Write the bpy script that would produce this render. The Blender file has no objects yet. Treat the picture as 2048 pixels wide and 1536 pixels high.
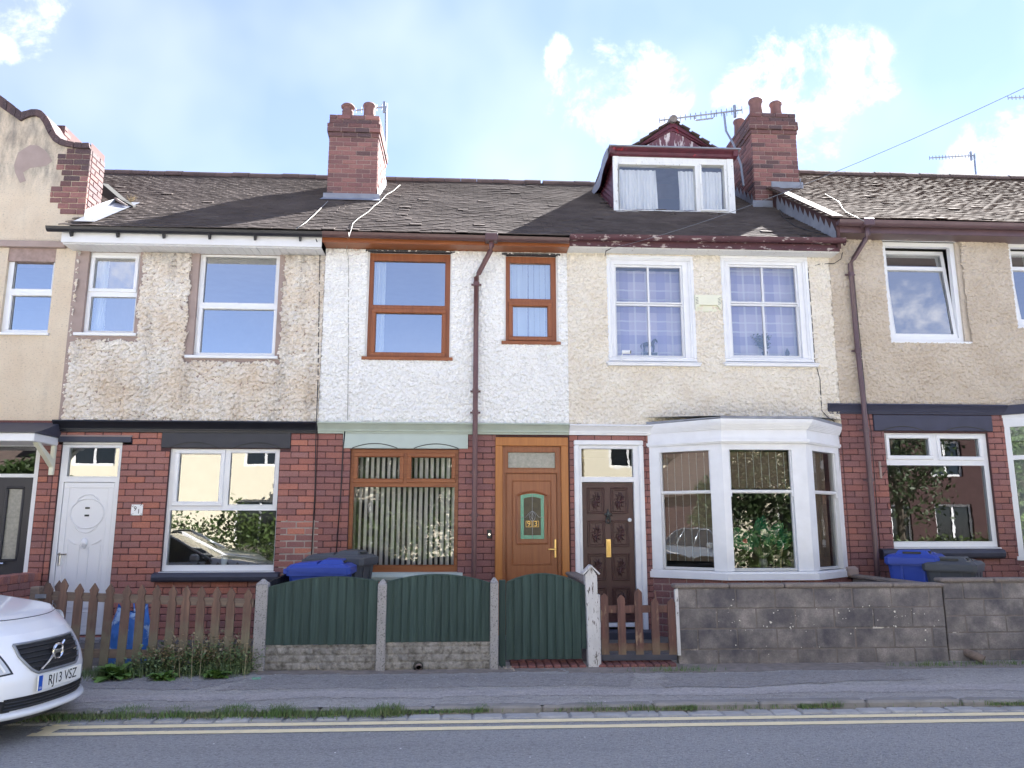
import bpy, math, random
import numpy as np
from mathutils import Vector, Matrix, Euler
rnd = random.Random(7)
SC = bpy.context.scene
COL = SC.collection
rad = math.radians

# ------------------------------------------------------------------ camera
F_PX = 1538.0
CAM = Vector((0, -10.6, 1.6)); PITCH = rad(10.3); YAW = rad(3.3)
cam = bpy.data.cameras.new('camera'); co = bpy.data.objects.new('camera', cam); COL.objects.link(co)
cam.sensor_width = 36; cam.lens = 36 * F_PX / 2048; cam.clip_end = 3000; cam.clip_start = .05
co.location = CAM; co.rotation_euler = (math.pi / 2 + PITCH, 0, -YAW)
SC.camera = co

# ------------------------------------------------------------------ sky, sun, exposure
SUN_AZ = rad(43)      # towards +X from +Y (behind the terrace, to the right)
SUN_EL = rad(40)
SKY_STRENGTH, SUN_STRENGTH, EXPOSURE = 0.05, 5.0, 2.92
w = bpy.data.worlds.new('World'); SC.world = w; w.use_nodes = True
nt = w.node_tree; nt.nodes.clear(); w.cycles.sampling_method = 'MANUAL'; w.cycles.sample_map_resolution = 256
def wn(t, **k):
    n = nt.nodes.new(t)
    for a, b in k.items(): setattr(n, a, b)
    return n
L = nt.links.new
sky = wn('ShaderNodeTexSky', sky_type='NISHITA', sun_disc=False, sun_elevation=SUN_EL, sun_rotation=SUN_AZ,
         air_density=.7, dust_density=0.0, ozone_density=6.0)
tc = wn('ShaderNodeTexCoord')
def mth(op, a, b=None, c=None, clamp=False):
    n = wn('ShaderNodeMath', operation=op, use_clamp=clamp)
    for i, x in enumerate((a, b, c)):
        if x is None: continue
        if isinstance(x, (int, float)): n.inputs[i].default_value = x
        else: L(x, n.inputs[i])
    return n.outputs[0]
def cdir(px, py):
    fw = Vector((math.sin(YAW) * math.cos(PITCH), math.cos(YAW) * math.cos(PITCH), math.sin(PITCH)))
    rt = Vector((math.cos(YAW), -math.sin(YAW), 0)); up = rt.cross(fw)
    return fw + rt * ((px - 1024) / F_PX) - up * ((py - 768) / F_PX)
# cumulus: a few clouds where the photograph has them, the same kind of broken cloud elsewhere
SPOTS = [(1195, 180, 5.0), (1295, 185, 4.2), (1230, 255, 2.6), (1120, 105, 1.8), (1500, 190, 3.4), (1580, 160, 5.0), (1680, 165, 4.6), (1630, 265, 3.8), (1755, 165, 2.0),
         (2040, 320, 5.0), (1940, 335, 2.4), (55, 25, 3.4), (5, 95, 1.6)]
REFL = [((-.36, -.82, .33), 7), ((.0, -.86, .50), 8), ((.5, -.75, .34), 8), ((-.7, -.3, .6), 14), ((.2, -.3, .9), 12)]
nz = wn('ShaderNodeTexNoise'); nz.inputs['Scale'].default_value = 11.0; nz.inputs['Detail'].default_value = 8; nz.inputs['Roughness'].default_value = .66; nz.inputs['Distortion'].default_value = .25
L(tc.outputs['Generated'], nz.inputs['Vector'])
nz2 = wn('ShaderNodeTexNoise'); nz2.inputs['Scale'].default_value = 5.0; nz2.inputs['Detail'].default_value = 3
L(tc.outputs['Generated'], nz2.inputs['Vector'])
vm = None
for c, r in [(cdir(a, b), r) for a, b, r in SPOTS] + [(Vector(c), r) for c, r in REFL]:
    d = wn('ShaderNodeVectorMath', operation='DOT_PRODUCT'); L(tc.outputs['Generated'], d.inputs[0]); d.inputs[1].default_value = c.normalized()
    mr = wn('ShaderNodeMapRange', interpolation_type='SMOOTHSTEP'); L(d.outputs['Value'], mr.inputs[0])
    mr.inputs[1].default_value = math.cos(rad(r * .86)); mr.inputs[2].default_value = math.cos(rad(r * .1))
    vm = mr.outputs[0] if vm is None else mth('MAXIMUM', vm, mr.outputs[0])
mask = mth('ADD', mth('MULTIPLY', vm, .72), mth('MULTIPLY', mth('SUBTRACT', nz.outputs['Fac'], .53), 4.2))
mask = mth('MULTIPLY', mask, mth('MULTIPLY', vm, 6, clamp=True))
cm = wn('ShaderNodeMapRange', interpolation_type='SMOOTHSTEP'); L(mask, cm.inputs[0]); cm.inputs[1].default_value = .0; cm.inputs[2].default_value = 1.15
veil = mth('ADD', mth('MULTIPLY', mth('SUBTRACT', nz2.outputs['Fac'], .42, clamp=True), .42), .15)
cfac = mth('ADD', mth('MULTIPLY', cm.outputs[0], .93), mth('MULTIPLY', veil, mth('SUBTRACT', 1.0, cm.outputs[0])), clamp=True)
mixc = wn('ShaderNodeMixRGB'); L(cfac, mixc.inputs[0]); tint = wn('ShaderNodeMixRGB', blend_type='MULTIPLY'); tint.inputs[0].default_value = 1; L(sky.outputs[0], tint.inputs[1]); tint.inputs[2].default_value = (1.02, .915, .95, 1); L(tint.outputs[0], mixc.inputs[1]); mixc.inputs[2].default_value = (5.5, 5.5, 5.75, 1)
bg = wn('ShaderNodeBackground'); L(mixc.outputs[0], bg.inputs[0]); bg.inputs[1].default_value = SKY_STRENGTH
L(bg.outputs[0], wn('ShaderNodeOutputWorld').inputs[0])
sl = bpy.data.lights.new('sun', 'SUN'); so = bpy.data.objects.new('sun', sl); COL.objects.link(so)
sl.energy = SUN_STRENGTH; sl.angle = rad(.5); sl.color = (1, .975, .935)
SUND = Vector((math.sin(SUN_AZ) * math.cos(SUN_EL), math.cos(SUN_AZ) * math.cos(SUN_EL), math.sin(SUN_EL)))
so.rotation_euler = SUND.to_track_quat('Z', 'Y').to_euler(); so.location = SUND * 40
vs = SC.view_settings; vs.view_transform = 'Standard'; vs.look = 'None'; vs.exposure = EXPOSURE; vs.gamma = 1; vs.use_curve_mapping = False
SC.cycles.max_bounces = 6; SC.cycles.transparent_max_bounces = 8; SC.cycles.glossy_bounces = 3; SC.cycles.diffuse_bounces = 3
SC.cycles.sample_clamp_indirect = 6

# ------------------------------------------------------------------ measuring: a pixel of the photograph to a point on a known plane
def wp(px, py, Y):
    d = cdir(px, py); return CAM + d * ((Y - CAM.y) / d.y)
def wz(px, py, Z):
    d = cdir(px, py); return CAM + d * ((Z - CAM.z) / d.z)
def R(xl, yt, xr, yb, Y):
    ym, xm = (yt + yb) / 2, (xl + xr) / 2
    return (wp(xl, ym, Y).x, wp(xr, ym, Y).x, wp(xm, yb, Y).z, wp(xm, yt, Y).z)
RIDGE_Y = 3.4
class RoofPlane:
    def __init__(s, z0, z1, y0=-.37): s.z0, s.z1, s.y0 = z0, z1, y0; s.m = (z1 - z0) / (RIDGE_Y - y0); s.ang = math.atan(s.m)
    def z(s, y): return s.z0 + s.m * (y - s.y0)
    def at(s, px, py, lift=0):
        d = cdir(px, py); t = (s.z0 + lift + s.m * (CAM.y - s.y0) - CAM.z) / (d.z - s.m * d.y); return CAM + d * t
ROOF = RoofPlane(5.585, 8.10); ROOF97 = RoofPlane(5.945, 8.46)

# ------------------------------------------------------------------ materials
def nodes(name):
    m = bpy.data.materials.new(name); m.use_nodes = True; t = m.node_tree; b = t.nodes['Principled BSDF']; return m, t, b
def c4(c): return (c[0], c[1], c[2], 1)
def sr(r, g, b):
    f = lambda v: (v / 255 / 12.92) if v / 255 <= .04045 else ((v / 255 + .055) / 1.055) ** 2.4
    return (f(r), f(g), f(b))
class NT:
    def __init__(s, t): s.t = t; s.pos = s.n('ShaderNodeNewGeometry').outputs['Position']
    def n(s, ty, **k):
        x = s.t.nodes.new(ty)
        for a, b in k.items(): setattr(x, a, b)
        return x
    def l(s, a, b): s.t.links.new(a, b)
    def noise(s, scale, detail=4, rough=.55, vec=None, stretch=None):
        n = s.n('ShaderNodeTexNoise'); n.inputs['Scale'].default_value = scale; n.inputs['Detail'].default_value = detail; n.inputs['Roughness'].default_value = rough
        v = vec or s.pos
        if stretch:
            mp = s.n('ShaderNodeMapping'); mp.inputs['Scale'].default_value = stretch; s.l(v, mp.inputs[0]); v = mp.outputs[0]
        s.l(v, n.inputs['Vector']); return n.outputs['Fac']
    def vor(s, scale, feature='F1', out='Distance'):
        n = s.n('ShaderNodeTexVoronoi', feature=feature); n.inputs['Scale'].default_value = scale; s.l(s.pos, n.inputs['Vector']); return n.outputs[out]
    def ramp(s, fac, a, b):
        n = s.n('ShaderNodeMapRange'); s.l(fac, n.inputs[0]); n.inputs[1].default_value = a; n.inputs[2].default_value = b; return n.outputs[0]
    def math(s, op, a, b=0.0):
        n = s.n('ShaderNodeMath', operation=op)
        for i, x in enumerate((a, b)):
            if isinstance(x, (int, float)): n.inputs[i].default_value = x
            else: s.l(x, n.inputs[i])
        return n.outputs[0]
    def mix(s, fac, a, b):
        n = s.n('ShaderNodeMixRGB')
        for i, x in enumerate((fac, a, b)):
            if isinstance(x, (int, float)): n.inputs[i].default_value = x
            elif isinstance(x, tuple): n.inputs[i].default_value = c4(x)
            else: s.l(x, n.inputs[i])
        return n.outputs[0]
    def axis(s, i):
        n = s.n('ShaderNodeSeparateXYZ'); s.l(s.pos, n.inputs[0]); return n.outputs[i]
    def rand(s): return s.n('ShaderNodeObjectInfo').outputs['Random']
    def bump(s, h, strength, dist, bsdf):
        b = s.n('ShaderNodeBump'); b.inputs['Strength'].default_value = strength; b.inputs['Distance'].default_value = dist
        s.l(h, b.inputs['Height']); s.l(b.outputs[0], bsdf.inputs['Normal'])
def M(name, col, rough=.6, var=.22, scale=5, bump=0, bscale=90, col2=None, metal=0, spec=.5, coat=0, stretch=None, rand=0, spot=None, spots=.66, spotscale=30, dist=.004, spotw=.05, grain=0, gs=60):
    m, t, b = nodes(name); x = NT(t)
    col2 = col2 or tuple(c * (1 - var) for c in col)
    f = x.ramp(x.noise(scale, 5, stretch=stretch), .3, .7)
    c = x.mix(f, col, col2)
    if rand:
        c = x.mix(x.math('MULTIPLY', x.rand(), rand), c, tuple(v * .45 for v in col))
    if grain: c = x.mix(x.math('MULTIPLY', x.ramp(x.noise(gs, 4, .7), .38, .66), grain), c, tuple(v * .35 for v in col))
    if spot:
        c = x.mix(x.ramp(x.noise(spotscale, 6, .62, stretch=stretch), spots, spots + spotw), c, spot)
    x.l(c, b.inputs['Base Color']); b.inputs['Roughness'].default_value = rough; b.inputs['Metallic'].default_value = metal
    b.inputs['Specular IOR Level'].default_value = spec; b.inputs['Coat Weight'].default_value = coat
    if bump: x.bump(x.noise(bscale, 3, stretch=stretch), bump, dist, b)
    return m
def brick_mat(name, cols, plum=0.0, mossy=None, grime=.25):
    m, t, b = nodes(name); x = NT(t)
    r = x.rand(); cr = x.n('ShaderNodeValToRGB'); x.l(r, cr.inputs[0]); e = cr.color_ramp; e.interpolation = 'CONSTANT'
    while len(e.elements) < len(cols): e.elements.new(.5)
    for i, c in enumerate(cols): e.elements[i].position = i / len(cols); e.elements[i].color = c4(c)
    c = cr.outputs[0]
    c = x.mix(x.math('MULTIPLY', x.ramp(x.noise(48, 5, .7), .35, .7), .5), c, tuple(v * .45 for v in cols[0]))
    c = x.mix(x.math('MULTIPLY', x.ramp(x.noise(1.1, 3), .45, .68), grime), c, (.09, .055, .06))
    if plum: c = x.mix(x.math('MULTIPLY', x.ramp(x.noise(.8, 2), .35, .6), plum), c, (.12, .058, .066))
    c = x.mix(x.math('MULTIPLY', x.ramp(x.noise(75, 4, .7), .56, .68), .45), c, (.42, .30, .27))
    x.l(c, b.inputs['Base Color']); b.inputs['Roughness'].default_value = .82; b.inputs['Specular IOR Level'].default_value = .3
    x.bump(x.noise(120, 4), .5, .004, b); return m
def render_mat(name, col, col2, stain_shade, stain_shade_amt=.5, hi=5.2, fine=70, bump=.9, streak=0):
    m, t, b = nodes(name); x = NT(t)
    c = x.mix(x.ramp(x.noise(2.2, 5, .6), .35, .68), col, col2)
    z = x.axis(2)
    top = x.math('MULTIPLY', x.ramp(z, hi, hi + .38), x.ramp(x.noise(5, 6, .65, stretch=(1.6, 1, .55)), .36, .66))
    c = x.mix(x.math('MULTIPLY', top, stain_shade_amt), c, stain_shade)
    pit = x.ramp(x.noise(44, 4, .65, stretch=(.8, 1, 1.5)), .56, .66)  # dark flecks coloured in to imitate shade beneath the roughcast lumps
    c = x.mix(x.math('MULTIPLY', pit, .42 * stain_shade_amt + .12), c, stain_shade)
    if streak:
        s1 = x.math('MULTIPLY', x.ramp(x.noise(1.5, 6, .6, stretch=(2.2, 1, .5)), .50, .68), x.ramp(x.noise(26, 5, .7), .38, .6))
        c = x.mix(x.math('MULTIPLY', s1, streak), c, stain_shade)
    x.l(c, b.inputs['Base Color']); b.inputs['Roughness'].default_value = .9; b.inputs['Specular IOR Level'].default_value = .2
    x.bump(x.noise(fine, 5, .6), bump, .012, b); return m
def wood_mat(name, col, col2, grain=(14, 14, .9), rough=.55, bump=.35, low=None, lowz=(.2, .75), axis='z', rand=0.0, spot=None):
    m, t, b = nodes(name); x = NT(t)
    st = {'z': (34, 34, 1.6), 'x': (1.6, 34, 34)}[axis]
    f = x.ramp(x.noise(1.0, 6, .6, stretch=st), .32, .7)
    c = x.mix(f, col, col2)
    if rand: c = x.mix(x.math('MULTIPLY', x.rand(), rand), c, tuple(v * .5 for v in col2))
    if low:
        zf = x.math('ADD', x.ramp(x.axis(2), lowz[1], lowz[0]), x.math('MULTIPLY', x.math('SUBTRACT', x.noise(7, 5), .5), 1.3))
        c = x.mix(x.ramp(zf, .25, .8), c, low)
    if spot: c = x.mix(x.ramp(x.noise(3.2, 6, .66, stretch=(6, 6, 1.2) if axis == 'z' else (1.2, 6, 6)), .60, .66), c, spot)
    x.l(c, b.inputs['Base Color']); b.inputs['Roughness'].default_value = rough
    x.bump(f, bump, .004, b); return m
def glass_mat(name, refl=.24, tint=(.80, .86, .86), wavy=0.0, rough=0.0):
    m = bpy.data.materials.new(name); m.use_nodes = True; t = m.node_tree; t.nodes.clear(); x = NT(t)
    tr = x.n('ShaderNodeBsdfTransparent'); tr.inputs[0].default_value = c4(tint)
    gl = x.n('ShaderNodeBsdfGlossy'); gl.inputs['Roughness'].default_value = rough; gl.inputs[0].default_value = (1, 1, 1, 1)
    fr = x.n('ShaderNodeLayerWeight'); fr.inputs[0].default_value = .35
    f = x.math('ADD', x.math('MULTIPLY', fr.outputs['Fresnel'], .55), refl - .03)
    mx = x.n('ShaderNodeMixShader'); x.l(f, mx.inputs[0]); x.l(tr.outputs[0], mx.inputs[1]); x.l(gl.outputs[0], mx.inputs[2])
    if wavy:
        b = x.n('ShaderNodeBump'); b.inputs['Strength'].default_value = wavy; b.inputs['Distance'].default_value = .01
        x.l(x.noise(5.0, 2), b.inputs['Height']); x.l(b.outputs[0], gl.inputs['Normal'])
    x.l(mx.outputs[0], x.n('ShaderNodeOutputMaterial').inputs[0]); return m
def leaf_mat(name, col, col2, rough=.55):
    m, t, b = nodes(name); x = NT(t)
    c = x.mix(x.ramp(x.noise(3.5, 3), .35, .65), col, col2); c = x.mix(x.math('MULTIPLY', x.ramp(x.noise(40, 2), .3, .7), .5), c, tuple(v * .55 for v in col))
    x.l(c, b.inputs['Base Color']); b.inputs['Roughness'].default_value = rough; b.inputs['Specular IOR Level'].default_value = .35
    b.inputs['Transmission Weight'].default_value = 0; return m

RED = [sr(178, 119, 105), sr(171, 114, 104), sr(185, 121, 104), sr(164, 114, 106), sr(175, 119, 107), sr(160, 116, 110), sr(191, 125, 104), sr(169, 119, 110)]
PLUM = [sr(162, 114, 108), sr(169, 116, 107), sr(155, 112, 110), sr(166, 115, 107), sr(177, 121, 106), sr(151, 109, 106), sr(164, 118, 112), sr(171, 119, 109)]
CHIM = [sr(150, 106, 100), sr(140, 98, 94), sr(160, 114, 106), sr(130, 94, 91), sr(152, 110, 103), sr(122, 92, 90)]
BRICK_DARK = [sr(84, 70, 72), sr(76, 64, 67), sr(92, 74, 74)]
SOOT_DIM = [sr(98, 76, 76), sr(110, 80, 78), sr(90, 74, 76), sr(118, 82, 78)]  # sooty brick, also used to dim sunlit side faces
MAT = dict(
    brick_red=brick_mat('brick_red', RED), brick_plum=brick_mat('brick_plum', PLUM, .45), brick_mid=brick_mat('brick_mid', RED[:4] + PLUM[:4], .5),
    brick_chim=brick_mat('brick_chim', CHIM, .15), brick_soot_dim=brick_mat('brick_soot_dim', SOOT_DIM, .1), brick_dark=brick_mat('brick_dark', BRICK_DARK), brick_path=brick_mat('brick_path', [sr(136, 88, 84), sr(124, 84, 80), sr(144, 94, 88)], 0),
    mortar=M('mortar_dark', sr(84, 58, 58), .9, .3, 20), mortar_pale=M('mortar_pale', sr(168, 146, 138), .9, .35, 14, bump=.4), mortar_patch=M('mortar_patch', sr(172, 160, 150), .9, .3, 14, bump=.5),
    cast91=render_mat('roughcast_grey', sr(238, 232, 222), sr(224, 208, 188), sr(106, 102, 100), .9, 5.1, streak=.55),
    cast93=render_mat('roughcast_white', sr(246, 246, 244), sr(240, 240, 238), sr(120, 106, 84), .55, 5.32),
    cast95=render_mat('roughcast_cream', sr(236, 230, 218), sr(226, 216, 200), sr(128, 112, 90), .5, 5.32),
    cast97=render_mat('roughcast_tan', sr(206, 194, 178), sr(194, 180, 162), sr(112, 100, 86), .45, 5.7),
    smooth89=render_mat('smooth_render', sr(214, 200, 178), sr(206, 188, 164), sr(104, 102, 100), .75, 6.15, 110, .5, streak=.28),
    cement=M('cement', sr(166, 148, 140), .9, .18, 6, bump=.3), reveal_white=M('white_reveal', sr(232, 230, 226), .85, .08, 6),
    upvc=M('white_upvc', (.80, .81, .82), .3, .04, 3), white=M('white_gloss_paint', (.80, .81, .83), .42, .08, 6, bump=.15, bscale=40, spot=sr(150, 140, 128), spots=.75),
    peel=M('peeling_white_paint', (.78, .78, .76), .6, .1, 5, bump=.5, bscale=30, spot=sr(128, 110, 92), spots=.63, spotscale=16, stretch=(2.5, 2.5, .7)),
    maroon=M('maroon_paint', sr(92, 40, 52), .5, .35, 6, bump=.3, bscale=30, spot=sr(150, 40, 50), spots=.66, spotscale=5),
    maroon_peel=M('maroon_flaking_paint', sr(88, 52, 60), .6, .35, 6, bump=.5, bscale=30, spot=sr(178, 166, 162), spots=.57, spotscale=7, stretch=(1, 1, 3)),
    gablewood=M('flaking_gable_boards', sr(110, 70, 80), .7, .3, 6, bump=.5, bscale=30, spot=sr(196, 186, 186), spots=.50, spotscale=4, stretch=(4, 4, .8)),
    oak=wood_mat('oak_effect_frame', sr(152, 92, 54), sr(128, 72, 40), rough=.38, bump=.12), oakx=wood_mat('oak_effect_rail', sr(152, 92, 54), sr(128, 72, 40), rough=.38, bump=.12, axis='x'),
    oak_light=wood_mat('oak_surround', sr(176, 112, 52), sr(158, 96, 42), rough=.4, bump=.1),
    darkdoor=M('dark_brown_door', sr(72, 40, 40), .42, .3, 8, bump=.2, bscale=30), blackdoor=M('black_door', sr(30, 32, 44), .35, .15, 8),
    black=M('black_paint', sr(30, 31, 38), .38, .3, 6, bump=.15), slate=M('dark_slate', sr(66, 68, 82), .55, .25, 7, bump=.2), lintel_dark=M('dark_lintel', sr(66, 66, 70), .75, .15, 5, bump=.25),
    green_pale=M('pale_green_paint', sr(176, 186, 172), .55, .12, 5, bump=.15), green_lintel=M('pale_green_lintel', sr(186, 198, 190), .7, .08, 4, bump=.25),
    navy=M('dark_blue_lintel', sr(60, 62, 82), .6, .2, 6, bump=.2),
    tile=M('weathered_tile', sr(106, 98, 95), .95, spec=.05, var=.35, scale=2.2, bump=.5, bscale=60, rand=.4, spot=sr(176, 168, 150), spots=.76, spotscale=14), tile97=M('weathered_brown_tile', sr(104, 91, 84), .95, spec=.05, var=.3, scale=2.2, bump=.5, bscale=60, rand=.35, spot=sr(206, 196, 176), spots=.74, spotscale=14),
    underlay=M('roof_underlay', (.02, .02, .02), .9), ridge=M('ridge_tile', sr(112, 92, 84), .85, .3, 8, bump=.4, rand=.5),
    lead=M('lead_flashing', sr(146, 150, 160), .5, .3, 5, bump=.3, bscale=20), pot=M('terracotta_pot', sr(130, 96, 91), .8, .3, 9, bump=.3, rand=.3), mortar_cap=M('mortar_flaunching', sr(150, 130, 122), .9, .3, 12, bump=.6),
    gut_black=M('black_gutter', sr(34, 34, 40), .35, .2, 5), gut_brown=M('brown_gutter', sr(92, 66, 64), .4, .2, 5), gut_mauve=M('brown_plastic_gutter', sr(98, 76, 80), .38, .2, 5),
    pipe_brown=M('brown_downpipe', sr(106, 74, 74), .4, .2, 5), soffit=M('white_soffit', (.74, .74, .74), .4, .06, 5),
    glass=glass_mat('window_glass', .42), glass_old=glass_mat('old_window_glass', .12, (.8, .84, .82), .03), glass_low=glass_mat('reflective_glass', .16, (.7, .75, .74), .012), glass_blind=glass_mat('clear_window_glass', .11, (.97, .98, .97), .012),
    glass_net=glass_mat('sash_glass', .2, (.86, .88, .9), .03), glass_dormer=glass_mat('dormer_glass', .2, (.96, .97, .98), .01), frosted=M('frosted_glass', sr(150, 150, 140), .25, .3, 30, bump=.6, bscale=130, dist=.003, spec=.8),
    lead_glass=M('dark_leaded_glass', sr(70, 64, 46), .3, .6, 14, bump=.4, bscale=50, spec=.35), teal=M('teal_glass', sr(38, 138, 112), .25, .2, 20, spec=.7), gold=M('gold_print', sr(214, 176, 96), .35, .1, metal=.4), brass=M('brass', sr(214, 180, 120), .3, .2, metal=.9), chrome=M('chrome', (.75, .76, .78), .16, .05, metal=1),
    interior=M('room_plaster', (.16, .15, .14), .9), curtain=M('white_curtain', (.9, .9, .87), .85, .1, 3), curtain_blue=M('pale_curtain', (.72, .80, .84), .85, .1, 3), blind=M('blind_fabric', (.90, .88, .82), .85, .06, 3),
    bamboo=M('wooden_blind_slats', sr(138, 116, 98), .8, .25, 8, stretch=(1, 1, 14)),
    asphalt=None, concrete=M('grey_concrete', sr(164, 161, 160), .9, .25, 6, bump=.6, bscale=90, spot=sr(104, 102, 102), spots=.56, spotscale=60), cap=M('dirty_concrete', sr(150, 140, 132), .9, .35, 10, bump=.5, bscale=80),
    gravel_board=M('cast_concrete_board', sr(168, 164, 158), .92, .4, 5, bump=.6, bscale=60, spot=sr(96, 92, 86), spots=.46, spotw=.2, spotscale=16, grain=.4, gs=40),
    green_fence=wood_mat('dark_green_fence', sr(60, 82, 78), sr(38, 58, 55), rough=.75, bump=.5, rand=.3), picket=wood_mat('weathered_picket', sr(136, 106, 90), sr(100, 82, 74), rough=.85, bump=.6, low=sr(124, 116, 96), lowz=(.25, .8), rand=.4), rail=wood_mat('weathered_rail', sr(140, 122, 108), sr(106, 94, 86), rough=.85, bump=.4, axis='x'),
    gatewood=wood_mat('old_gate_wood', sr(116, 82, 74), sr(84, 64, 60), rough=.85, bump=.6, low=sr(118, 100, 82), lowz=(.15, .45), rand=.3, spot=sr(140, 116, 96)),
    whitepost=M('flaking_white_post', sr(206, 204, 204), .85, .15, 6, bump=.7, bscale=50, spot=sr(96, 88, 84), spots=.58, spotscale=16, stretch=(2.5, 2.5, .8)),
    block=M('stained_block', sr(164, 156, 151), .92, .45, 5.5, bump=.9, bscale=70, rand=.35, spot=sr(76, 74, 80), spots=.40, spotw=.26, spotscale=2.6, col2=sr(98, 94, 96), grain=.55, gs=55), block_joint=M('block_joint', sr(120, 112, 108), .95, .3, 12, bump=.4, spot=sr(200, 192, 184), spots=.6, spotscale=2.5), coping=M('coping_stone', sr(140, 130, 124), .92, .3, 8, bump=.6, grain=.5, spot=sr(206, 200, 190), spots=.70, spotscale=45), lichen=M('pale_lichen', sr(222, 218, 206), .9, .1, 20),
    bin_blue=M('blue_bin_plastic', sr(50, 76, 168), .45, .12, 3, spec=.4), bin_grey=M('grey_bin_plastic', sr(78, 82, 88), .5, .15, 3, spec=.4), rubber=M('black_rubber', (.018, .018, .018), .7), cable_white=M('white_cable', (.4, .39, .36), .6), cable_black=M('black_cable', (.02, .02, .022), .5), wire=M('grey_wire', sr(120, 124, 132), .5), alu=M('aluminium_aerial', sr(150, 154, 160), .4, .1, metal=.6),
    alarm=M('cream_plastic', sr(228, 228, 206), .5, .1, 4), vent=M('dark_slot', (.05, .05, .045), .8), ceramic=M('white_ceramic', (.82, .83, .84), .2, .04), ink=M('blue_black_ink', (.01, .012, .03), .4),
    purple_check=None, bag=M('blue_bag', sr(70, 132, 218), .4, .3, 6, bump=.8, bscale=9, dist=.03, spot=sr(176, 206, 238), spots=.55, spotscale=6), litter=M('crumpled_plastic', sr(120, 170, 150), .4),
    leaf=leaf_mat('weed_leaf', (.20, .27, .13), (.15, .22, .09)), leaf2=leaf_mat('dock_leaf', (.15, .27, .06), (.11, .21, .05)), dry=leaf_mat('dry_stalk', (.46, .38, .25), (.34, .28, .17), .8), grass=leaf_mat('verge_grass', (.14, .24, .08), (.20, .24, .11), .7), tree_leaf=leaf_mat('tree_leaf', (.035, .06, .015), (.025, .05, .012)), hedge_leaf=leaf_mat('hedge_leaf', (.05, .09, .02), (.07, .10, .025)), bark=M('bark', (.10, .08, .06), .9, .4, 8, bump=.6),
    plant_green=leaf_mat('glossy_green_leaf', (.03, .20, .08), (.02, .14, .06), .35), plant_grey=leaf_mat('grey_green_leaf', (.10, .14, .13), (.07, .10, .10)), dark_fig=M('dark_bronze', (.05, .06, .06), .5), giraffe=M('giraffe_print', sr(214, 196, 160), .6, .1, 6, spot=sr(70, 50, 40), spots=.52, spotscale=26), petal=M('faded_red_petal', sr(196, 110, 92), .7), yellow=M('road_paint_yellow', sr(252, 234, 190), .8, .1, 9, bump=.4, spot=sr(140, 132, 116), spots=.66, spotscale=26),
    sett=M('stone_sett', sr(190, 188, 186), .9, .3, 9, bump=.6, rand=.4), kerb=M('worn_kerb', sr(152, 148, 144), .92, .3, 6, bump=.7, bscale=70), garden=M('garden_paving', sr(112, 108, 104), .92, .3, 4, bump=.5, bscale=60), lime=M('lime_stain', sr(160, 152, 146), .95, .2, 30),
    carpaint=M('white_car_paint', (.88, .89, .90), .3, .02, 2, coat=.7), silver=M('silver_car_paint', (.38, .42, .46), .28, .03, 2, metal=.7, coat=1.0), carblack=M('black_trim', (.018, .019, .022), .4, .1), plate_w=M('white_plate', (.80, .80, .76), .35, .03), plate_b=M('blue_plate_band', sr(30, 92, 196), .4), headlamp=M('clear_lamp', (.62, .64, .66), .12, .2, 6, spec=.9), carglass=M('dark_car_glass', (.015, .018, .02), .04, spec=1.0), red_lamp=M('red_lamp', (.35, .02, .02), .2),
    house_white=M('white_render', sr(240, 232, 208), .9, .06, 4, bump=.2), house_cream=M('cream_render', sr(232, 224, 204), .9, .06, 4, bump=.2), house_brick=M('red_brick_wall', sr(68, 44, 44), .9, .3, 12), house_roof=M('brown_roof', sr(92, 78, 72), .9, .3, 6), pole=M('timber_pole', sr(150, 138, 122), .9, .2, 6, stretch=(6, 6, .5)),
)
def asphalt(name, col, light, patch, big=.9):
    m, t, b = nodes(name); x = NT(t)
    c = x.mix(x.ramp(x.noise(big, 5, .6, stretch=(.35, 1.6, 1)), .38, .64), col, patch)
    c = x.mix(x.math('MULTIPLY', x.ramp(x.noise(38, 5, .72, stretch=(.55, 1.2, 1)), .47, .66), .75), c, tuple(v * .42 for v in col))
    c = x.mix(x.math('MULTIPLY', x.ramp(x.noise(62, 3, .6), .52, .68), .6), c, light)
    c = x.mix(x.math('MULTIPLY', x.ramp(x.noise(3.1, 5, .65, stretch=(.5, 2, 1)), .55, .72), .35), c, tuple(v * .55 for v in col))
    c = x.mix(x.ramp(x.vor(5.5), .05, .03), c, tuple(min(1, v * 2.0) for v in light))
    x.l(c, b.inputs['Base Color']); b.inputs['Roughness'].default_value = .82; b.inputs['Specular IOR Level'].default_value = .4
    h = x.math('ADD', x.math('MULTIPLY', x.noise(55, 4, .65), 1.3), x.math('MULTIPLY', x.vor(70), .6)); x.bump(h, 1.0, .014, b); return m
MAT['asphalt'] = asphalt('road_asphalt', sr(168, 167, 166), sr(206, 205, 203), sr(158, 157, 156))
MAT['pave'] = asphalt('pavement_asphalt', sr(180, 176, 172), sr(214, 209, 204), sr(164, 160, 157), 1.6)
MAT['pave_dark'] = asphalt('pavement_patch', sr(162, 158, 156), sr(198, 194, 190), sr(154, 151, 149), 1.6)
MAT['pave_light'] = asphalt('worn_pavement', sr(190, 185, 183), sr(220, 215, 212), sr(176, 171, 170), 1.6)
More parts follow.
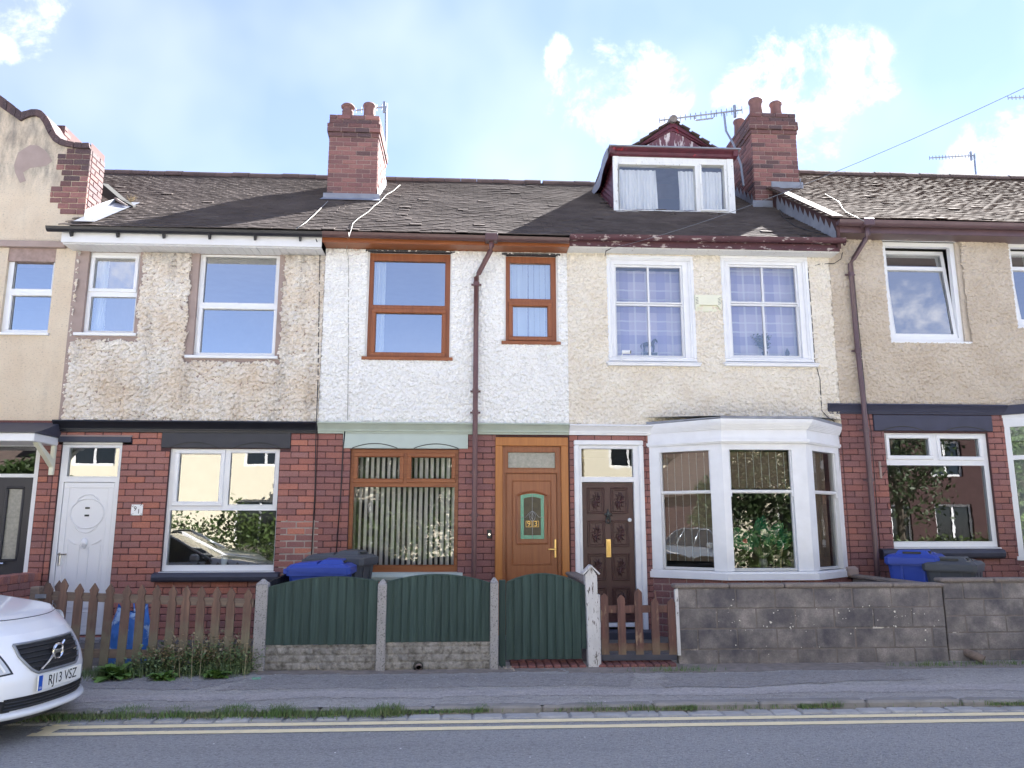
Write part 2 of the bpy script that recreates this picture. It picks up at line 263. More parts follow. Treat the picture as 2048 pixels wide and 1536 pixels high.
def check_mat():
    m, t, b = nodes('checked_curtain'); x = NT(t)
    def band(ax, per, a, e, ph):
        v = x.math('FRACT', x.math('ADD', x.math('DIVIDE', x.axis(ax), per), ph)); return x.math('MULTIPLY', x.math('GREATER_THAN', v, a), x.math('LESS_THAN', v, e))
    c = (.66, .62, .76); c = x.mix(x.math('MULTIPLY', band(0, .55, .12, .36, .1), .6), c, (.36, .36, .62)); c = x.mix(x.math('MULTIPLY', band(2, .47, .1, .38, .2), .6), c, (.36, .36, .62))
    for ax, per, a in ((0, .55, .5), (0, .55, .82), (2, .47, .5), (2, .47, .8)): c = x.mix(x.math('MULTIPLY', band(ax, per, a, a + .05, .1 if ax == 0 else .2), .6), c, (.85, .85, .9))
    x.l(c, b.inputs['Base Color']); b.inputs['Roughness'].default_value = .9; return m
MAT['purple_check'] = check_mat()

# ------------------------------------------------------------------ mesh helpers
def tag(o, label=None, cat=None, group=None, kind=None):
    if label: o['label'] = label
    if cat: o['category'] = cat
    if group: o['group'] = group
    if kind: o['kind'] = kind
    return o
WLOC = {}
def link(o, parent=None, local=False):
    COL.objects.link(o)
    if parent is not None:
        o.parent = parent
        if not local and parent.name in WLOC: o.matrix_parent_inverse = Matrix.Translation(-WLOC[parent.name])
    return o
def empty(name, loc, label=None, cat=None, group=None, rz=0, parent=None):
    o = bpy.data.objects.new(name, None); o.location = loc; o.rotation_euler.z = rz; o.empty_display_size = .2
    link(o, parent); WLOC[o.name] = Vector(loc)
    return tag(o, label, cat, group)
class MB:
    def __init__(s): s.v = []; s.f = []
    def add(s, v, f):
        n = len(s.v); s.v += [tuple(p) for p in v]; s.f += [tuple(i + n for i in q) for q in f]; return s
    def box(s, x0, x1, y0, y1, z0, z1, c=0):
        x0, x1 = min(x0, x1), max(x0, x1); y0, y1 = min(y0, y1), max(y0, y1); z0, z1 = min(z0, z1), max(z0, z1)
        if c <= 0:
            return s.add([(x, y, z) for x in (x0, x1) for y in (y0, y1) for z in (z0, z1)], [(0, 1, 3, 2), (4, 6, 7, 5), (0, 4, 5, 1), (2, 3, 7, 6), (0, 2, 6, 4), (1, 5, 7, 3)])
        c = min(c, (x1 - x0) * .45, (y1 - y0) * .45, (z1 - z0) * .45); V = []; K = {}
        for i, (x, sx) in enumerate(((x0, 1), (x1, -1))):
            for j, (y, sy) in enumerate(((y0, 1), (y1, -1))):
                for k, (z, sz) in enumerate(((z0, 1), (z1, -1))):
                    for a in range(3):
                        p = [x + sx * c, y + sy * c, z + sz * c]; p[a] = (x, y, z)[a]; K[i, j, k, a] = len(V); V.append(p)
        Fs = []
        for i in (0, 1):
            Fs += [(K[i, 0, 0, 0], K[i, 0, 1, 0], K[i, 1, 1, 0], K[i, 1, 0, 0]), (K[0, i, 0, 1], K[1, i, 0, 1], K[1, i, 1, 1], K[0, i, 1, 1]), (K[0, 0, i, 2], K[0, 1, i, 2], K[1, 1, i, 2], K[1, 0, i, 2])]
            for j in (0, 1):
                Fs += [(K[0, i, j, 1], K[1, i, j, 1], K[1, i, j, 2], K[0, i, j, 2]), (K[i, 0, j, 0], K[i, 1, j, 0], K[i, 1, j, 2], K[i, 0, j, 2]), (K[i, j, 0, 0], K[i, j, 1, 0], K[i, j, 1, 1], K[i, j, 0, 1])]
                for k in (0, 1): Fs.append((K[i, j, k, 0], K[i, j, k, 1], K[i, j, k, 2]))
        return s.add(V, Fs)
    def prism(s, poly, a, b, axis='y'):
        n = len(poly); f = {'y': lambda p, t: (p[0], t, p[1]), 'x': lambda p, t: (t, p[0], p[1]), 'z': lambda p, t: (p[0], p[1], t)}[axis]
        return s.add([f(p, a) for p in poly] + [f(p, b) for p in poly], [tuple(range(n))[::-1], tuple(range(n, 2 * n))] + [(i, (i + 1) % n, n + (i + 1) % n, n + i) for i in range(n)])
    def hexa(s, a, b):
        n = len(a); return s.add(list(a) + list(b), [tuple(range(n))[::-1], tuple(range(n, 2 * n))] + [(i, (i + 1) % n, n + (i + 1) % n, n + i) for i in range(n)])
    def tube(s, pts, r, n=8, caps=True):
        pts = [Vector(p) for p in pts]; rr = r if isinstance(r, (list, tuple)) else [r] * len(pts); rings = []
        for i, p in enumerate(pts):
            t = (pts[min(i + 1, len(pts) - 1)] - pts[max(i - 1, 0)]).normalized()
            u = t.cross(Vector((0, 0, 1)) if abs(t.z) < .95 else Vector((1, 0, 0))).normalized(); v = t.cross(u)
            rings.append([p + (u * math.cos(2 * math.pi * k / n) + v * math.sin(2 * math.pi * k / n)) * rr[i] for k in range(n)])
        V = [q for g in rings for q in g]; Fs = [(i * n + k, i * n + (k + 1) % n, (i + 1) * n + (k + 1) % n, (i + 1) * n + k) for i in range(len(pts) - 1) for k in range(n)]
        if caps: Fs += [tuple(range(n))[::-1], tuple(range(len(V) - n, len(V)))]
        return s.add(V, Fs)
    def lathe(s, prof, cx, cy, n=20, cz=0):
        V = [(cx + r * math.cos(2 * math.pi * k / n), cy + r * math.sin(2 * math.pi * k / n), cz + z) for r, z in prof for k in range(n)]
        return s.add(V, [(i * n + k, i * n + (k + 1) % n, (i + 1) * n + (k + 1) % n, (i + 1) * n + k) for i in range(len(prof) - 1) for k in range(n)])
    def grid(s, P):
        nu, nv = len(P), len(P[0]); return s.add([p for r in P for p in r], [(i * nv + j, (i + 1) * nv + j, (i + 1) * nv + j + 1, i * nv + j + 1) for i in range(nu - 1) for j in range(nv - 1)])
    def holes(s, x0, x1, z0, z1, hs, y0, y1):
        """slab y0 (front) .. y1 with rectangular holes, reveals included"""
        xs = sorted({x0, x1, *[min(max(h[i], x0), x1) for h in hs for i in (0, 1)]}); zs = sorted({z0, z1, *[min(max(h[i], z0), z1) for h in hs for i in (2, 3)]})
        inh = lambda x, z: any(h[0] < x < h[1] and h[2] < z < h[3] for h in hs)
        for a, b in zip(xs, xs[1:]):
            for c, d in zip(zs, zs[1:]):
                if b - a < 1e-6 or d - c < 1e-6 or inh((a + b) / 2, (c + d) / 2): continue
                s.add([(a, y0, c), (b, y0, c), (b, y0, d), (a, y0, d)], [(0, 1, 2, 3)])
        for h in list(hs) + [(x0, x1, z0, z1)]:
            a, b, c, d = h
            if y1 != y0: s.add([(a, y0, c), (b, y0, c), (b, y0, d), (a, y0, d), (a, y1, c), (b, y1, c), (b, y1, d), (a, y1, d)], [(0, 1, 5, 4), (1, 2, 6, 5), (2, 3, 7, 6), (3, 0, 4, 7)])
        return s
    def ring(s, r, wd, y0, y1, c=.004):
        a, b, z0, z1 = r; s.box(a, b, y0, y1, z0, z0 + wd, c); s.box(a, b, y0, y1, z1 - wd, z1, c); s.box(a, a + wd, y0, y1, z0 + wd, z1 - wd, c); return s.box(b - wd, b, y0, y1, z0 + wd, z1 - wd, c)
    def mesh(s, name, mat, smooth=False, angle=None):
        me = bpy.data.meshes.new(name); me.from_pydata(s.v, [], s.f); me.materials.append(MAT[mat] if isinstance(mat, str) else mat)
        if smooth: me.polygons.foreach_set('use_smooth', [True] * len(me.polygons))
        me.update(); return me
    def build(s, name, mat, parent=None, smooth=False, local=False, label=None, cat=None, group=None, kind=None):
        return tag(link(bpy.data.objects.new(name, s.mesh(name, mat, smooth)), parent, local), label, cat, group, kind)
def part(name, mat, parent, *boxes, c=.004, **k):
    m = MB()
    for b in boxes: m.box(*b, c=c)
    return m.build(name, mat, parent, **k)
def npmesh(name, V, Q, mat, parent=None, smooth=True, **k):
    me = bpy.data.meshes.new(name); V = np.asarray(V, dtype=np.float32); Q = np.asarray(Q, dtype=np.int32); n = Q.shape[1]
    me.vertices.add(len(V)); me.vertices.foreach_set('co', V.ravel()); me.loops.add(Q.size); me.loops.foreach_set('vertex_index', Q.ravel()); me.polygons.add(len(Q)); me.polygons.foreach_set('loop_start', np.arange(0, Q.size, n, dtype=np.int32))
    me.materials.append(MAT[mat]); me.update(calc_edges=True)
    if smooth: me.polygons.foreach_set('use_smooth', [True] * len(Q))
    return tag(link(bpy.data.objects.new(name, me), parent), **k)
def text(name, body, size, mat, loc, rot, parent=None, extrude=.001, sx=1.0, local=False, align='CENTER', shear=0):
    cu = bpy.data.curves.new(name, 'FONT'); cu.body = body; cu.size = size; cu.extrude = extrude; cu.align_x = align; cu.align_y = 'CENTER'; cu.resolution_u = 3; cu.shear = shear
    t = bpy.data.objects.new(name + '_tmp', cu); COL.objects.link(t); dg = bpy.context.evaluated_depsgraph_get(); me = bpy.data.meshes.new_from_object(t.evaluated_get(dg)); bpy.data.objects.remove(t)
    me.materials.clear(); me.materials.append(MAT[mat]); o = bpy.data.objects.new(name, me); o.location = loc; o.rotation_euler = rot; o.scale = (sx, 1, 1); return link(o, parent, local)
def vnoise(x, z, s, seed):
    """value noise on numpy arrays"""
    g = np.random.RandomState(seed).rand(256, 256); u, v = x * s + 100, z * s + 100; i, j = np.floor(u).astype(int), np.floor(v).astype(int); fu, fv = u - i, v - j; fu = fu * fu * (3 - 2 * fu); fv = fv * fv * (3 - 2 * fv)
    a, b, c, d = g[i % 256, j % 256], g[(i + 1) % 256, j % 256], g[i % 256, (j + 1) % 256], g[(i + 1) % 256, (j + 1) % 256]; return (a * (1 - fu) + b * fu) * (1 - fv) + (c * (1 - fu) + d * fu) * fv
def worley(x, z, s, seed):
    g = np.random.RandomState(seed).rand(128, 128, 3); u, v = x * s + 50, z * s + 50; i, j = np.floor(u).astype(int), np.floor(v).astype(int); best = np.zeros_like(u)
    for di in (-1, 0, 1):
        for dj in (-1, 0, 1):
            p = g[(i + di) % 128, (j + dj) % 128]; d = np.hypot(i + di + p[..., 0] - u, j + dj + p[..., 1] - v); best = np.maximum(best, np.sqrt(np.clip(1 - (d / (.45 + .4 * p[..., 2])) ** 2, 0, 1)) * (.5 + .5 * p[..., 2]))
    return best
def roughcast(name, x0, x1, z0, z1, hs, bands, mat, parent, seed, amp=.016, cell=.0095, lump=24, Y=-.012):
    def axis(a, b, br):
        pts = sorted({a, b, *[min(max(t, a), b) for t in br]}); out = []
        for p, q in zip(pts, pts[1:]): out += list(np.linspace(p, q, max(2, int((q - p) / cell) + 1))[:-1])
        return np.array(out + [b])
    xs = axis(x0, x1, [h[i] for h in hs for i in (0, 1)]); zs = axis(z0, z1, [h[i] for h in hs for i in (2, 3)])
    X, Z = np.meshgrid(xs, zs, indexing='ij'); jx = (vnoise(X, Z, 60, seed + 5) - .5) * .006
    h = worley(X + jx, Z, lump, seed) * .8 + worley(X, Z, lump * 1.8, seed + 1) * .55 + vnoise(X, Z, 10, seed + 2) * .25 + vnoise(X, Z, 90, seed + 3) * .3
    dsp = amp * (h - .55); Yv = Y - dsp; Zd = np.clip(Z - .55 * np.clip(dsp, 0, None), z0, z1); V = np.stack([X, Yv, Zd], -1).reshape(-1, 3); nx, nz_ = len(xs), len(zs)
    xc, zc = np.meshgrid((xs[1:] + xs[:-1]) / 2, (zs[1:] + zs[:-1]) / 2, indexing='ij'); keep = np.ones_like(xc, bool)
    for a, b, c, d in hs: keep &= ~((xc > a) & (xc < b) & (zc > c) & (zc < d))
    nn = (vnoise(xc, zc, 14, seed + 8) - .5) * .05 + (vnoise(xc, zc, 45, seed + 9) - .5) * .05
    for a, b, c, d in bands:
        sd = np.maximum(np.maximum(a - xc, xc - b), np.maximum(c - zc, zc - d)); keep &= ~(sd + nn < 0)
    I = np.arange(nx * nz_).reshape(nx, nz_); Q = np.stack([I[:-1, :-1], I[1:, :-1], I[1:, 1:], I[:-1, 1:]], -1)[keep]
    return npmesh(name, V, Q, mat, parent)

# bricks: one mesh per kind, placed as objects
BR_L, BR_H = .228, .0745
def brick_mesh(mat, v):
    m = MB(); r = random.Random(v); m.box(-BR_L / 2, BR_L / 2, 0, .055, -BR_H / 2, BR_H / 2, .005 + .002 * (v % 3)); m.v = [(x + r.uniform(-.002, .002), y + r.uniform(-.002, .002), z + r.uniform(-.0016, .0016)) for x, y, z in m.v]
    return m.mesh('brick', mat)
BRM = {}
def brick_inst(name, mat, loc, ang, ln, parent, hscale=1.0, tilt=0.0):
    v = rnd.randrange(5)
    if (mat, v) not in BRM: BRM[mat, v] = brick_mesh(mat, v)
    o = bpy.data.objects.new(name, BRM[mat, v]); o.location = loc; o.rotation_euler = (0, tilt, ang); o.scale = (ln / BR_L, 1, hscale); return link(o, parent)
def bricks(parent, mat, org, ang, u0, u1, z0, z1, hs=(), course=.084, length=.238, joint=.009, name='brick', off=0, matf=None, ztop=None):
    """lay a face of bricks; u runs along (cos ang, sin ang) from org; hs are openings in (u, z)"""
    ca, sa = math.cos(ang), math.sin(ang); n = int((z1 - z0) / course + .5); course = (z1 - z0) / n; hsc = (course - joint) / BR_H; c = 0
    for i in range(n):
        zc = z0 + (i + .5) * course; spans = [(u0, u1)]
        for a, b, c0, c1 in hs:
            if c0 - .01 < zc < c1 + .01: spans = [t for s in spans for t in ((s[0], min(s[1], a)), (max(s[0], b), s[1])) if t[1] - t[0] > .03]
        ph = ((i + off) % 2) * length / 2 + rnd.uniform(-.012, .012)
        for a, b in spans:
            k0 = math.floor((a - u0 - ph) / length); cuts = [a] + [u0 + ph + k * length for k in range(k0, k0 + 60) if a + .035 < u0 + ph + k * length < b - .035] + [b]
            for p, q in zip(cuts, cuts[1:]):
                if ztop and zc > ztop((p + q) / 2): continue
                u = (p + q) / 2; y = rnd.uniform(-.0025, .0025); mm = matf(u, zc) if matf else mat
                brick_inst(name, mm, (org[0] + ca * u - sa * y, org[1] + sa * u + ca * y, zc), ang, q - p - joint, parent, hsc); c += 1
    return c
# ------------------------------------------------------------------ the setting
XL, XR = -30, 40
KERB_Y = -3.6; PAVE_Y = -2.05
def strip(name, mat, pts, **k): return MB().add(pts, [(0, 1, 2, 3)]).build(name, mat, **k)
strip('ground', 'garden', [(-400, -400, -.02), (400, -400, -.02), (400, 400, -.02), (-400, 400, -.02)], kind='structure')
road = strip('road', 'asphalt', [(XL, -9.4, 0), (XR, -9.4, 0), (XR, KERB_Y, 0), (XL, KERB_Y, 0)], kind='structure')
def pz(y): return .062 + (y - KERB_Y) / (PAVE_Y - KERB_Y) * .045
# pavement: gently uneven sheet
xs = np.linspace(-12, 14, 261); ys = np.linspace(KERB_Y - .0, PAVE_Y + .25, 26); X, Y = np.meshgrid(xs, ys, indexing='ij')
Zp = .062 + (Y - KERB_Y) / (PAVE_Y - KERB_Y) * .045 + (vnoise(X, Y, .9, 3) - .5) * .012 + (vnoise(X, Y, 5, 4) - .5) * .005
I = np.arange(X.size).reshape(X.shape); Q = np.stack([I[:-1, :-1], I[1:, :-1], I[1:, 1:], I[:-1, 1:]], -1).reshape(-1, 4)
pave = npmesh('pavement', np.stack([X, Y, Zp], -1).reshape(-1, 3), Q, 'pave', kind='structure')
strip('far_pavement', 'pave', [(XL, -11.3, .09), (XR, -11.3, .09), (XR, -9.4, .09), (XL, -9.4, .09)], kind='structure')
def sheet(x, y): return .062 + (y - KERB_Y) / (PAVE_Y - KERB_Y) * .045 + (vnoise(x, y, .9, 3) - .5) * .012 + (vnoise(x, y, 5, 4) - .5) * .005
def patch(name, mat, poly, lift=.004):
    """a differently laid area of pavement, lying on the sheet, with an irregular outline"""
    P = np.array(poly); x0, y0 = P.min(0) - .05; x1, y1 = P.max(0) + .05; c = .02
    xs, ys = np.arange(x0, x1, c), np.arange(y0, y1, c); X, Y = np.meshgrid(xs, ys, indexing='ij'); V = np.stack([X, Y, sheet(X, Y) + lift * .7], -1).reshape(-1, 3)
    xc, yc = np.meshgrid(xs[:-1] + c / 2, ys[:-1] + c / 2, indexing='ij'); xj, yj = xc + (vnoise(xc, yc, 9, 8) - .5) * .12, yc + (vnoise(xc, yc, 7, 9) - .5) * .07 + (vnoise(xc, yc, 1.5, 10) - .5) * .08; ins = np.zeros_like(xc, bool); n = len(P)
    for i in range(n):
        a, b = P[i], P[(i + 1) % n]; cond = (a[1] > yj) != (b[1] > yj)
        with np.errstate(divide='ignore', invalid='ignore'): ins ^= cond & (xj < (b[0] - a[0]) * (yj - a[1]) / (b[1] - a[1]) + a[0])
    I = np.arange(X.size).reshape(X.shape); Q = np.stack([I[:-1, :-1], I[1:, :-1], I[1:, 1:], I[:-1, 1:]], -1)[ins]
    return npmesh(name, V, Q, mat, pave)
patch('resurfaced_patch', 'pave_dark', [(-2.3, -2.95), (1.55, -2.95), (1.75, -2.42), (-2.0, -2.42)])
patch('resurfaced_patch', 'pave_dark', [(-6.5, -2.9), (-2.45, -2.88), (-2.15, -2.5), (-6.5, -2.5)])
patch('resurfaced_patch', 'pave_dark', [(1.9, -3.02), (3.0, -3.05), (4.6, -2.8), (4.5, -2.48), (2.0, -2.45)], .006)
patch('worn_strip', 'pave_light', [(-6, -3.35), (-3, -3.3), (2.2, -3.3), (9, -3.28), (9, -3.08), (2.0, -3.06), (-6, -3.1)], .004)
patch('cement_fillet', 'cap', [(1.05, -2.42), (2.3, -2.40), (6.8, -2.35), (6.8, -2.03), (1.05, -2.06)], .004)
patch('cement_fillet', 'cap', [(-2.1, -2.34), (1.0, -2.34), (1.0, -2.14), (-2.1, -2.14)], .003)
# kerb stones
kerb = MB().box(-12, 14, KERB_Y - .004, KERB_Y + .004, -.02, .05).build('kerb', 'kerb', kind='structure')
x = -12
while x < 14:
    ln = rnd.uniform(.85, 1.0); m = MB().box(x + .002, x + ln - .002, KERB_Y - .035 + rnd.uniform(-.004, .004), KERB_Y + .11, -.05, .064 + rnd.uniform(-.004, .006), .018); m.build('kerb_stone', 'kerb', kerb); x += ln
# stone setts along the channel
x = -6.6
while x < 8:
    ln = rnd.uniform(.20, .30); dy = rnd.uniform(-.012, .012); m = MB().box(x + .006, x + ln - .008, -3.80 + dy, -3.645 + dy, -.05, .010 + rnd.uniform(-.004, .006), .012)
    m.v = [(a + rnd.uniform(-.006, .006), b + rnd.uniform(-.006, .006), c) for a, b, c in m.v]; m.build('sett', 'sett', road); x += ln
# double yellow lines with their closing bar
def ragged_line(y, wd, xa, xb):
    n = int((xb - xa) / .12); P = [[(xa + (xb - xa) * i / n, y - wd / 2 + rnd.uniform(-.004, .004), .004), (xa + (xb - xa) * i / n, y + wd / 2 + rnd.uniform(-.004, .004), .004)] for i in range(n + 1)]
    return MB().grid(P).build('yellow_line', 'yellow', road)
ragged_line(-3.89, .098, wz(105, 1447, 0).x, 14); ragged_line(-4.092, .098, wz(75, 1462, 0).x, 14)
a, b, c, d = wz(62, 1471, .005), wz(92, 1470, .005), wz(140, 1449, .005), wz(112, 1447, .005); MB().add([a, b, c, d], [(0, 1, 2, 3)]).build('yellow_line', 'yellow', road)
strip('front_garden', 'garden', [(-14, PAVE_Y + .1, .10), (20, PAVE_Y + .1, .10), (20, .3, .13), (-14, .3, .13)], kind='structure')

# ------------------------------------------------------------------ houses: shared builders
X91, X93, X95, X97, XEND = -5.50, -2.045, 1.405, 5.30, 11.6
STR_B, STR_T = 2.815, 2.965
def house(name, x, label): return empty(name, (x, 0, .1), label, 'house', 'terraced houses in the row')
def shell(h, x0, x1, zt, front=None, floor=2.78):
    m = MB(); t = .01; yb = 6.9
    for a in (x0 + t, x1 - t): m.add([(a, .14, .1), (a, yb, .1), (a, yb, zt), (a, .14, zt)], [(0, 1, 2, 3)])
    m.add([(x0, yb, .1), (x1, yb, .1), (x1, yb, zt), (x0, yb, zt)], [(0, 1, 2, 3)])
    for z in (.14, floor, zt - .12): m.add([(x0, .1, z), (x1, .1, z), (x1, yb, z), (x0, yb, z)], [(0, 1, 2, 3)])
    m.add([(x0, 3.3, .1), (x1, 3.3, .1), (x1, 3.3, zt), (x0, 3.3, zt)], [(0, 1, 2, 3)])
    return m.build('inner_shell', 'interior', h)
TILE_G, TILE_W = .1, .168
TILEM = {}
def tile_mesh(mat, v):
    r = random.Random(v); m = MB(); w2 = TILE_W / 2 - .002; L_ = .17; t = .014; h0, h1 = .0245, .004; cv = r.uniform(-.003, .004)
    V = [(-w2, 0, h0), (0, r.uniform(-.004, .004), h0 + cv), (w2, 0, h0), (-w2, L_, h1), (0, L_, h1 + cv), (w2, L_, h1)]; V += [(x, y, z - t) for x, y, z in V]
    m.add(V, [(0, 1, 4, 3), (1, 2, 5, 4), (0, 6, 7, 1), (1, 7, 8, 2), (0, 3, 9, 6), (2, 8, 11, 5)]); return m.mesh('tile', mat)
def roof(h, rp, x0, x1, mat, skip=lambda x, y: False, nobj=290, seed=1, rough=1.0, xl=None):
    r = random.Random(seed); ro = MB(); e = .03
    ux = x0 if xl is None else X91
    ro.add([(ux, rp.y0 + .02, rp.z(rp.y0 + .02) - e), (x1, rp.y0 + .02, rp.z(rp.y0 + .02) - e), (x1, RIDGE_Y, rp.z1 - e), (ux, RIDGE_Y, rp.z1 - e), (x0, 2 * RIDGE_Y - rp.y0, rp.z0 - e), (x1, 2 * RIDGE_Y - rp.y0, rp.z0 - e)], [(0, 1, 2, 3), (3, 2, 5, 4)])
    if xl: ro.add([(x0, .5, rp.z(.5) - e), (ux, .5, rp.z(.5) - e), (ux, RIDGE_Y, rp.z1 - e), (x0, RIDGE_Y, rp.z1 - e)], [(0, 1, 2, 3)])
    ro = ro.build('roof', 'underlay', h); ln = math.hypot(RIDGE_Y - rp.y0, rp.z1 - rp.z0); rows = int(ln / TILE_G); ca, sa = math.cos(rp.ang), math.sin(rp.ang); rest = MB(); n = 0
    base = [tile_mesh(mat, v) for v in range(4)]; bv = [([tuple(v.co) for v in me.vertices], [tuple(p.vertices) for p in me.polygons]) for me in base]
    for i in range(rows + 1):
        s = i * TILE_G; off = (i % 2) * TILE_W / 2; k = 0
        while True:
            xc = x0 + TILE_W / 2 - off + k * TILE_W; k += 1
            if xc > x1 + TILE_W * .1: break
            if xc < x0 - .02: continue
            if xl and xc < xl(rp.y0 + s * ca): continue
            if skip(xc, rp.y0 + s * ca): continue
            ds = r.gauss(0, .004 * rough); lift = abs(r.gauss(0, .0035 * rough)) + .008 * math.sin(xc * 1.7 + i * .11) * math.sin(i * .21 + seed); roll = r.gauss(0, .008 * rough); pit = r.gauss(0, .005 * rough); yaw = r.gauss(0, .010 * rough)
            if r.random() < .02 * rough: lift += .012; yaw += r.gauss(0, .05)
            v = r.randrange(4); loc = Vector((xc, rp.y0 + (s + ds) * ca - sa * lift, rp.z0 + (s + ds) * sa + ca * lift)); eu = Euler((rp.ang + pit, roll, yaw))
            if n < nobj:
                o = bpy.data.objects.new('tile', base[v]); o.location = loc; o.rotation_euler = eu; link(o, ro); n += 1
            else:
                mx = Matrix.Translation(loc) @ eu.to_matrix().to_4x4(); rest.add([mx @ Vector(q) for q in bv[v][0]], bv[v][1])
    rest.build('tiles', mat, ro, kind='stuff')
    x = x0
    while x < x1 - .05:
        l2 = min(.31, x1 - x); m = MB(); dz = r.uniform(-.006, .008)
        P = [[(xx, RIDGE_Y + .13 * math.cos(t), rp.z1 - .03 + dz + .11 * math.sin(t)) for t in np.linspace(math.pi, 0, 8)] for xx in (x, x + l2 - .006)]; m.grid(P); m.grid([[(a, b + (.012 if 0 else 0), c - .016) for a, b, c in q] for q in P]); m.build('ridge_tile', 'ridge', ro); x += l2
    return ro
def gutter(h, xa, xb, y, z, rr, mat, brackets=0, name='gutter', lip=None, tilt=0):
    m = MB(); A = [(rr * math.cos(t), rr * math.sin(t)) for t in np.linspace(math.pi, 2 * math.pi, 12)]; B = [((rr - .006) * math.cos(t), (rr - .006) * math.sin(t)) for t in np.linspace(2 * math.pi, math.pi, 12)]
    A[0] = (-rr - .006, .004); prof = [(y + p, z + q) for p, q in A + B]; m.prism(prof, xa, xb, 'x'); m.v = [(a, b, c + tilt * (a - xa) / (xb - xa)) for a, b, c in m.v]
    for e in (xa, xb): m.add([(e, y + p, z + q) for p, q in A], [tuple(range(12))])
    g = m.build(name, mat, h, smooth=False)
    for i in range(brackets):
        x = xa + (i + .5) * (xb - xa) / brackets; MB().prism([(y + rr * .2, z - rr - .004), (y - rr * .5, z - rr * .8), (y + .02, z - rr - .06), (y + rr + .01, z - rr - .03), (y + rr + .01, z - rr + .03)], x - .012, x + .012, 'x').build('gutter_bracket', mat, g)
    return g
def moulding(m, xa, xb, zb, zt, d=.105, y=0):
    h = zt - zb; P = [(y, zt + .012), (y - d, zt), (y - d - .004, zt - .12 * h), (y - d * .85, zt - .22 * h), (y - d * .55, zt - .5 * h), (y - d * .42, zt - .68 * h), (y - d * .46, zt - .72 * h), (y - d * .46, zt - .80 * h), (y - d * .28, zt - .82 * h), (y - d * .28, zb), (y, zb)]
    return m.prism(P, xa, xb, 'x')
def window(h, r, cells, mat, yf=.05, fd=.07, glass='glass', sashes=(), bead=.010, label=None, name='window', paney=.028, extra=None):
    m = MB().holes(r[0], r[1], r[2], r[3], cells, yf, yf + fd)
    for c in cells: m.ring((c[0] - bead, c[1] + bead, c[2] - bead, c[3] + bead), bead, yf - .006, yf + .02, .003)
    for s, wd in sashes: m.ring(s, wd, yf - .02, yf + .008, .006)
    if extra: extra(m)
    o = m.build(name, mat, h, label=label)
    for c in cells: MB().add([(c[0] - .004, yf + paney, c[2] - .004), (c[1] + .004, yf + paney, c[2] - .004), (c[1] + .004, yf + paney, c[3] + .004), (c[0] - .004, yf + paney, c[3] + .004)], [(0, 1, 2, 3)]).build('pane', glass, o)
    return o
def grow(r, d): return (r[0] - d, r[1] + d, r[2] - d, r[3] + d)
def curtain(name, x0, x1, z0, z1, Y, folds, amp, mat, label, group=None, gather=.3, cat='curtain'):
    P = []; n = max(10, folds * 7)
    for i in range(n + 1):
        t = i / n; row = []
        for k in range(7):
            v = k / 6; a = amp * (.55 + .45 * v); row.append((x0 + (x1 - x0) * t + .012 * math.sin(t * folds * 9 + v * 2), Y + a * math.sin(t * folds * 2 * math.pi + .6 * math.sin(v * 3 + folds)) + .3 * a * math.sin(t * folds * 4.7 + 1), z1 + (z0 - z1) * v))
        P.append(row)
    return MB().grid(P).build(name, mat, smooth=True, label=label, cat=cat, group=group)
def lintel(h, r, mat, arcs, y=-.016):
    o = MB().box(r[0], r[1], y, .05, r[2], r[3], .006).build('lintel', mat, h)
    for xa, xb, hh in arcs:
        pts = [(xa + (xb - xa) * t, y - .001, r[2] + .004 + hh * (1 - (2 * t - 1) ** 2)) for t in np.linspace(0, 1, 15)]; MB().tube(pts, .006, 5).build('arch_groove', 'vent', o)
    return o
def bullnose(h, xa, xb, zb, zt, d, mat, y=0, name='sill'):
    hh = zt - zb; P = [(y + .05, zt + .01), (y - d * .5, zt), (y - d * .85, zt - .15 * hh), (y - d, zt - .45 * hh), (y - d * .92, zt - .8 * hh), (y - d * .7, zb), (y + .05, zb)]; return MB().prism(P, xa, xb, 'x').build(name, mat, h)
def pipe(h, pts, r, mat, clips=(), name='downpipe'):
    o = MB().tube(pts, r, 14).build(name, mat, h, smooth=True)
    for x, y, z in clips:
        m = MB().tube([(x, y, z - .03), (x, y, z + .03)], r + .008, 14); m.box(x - r - .035, x + r + .035, y + r * .6, y + r + .012, z - .012, z + .012); m.build('pipe_clip', mat, o)
    return o
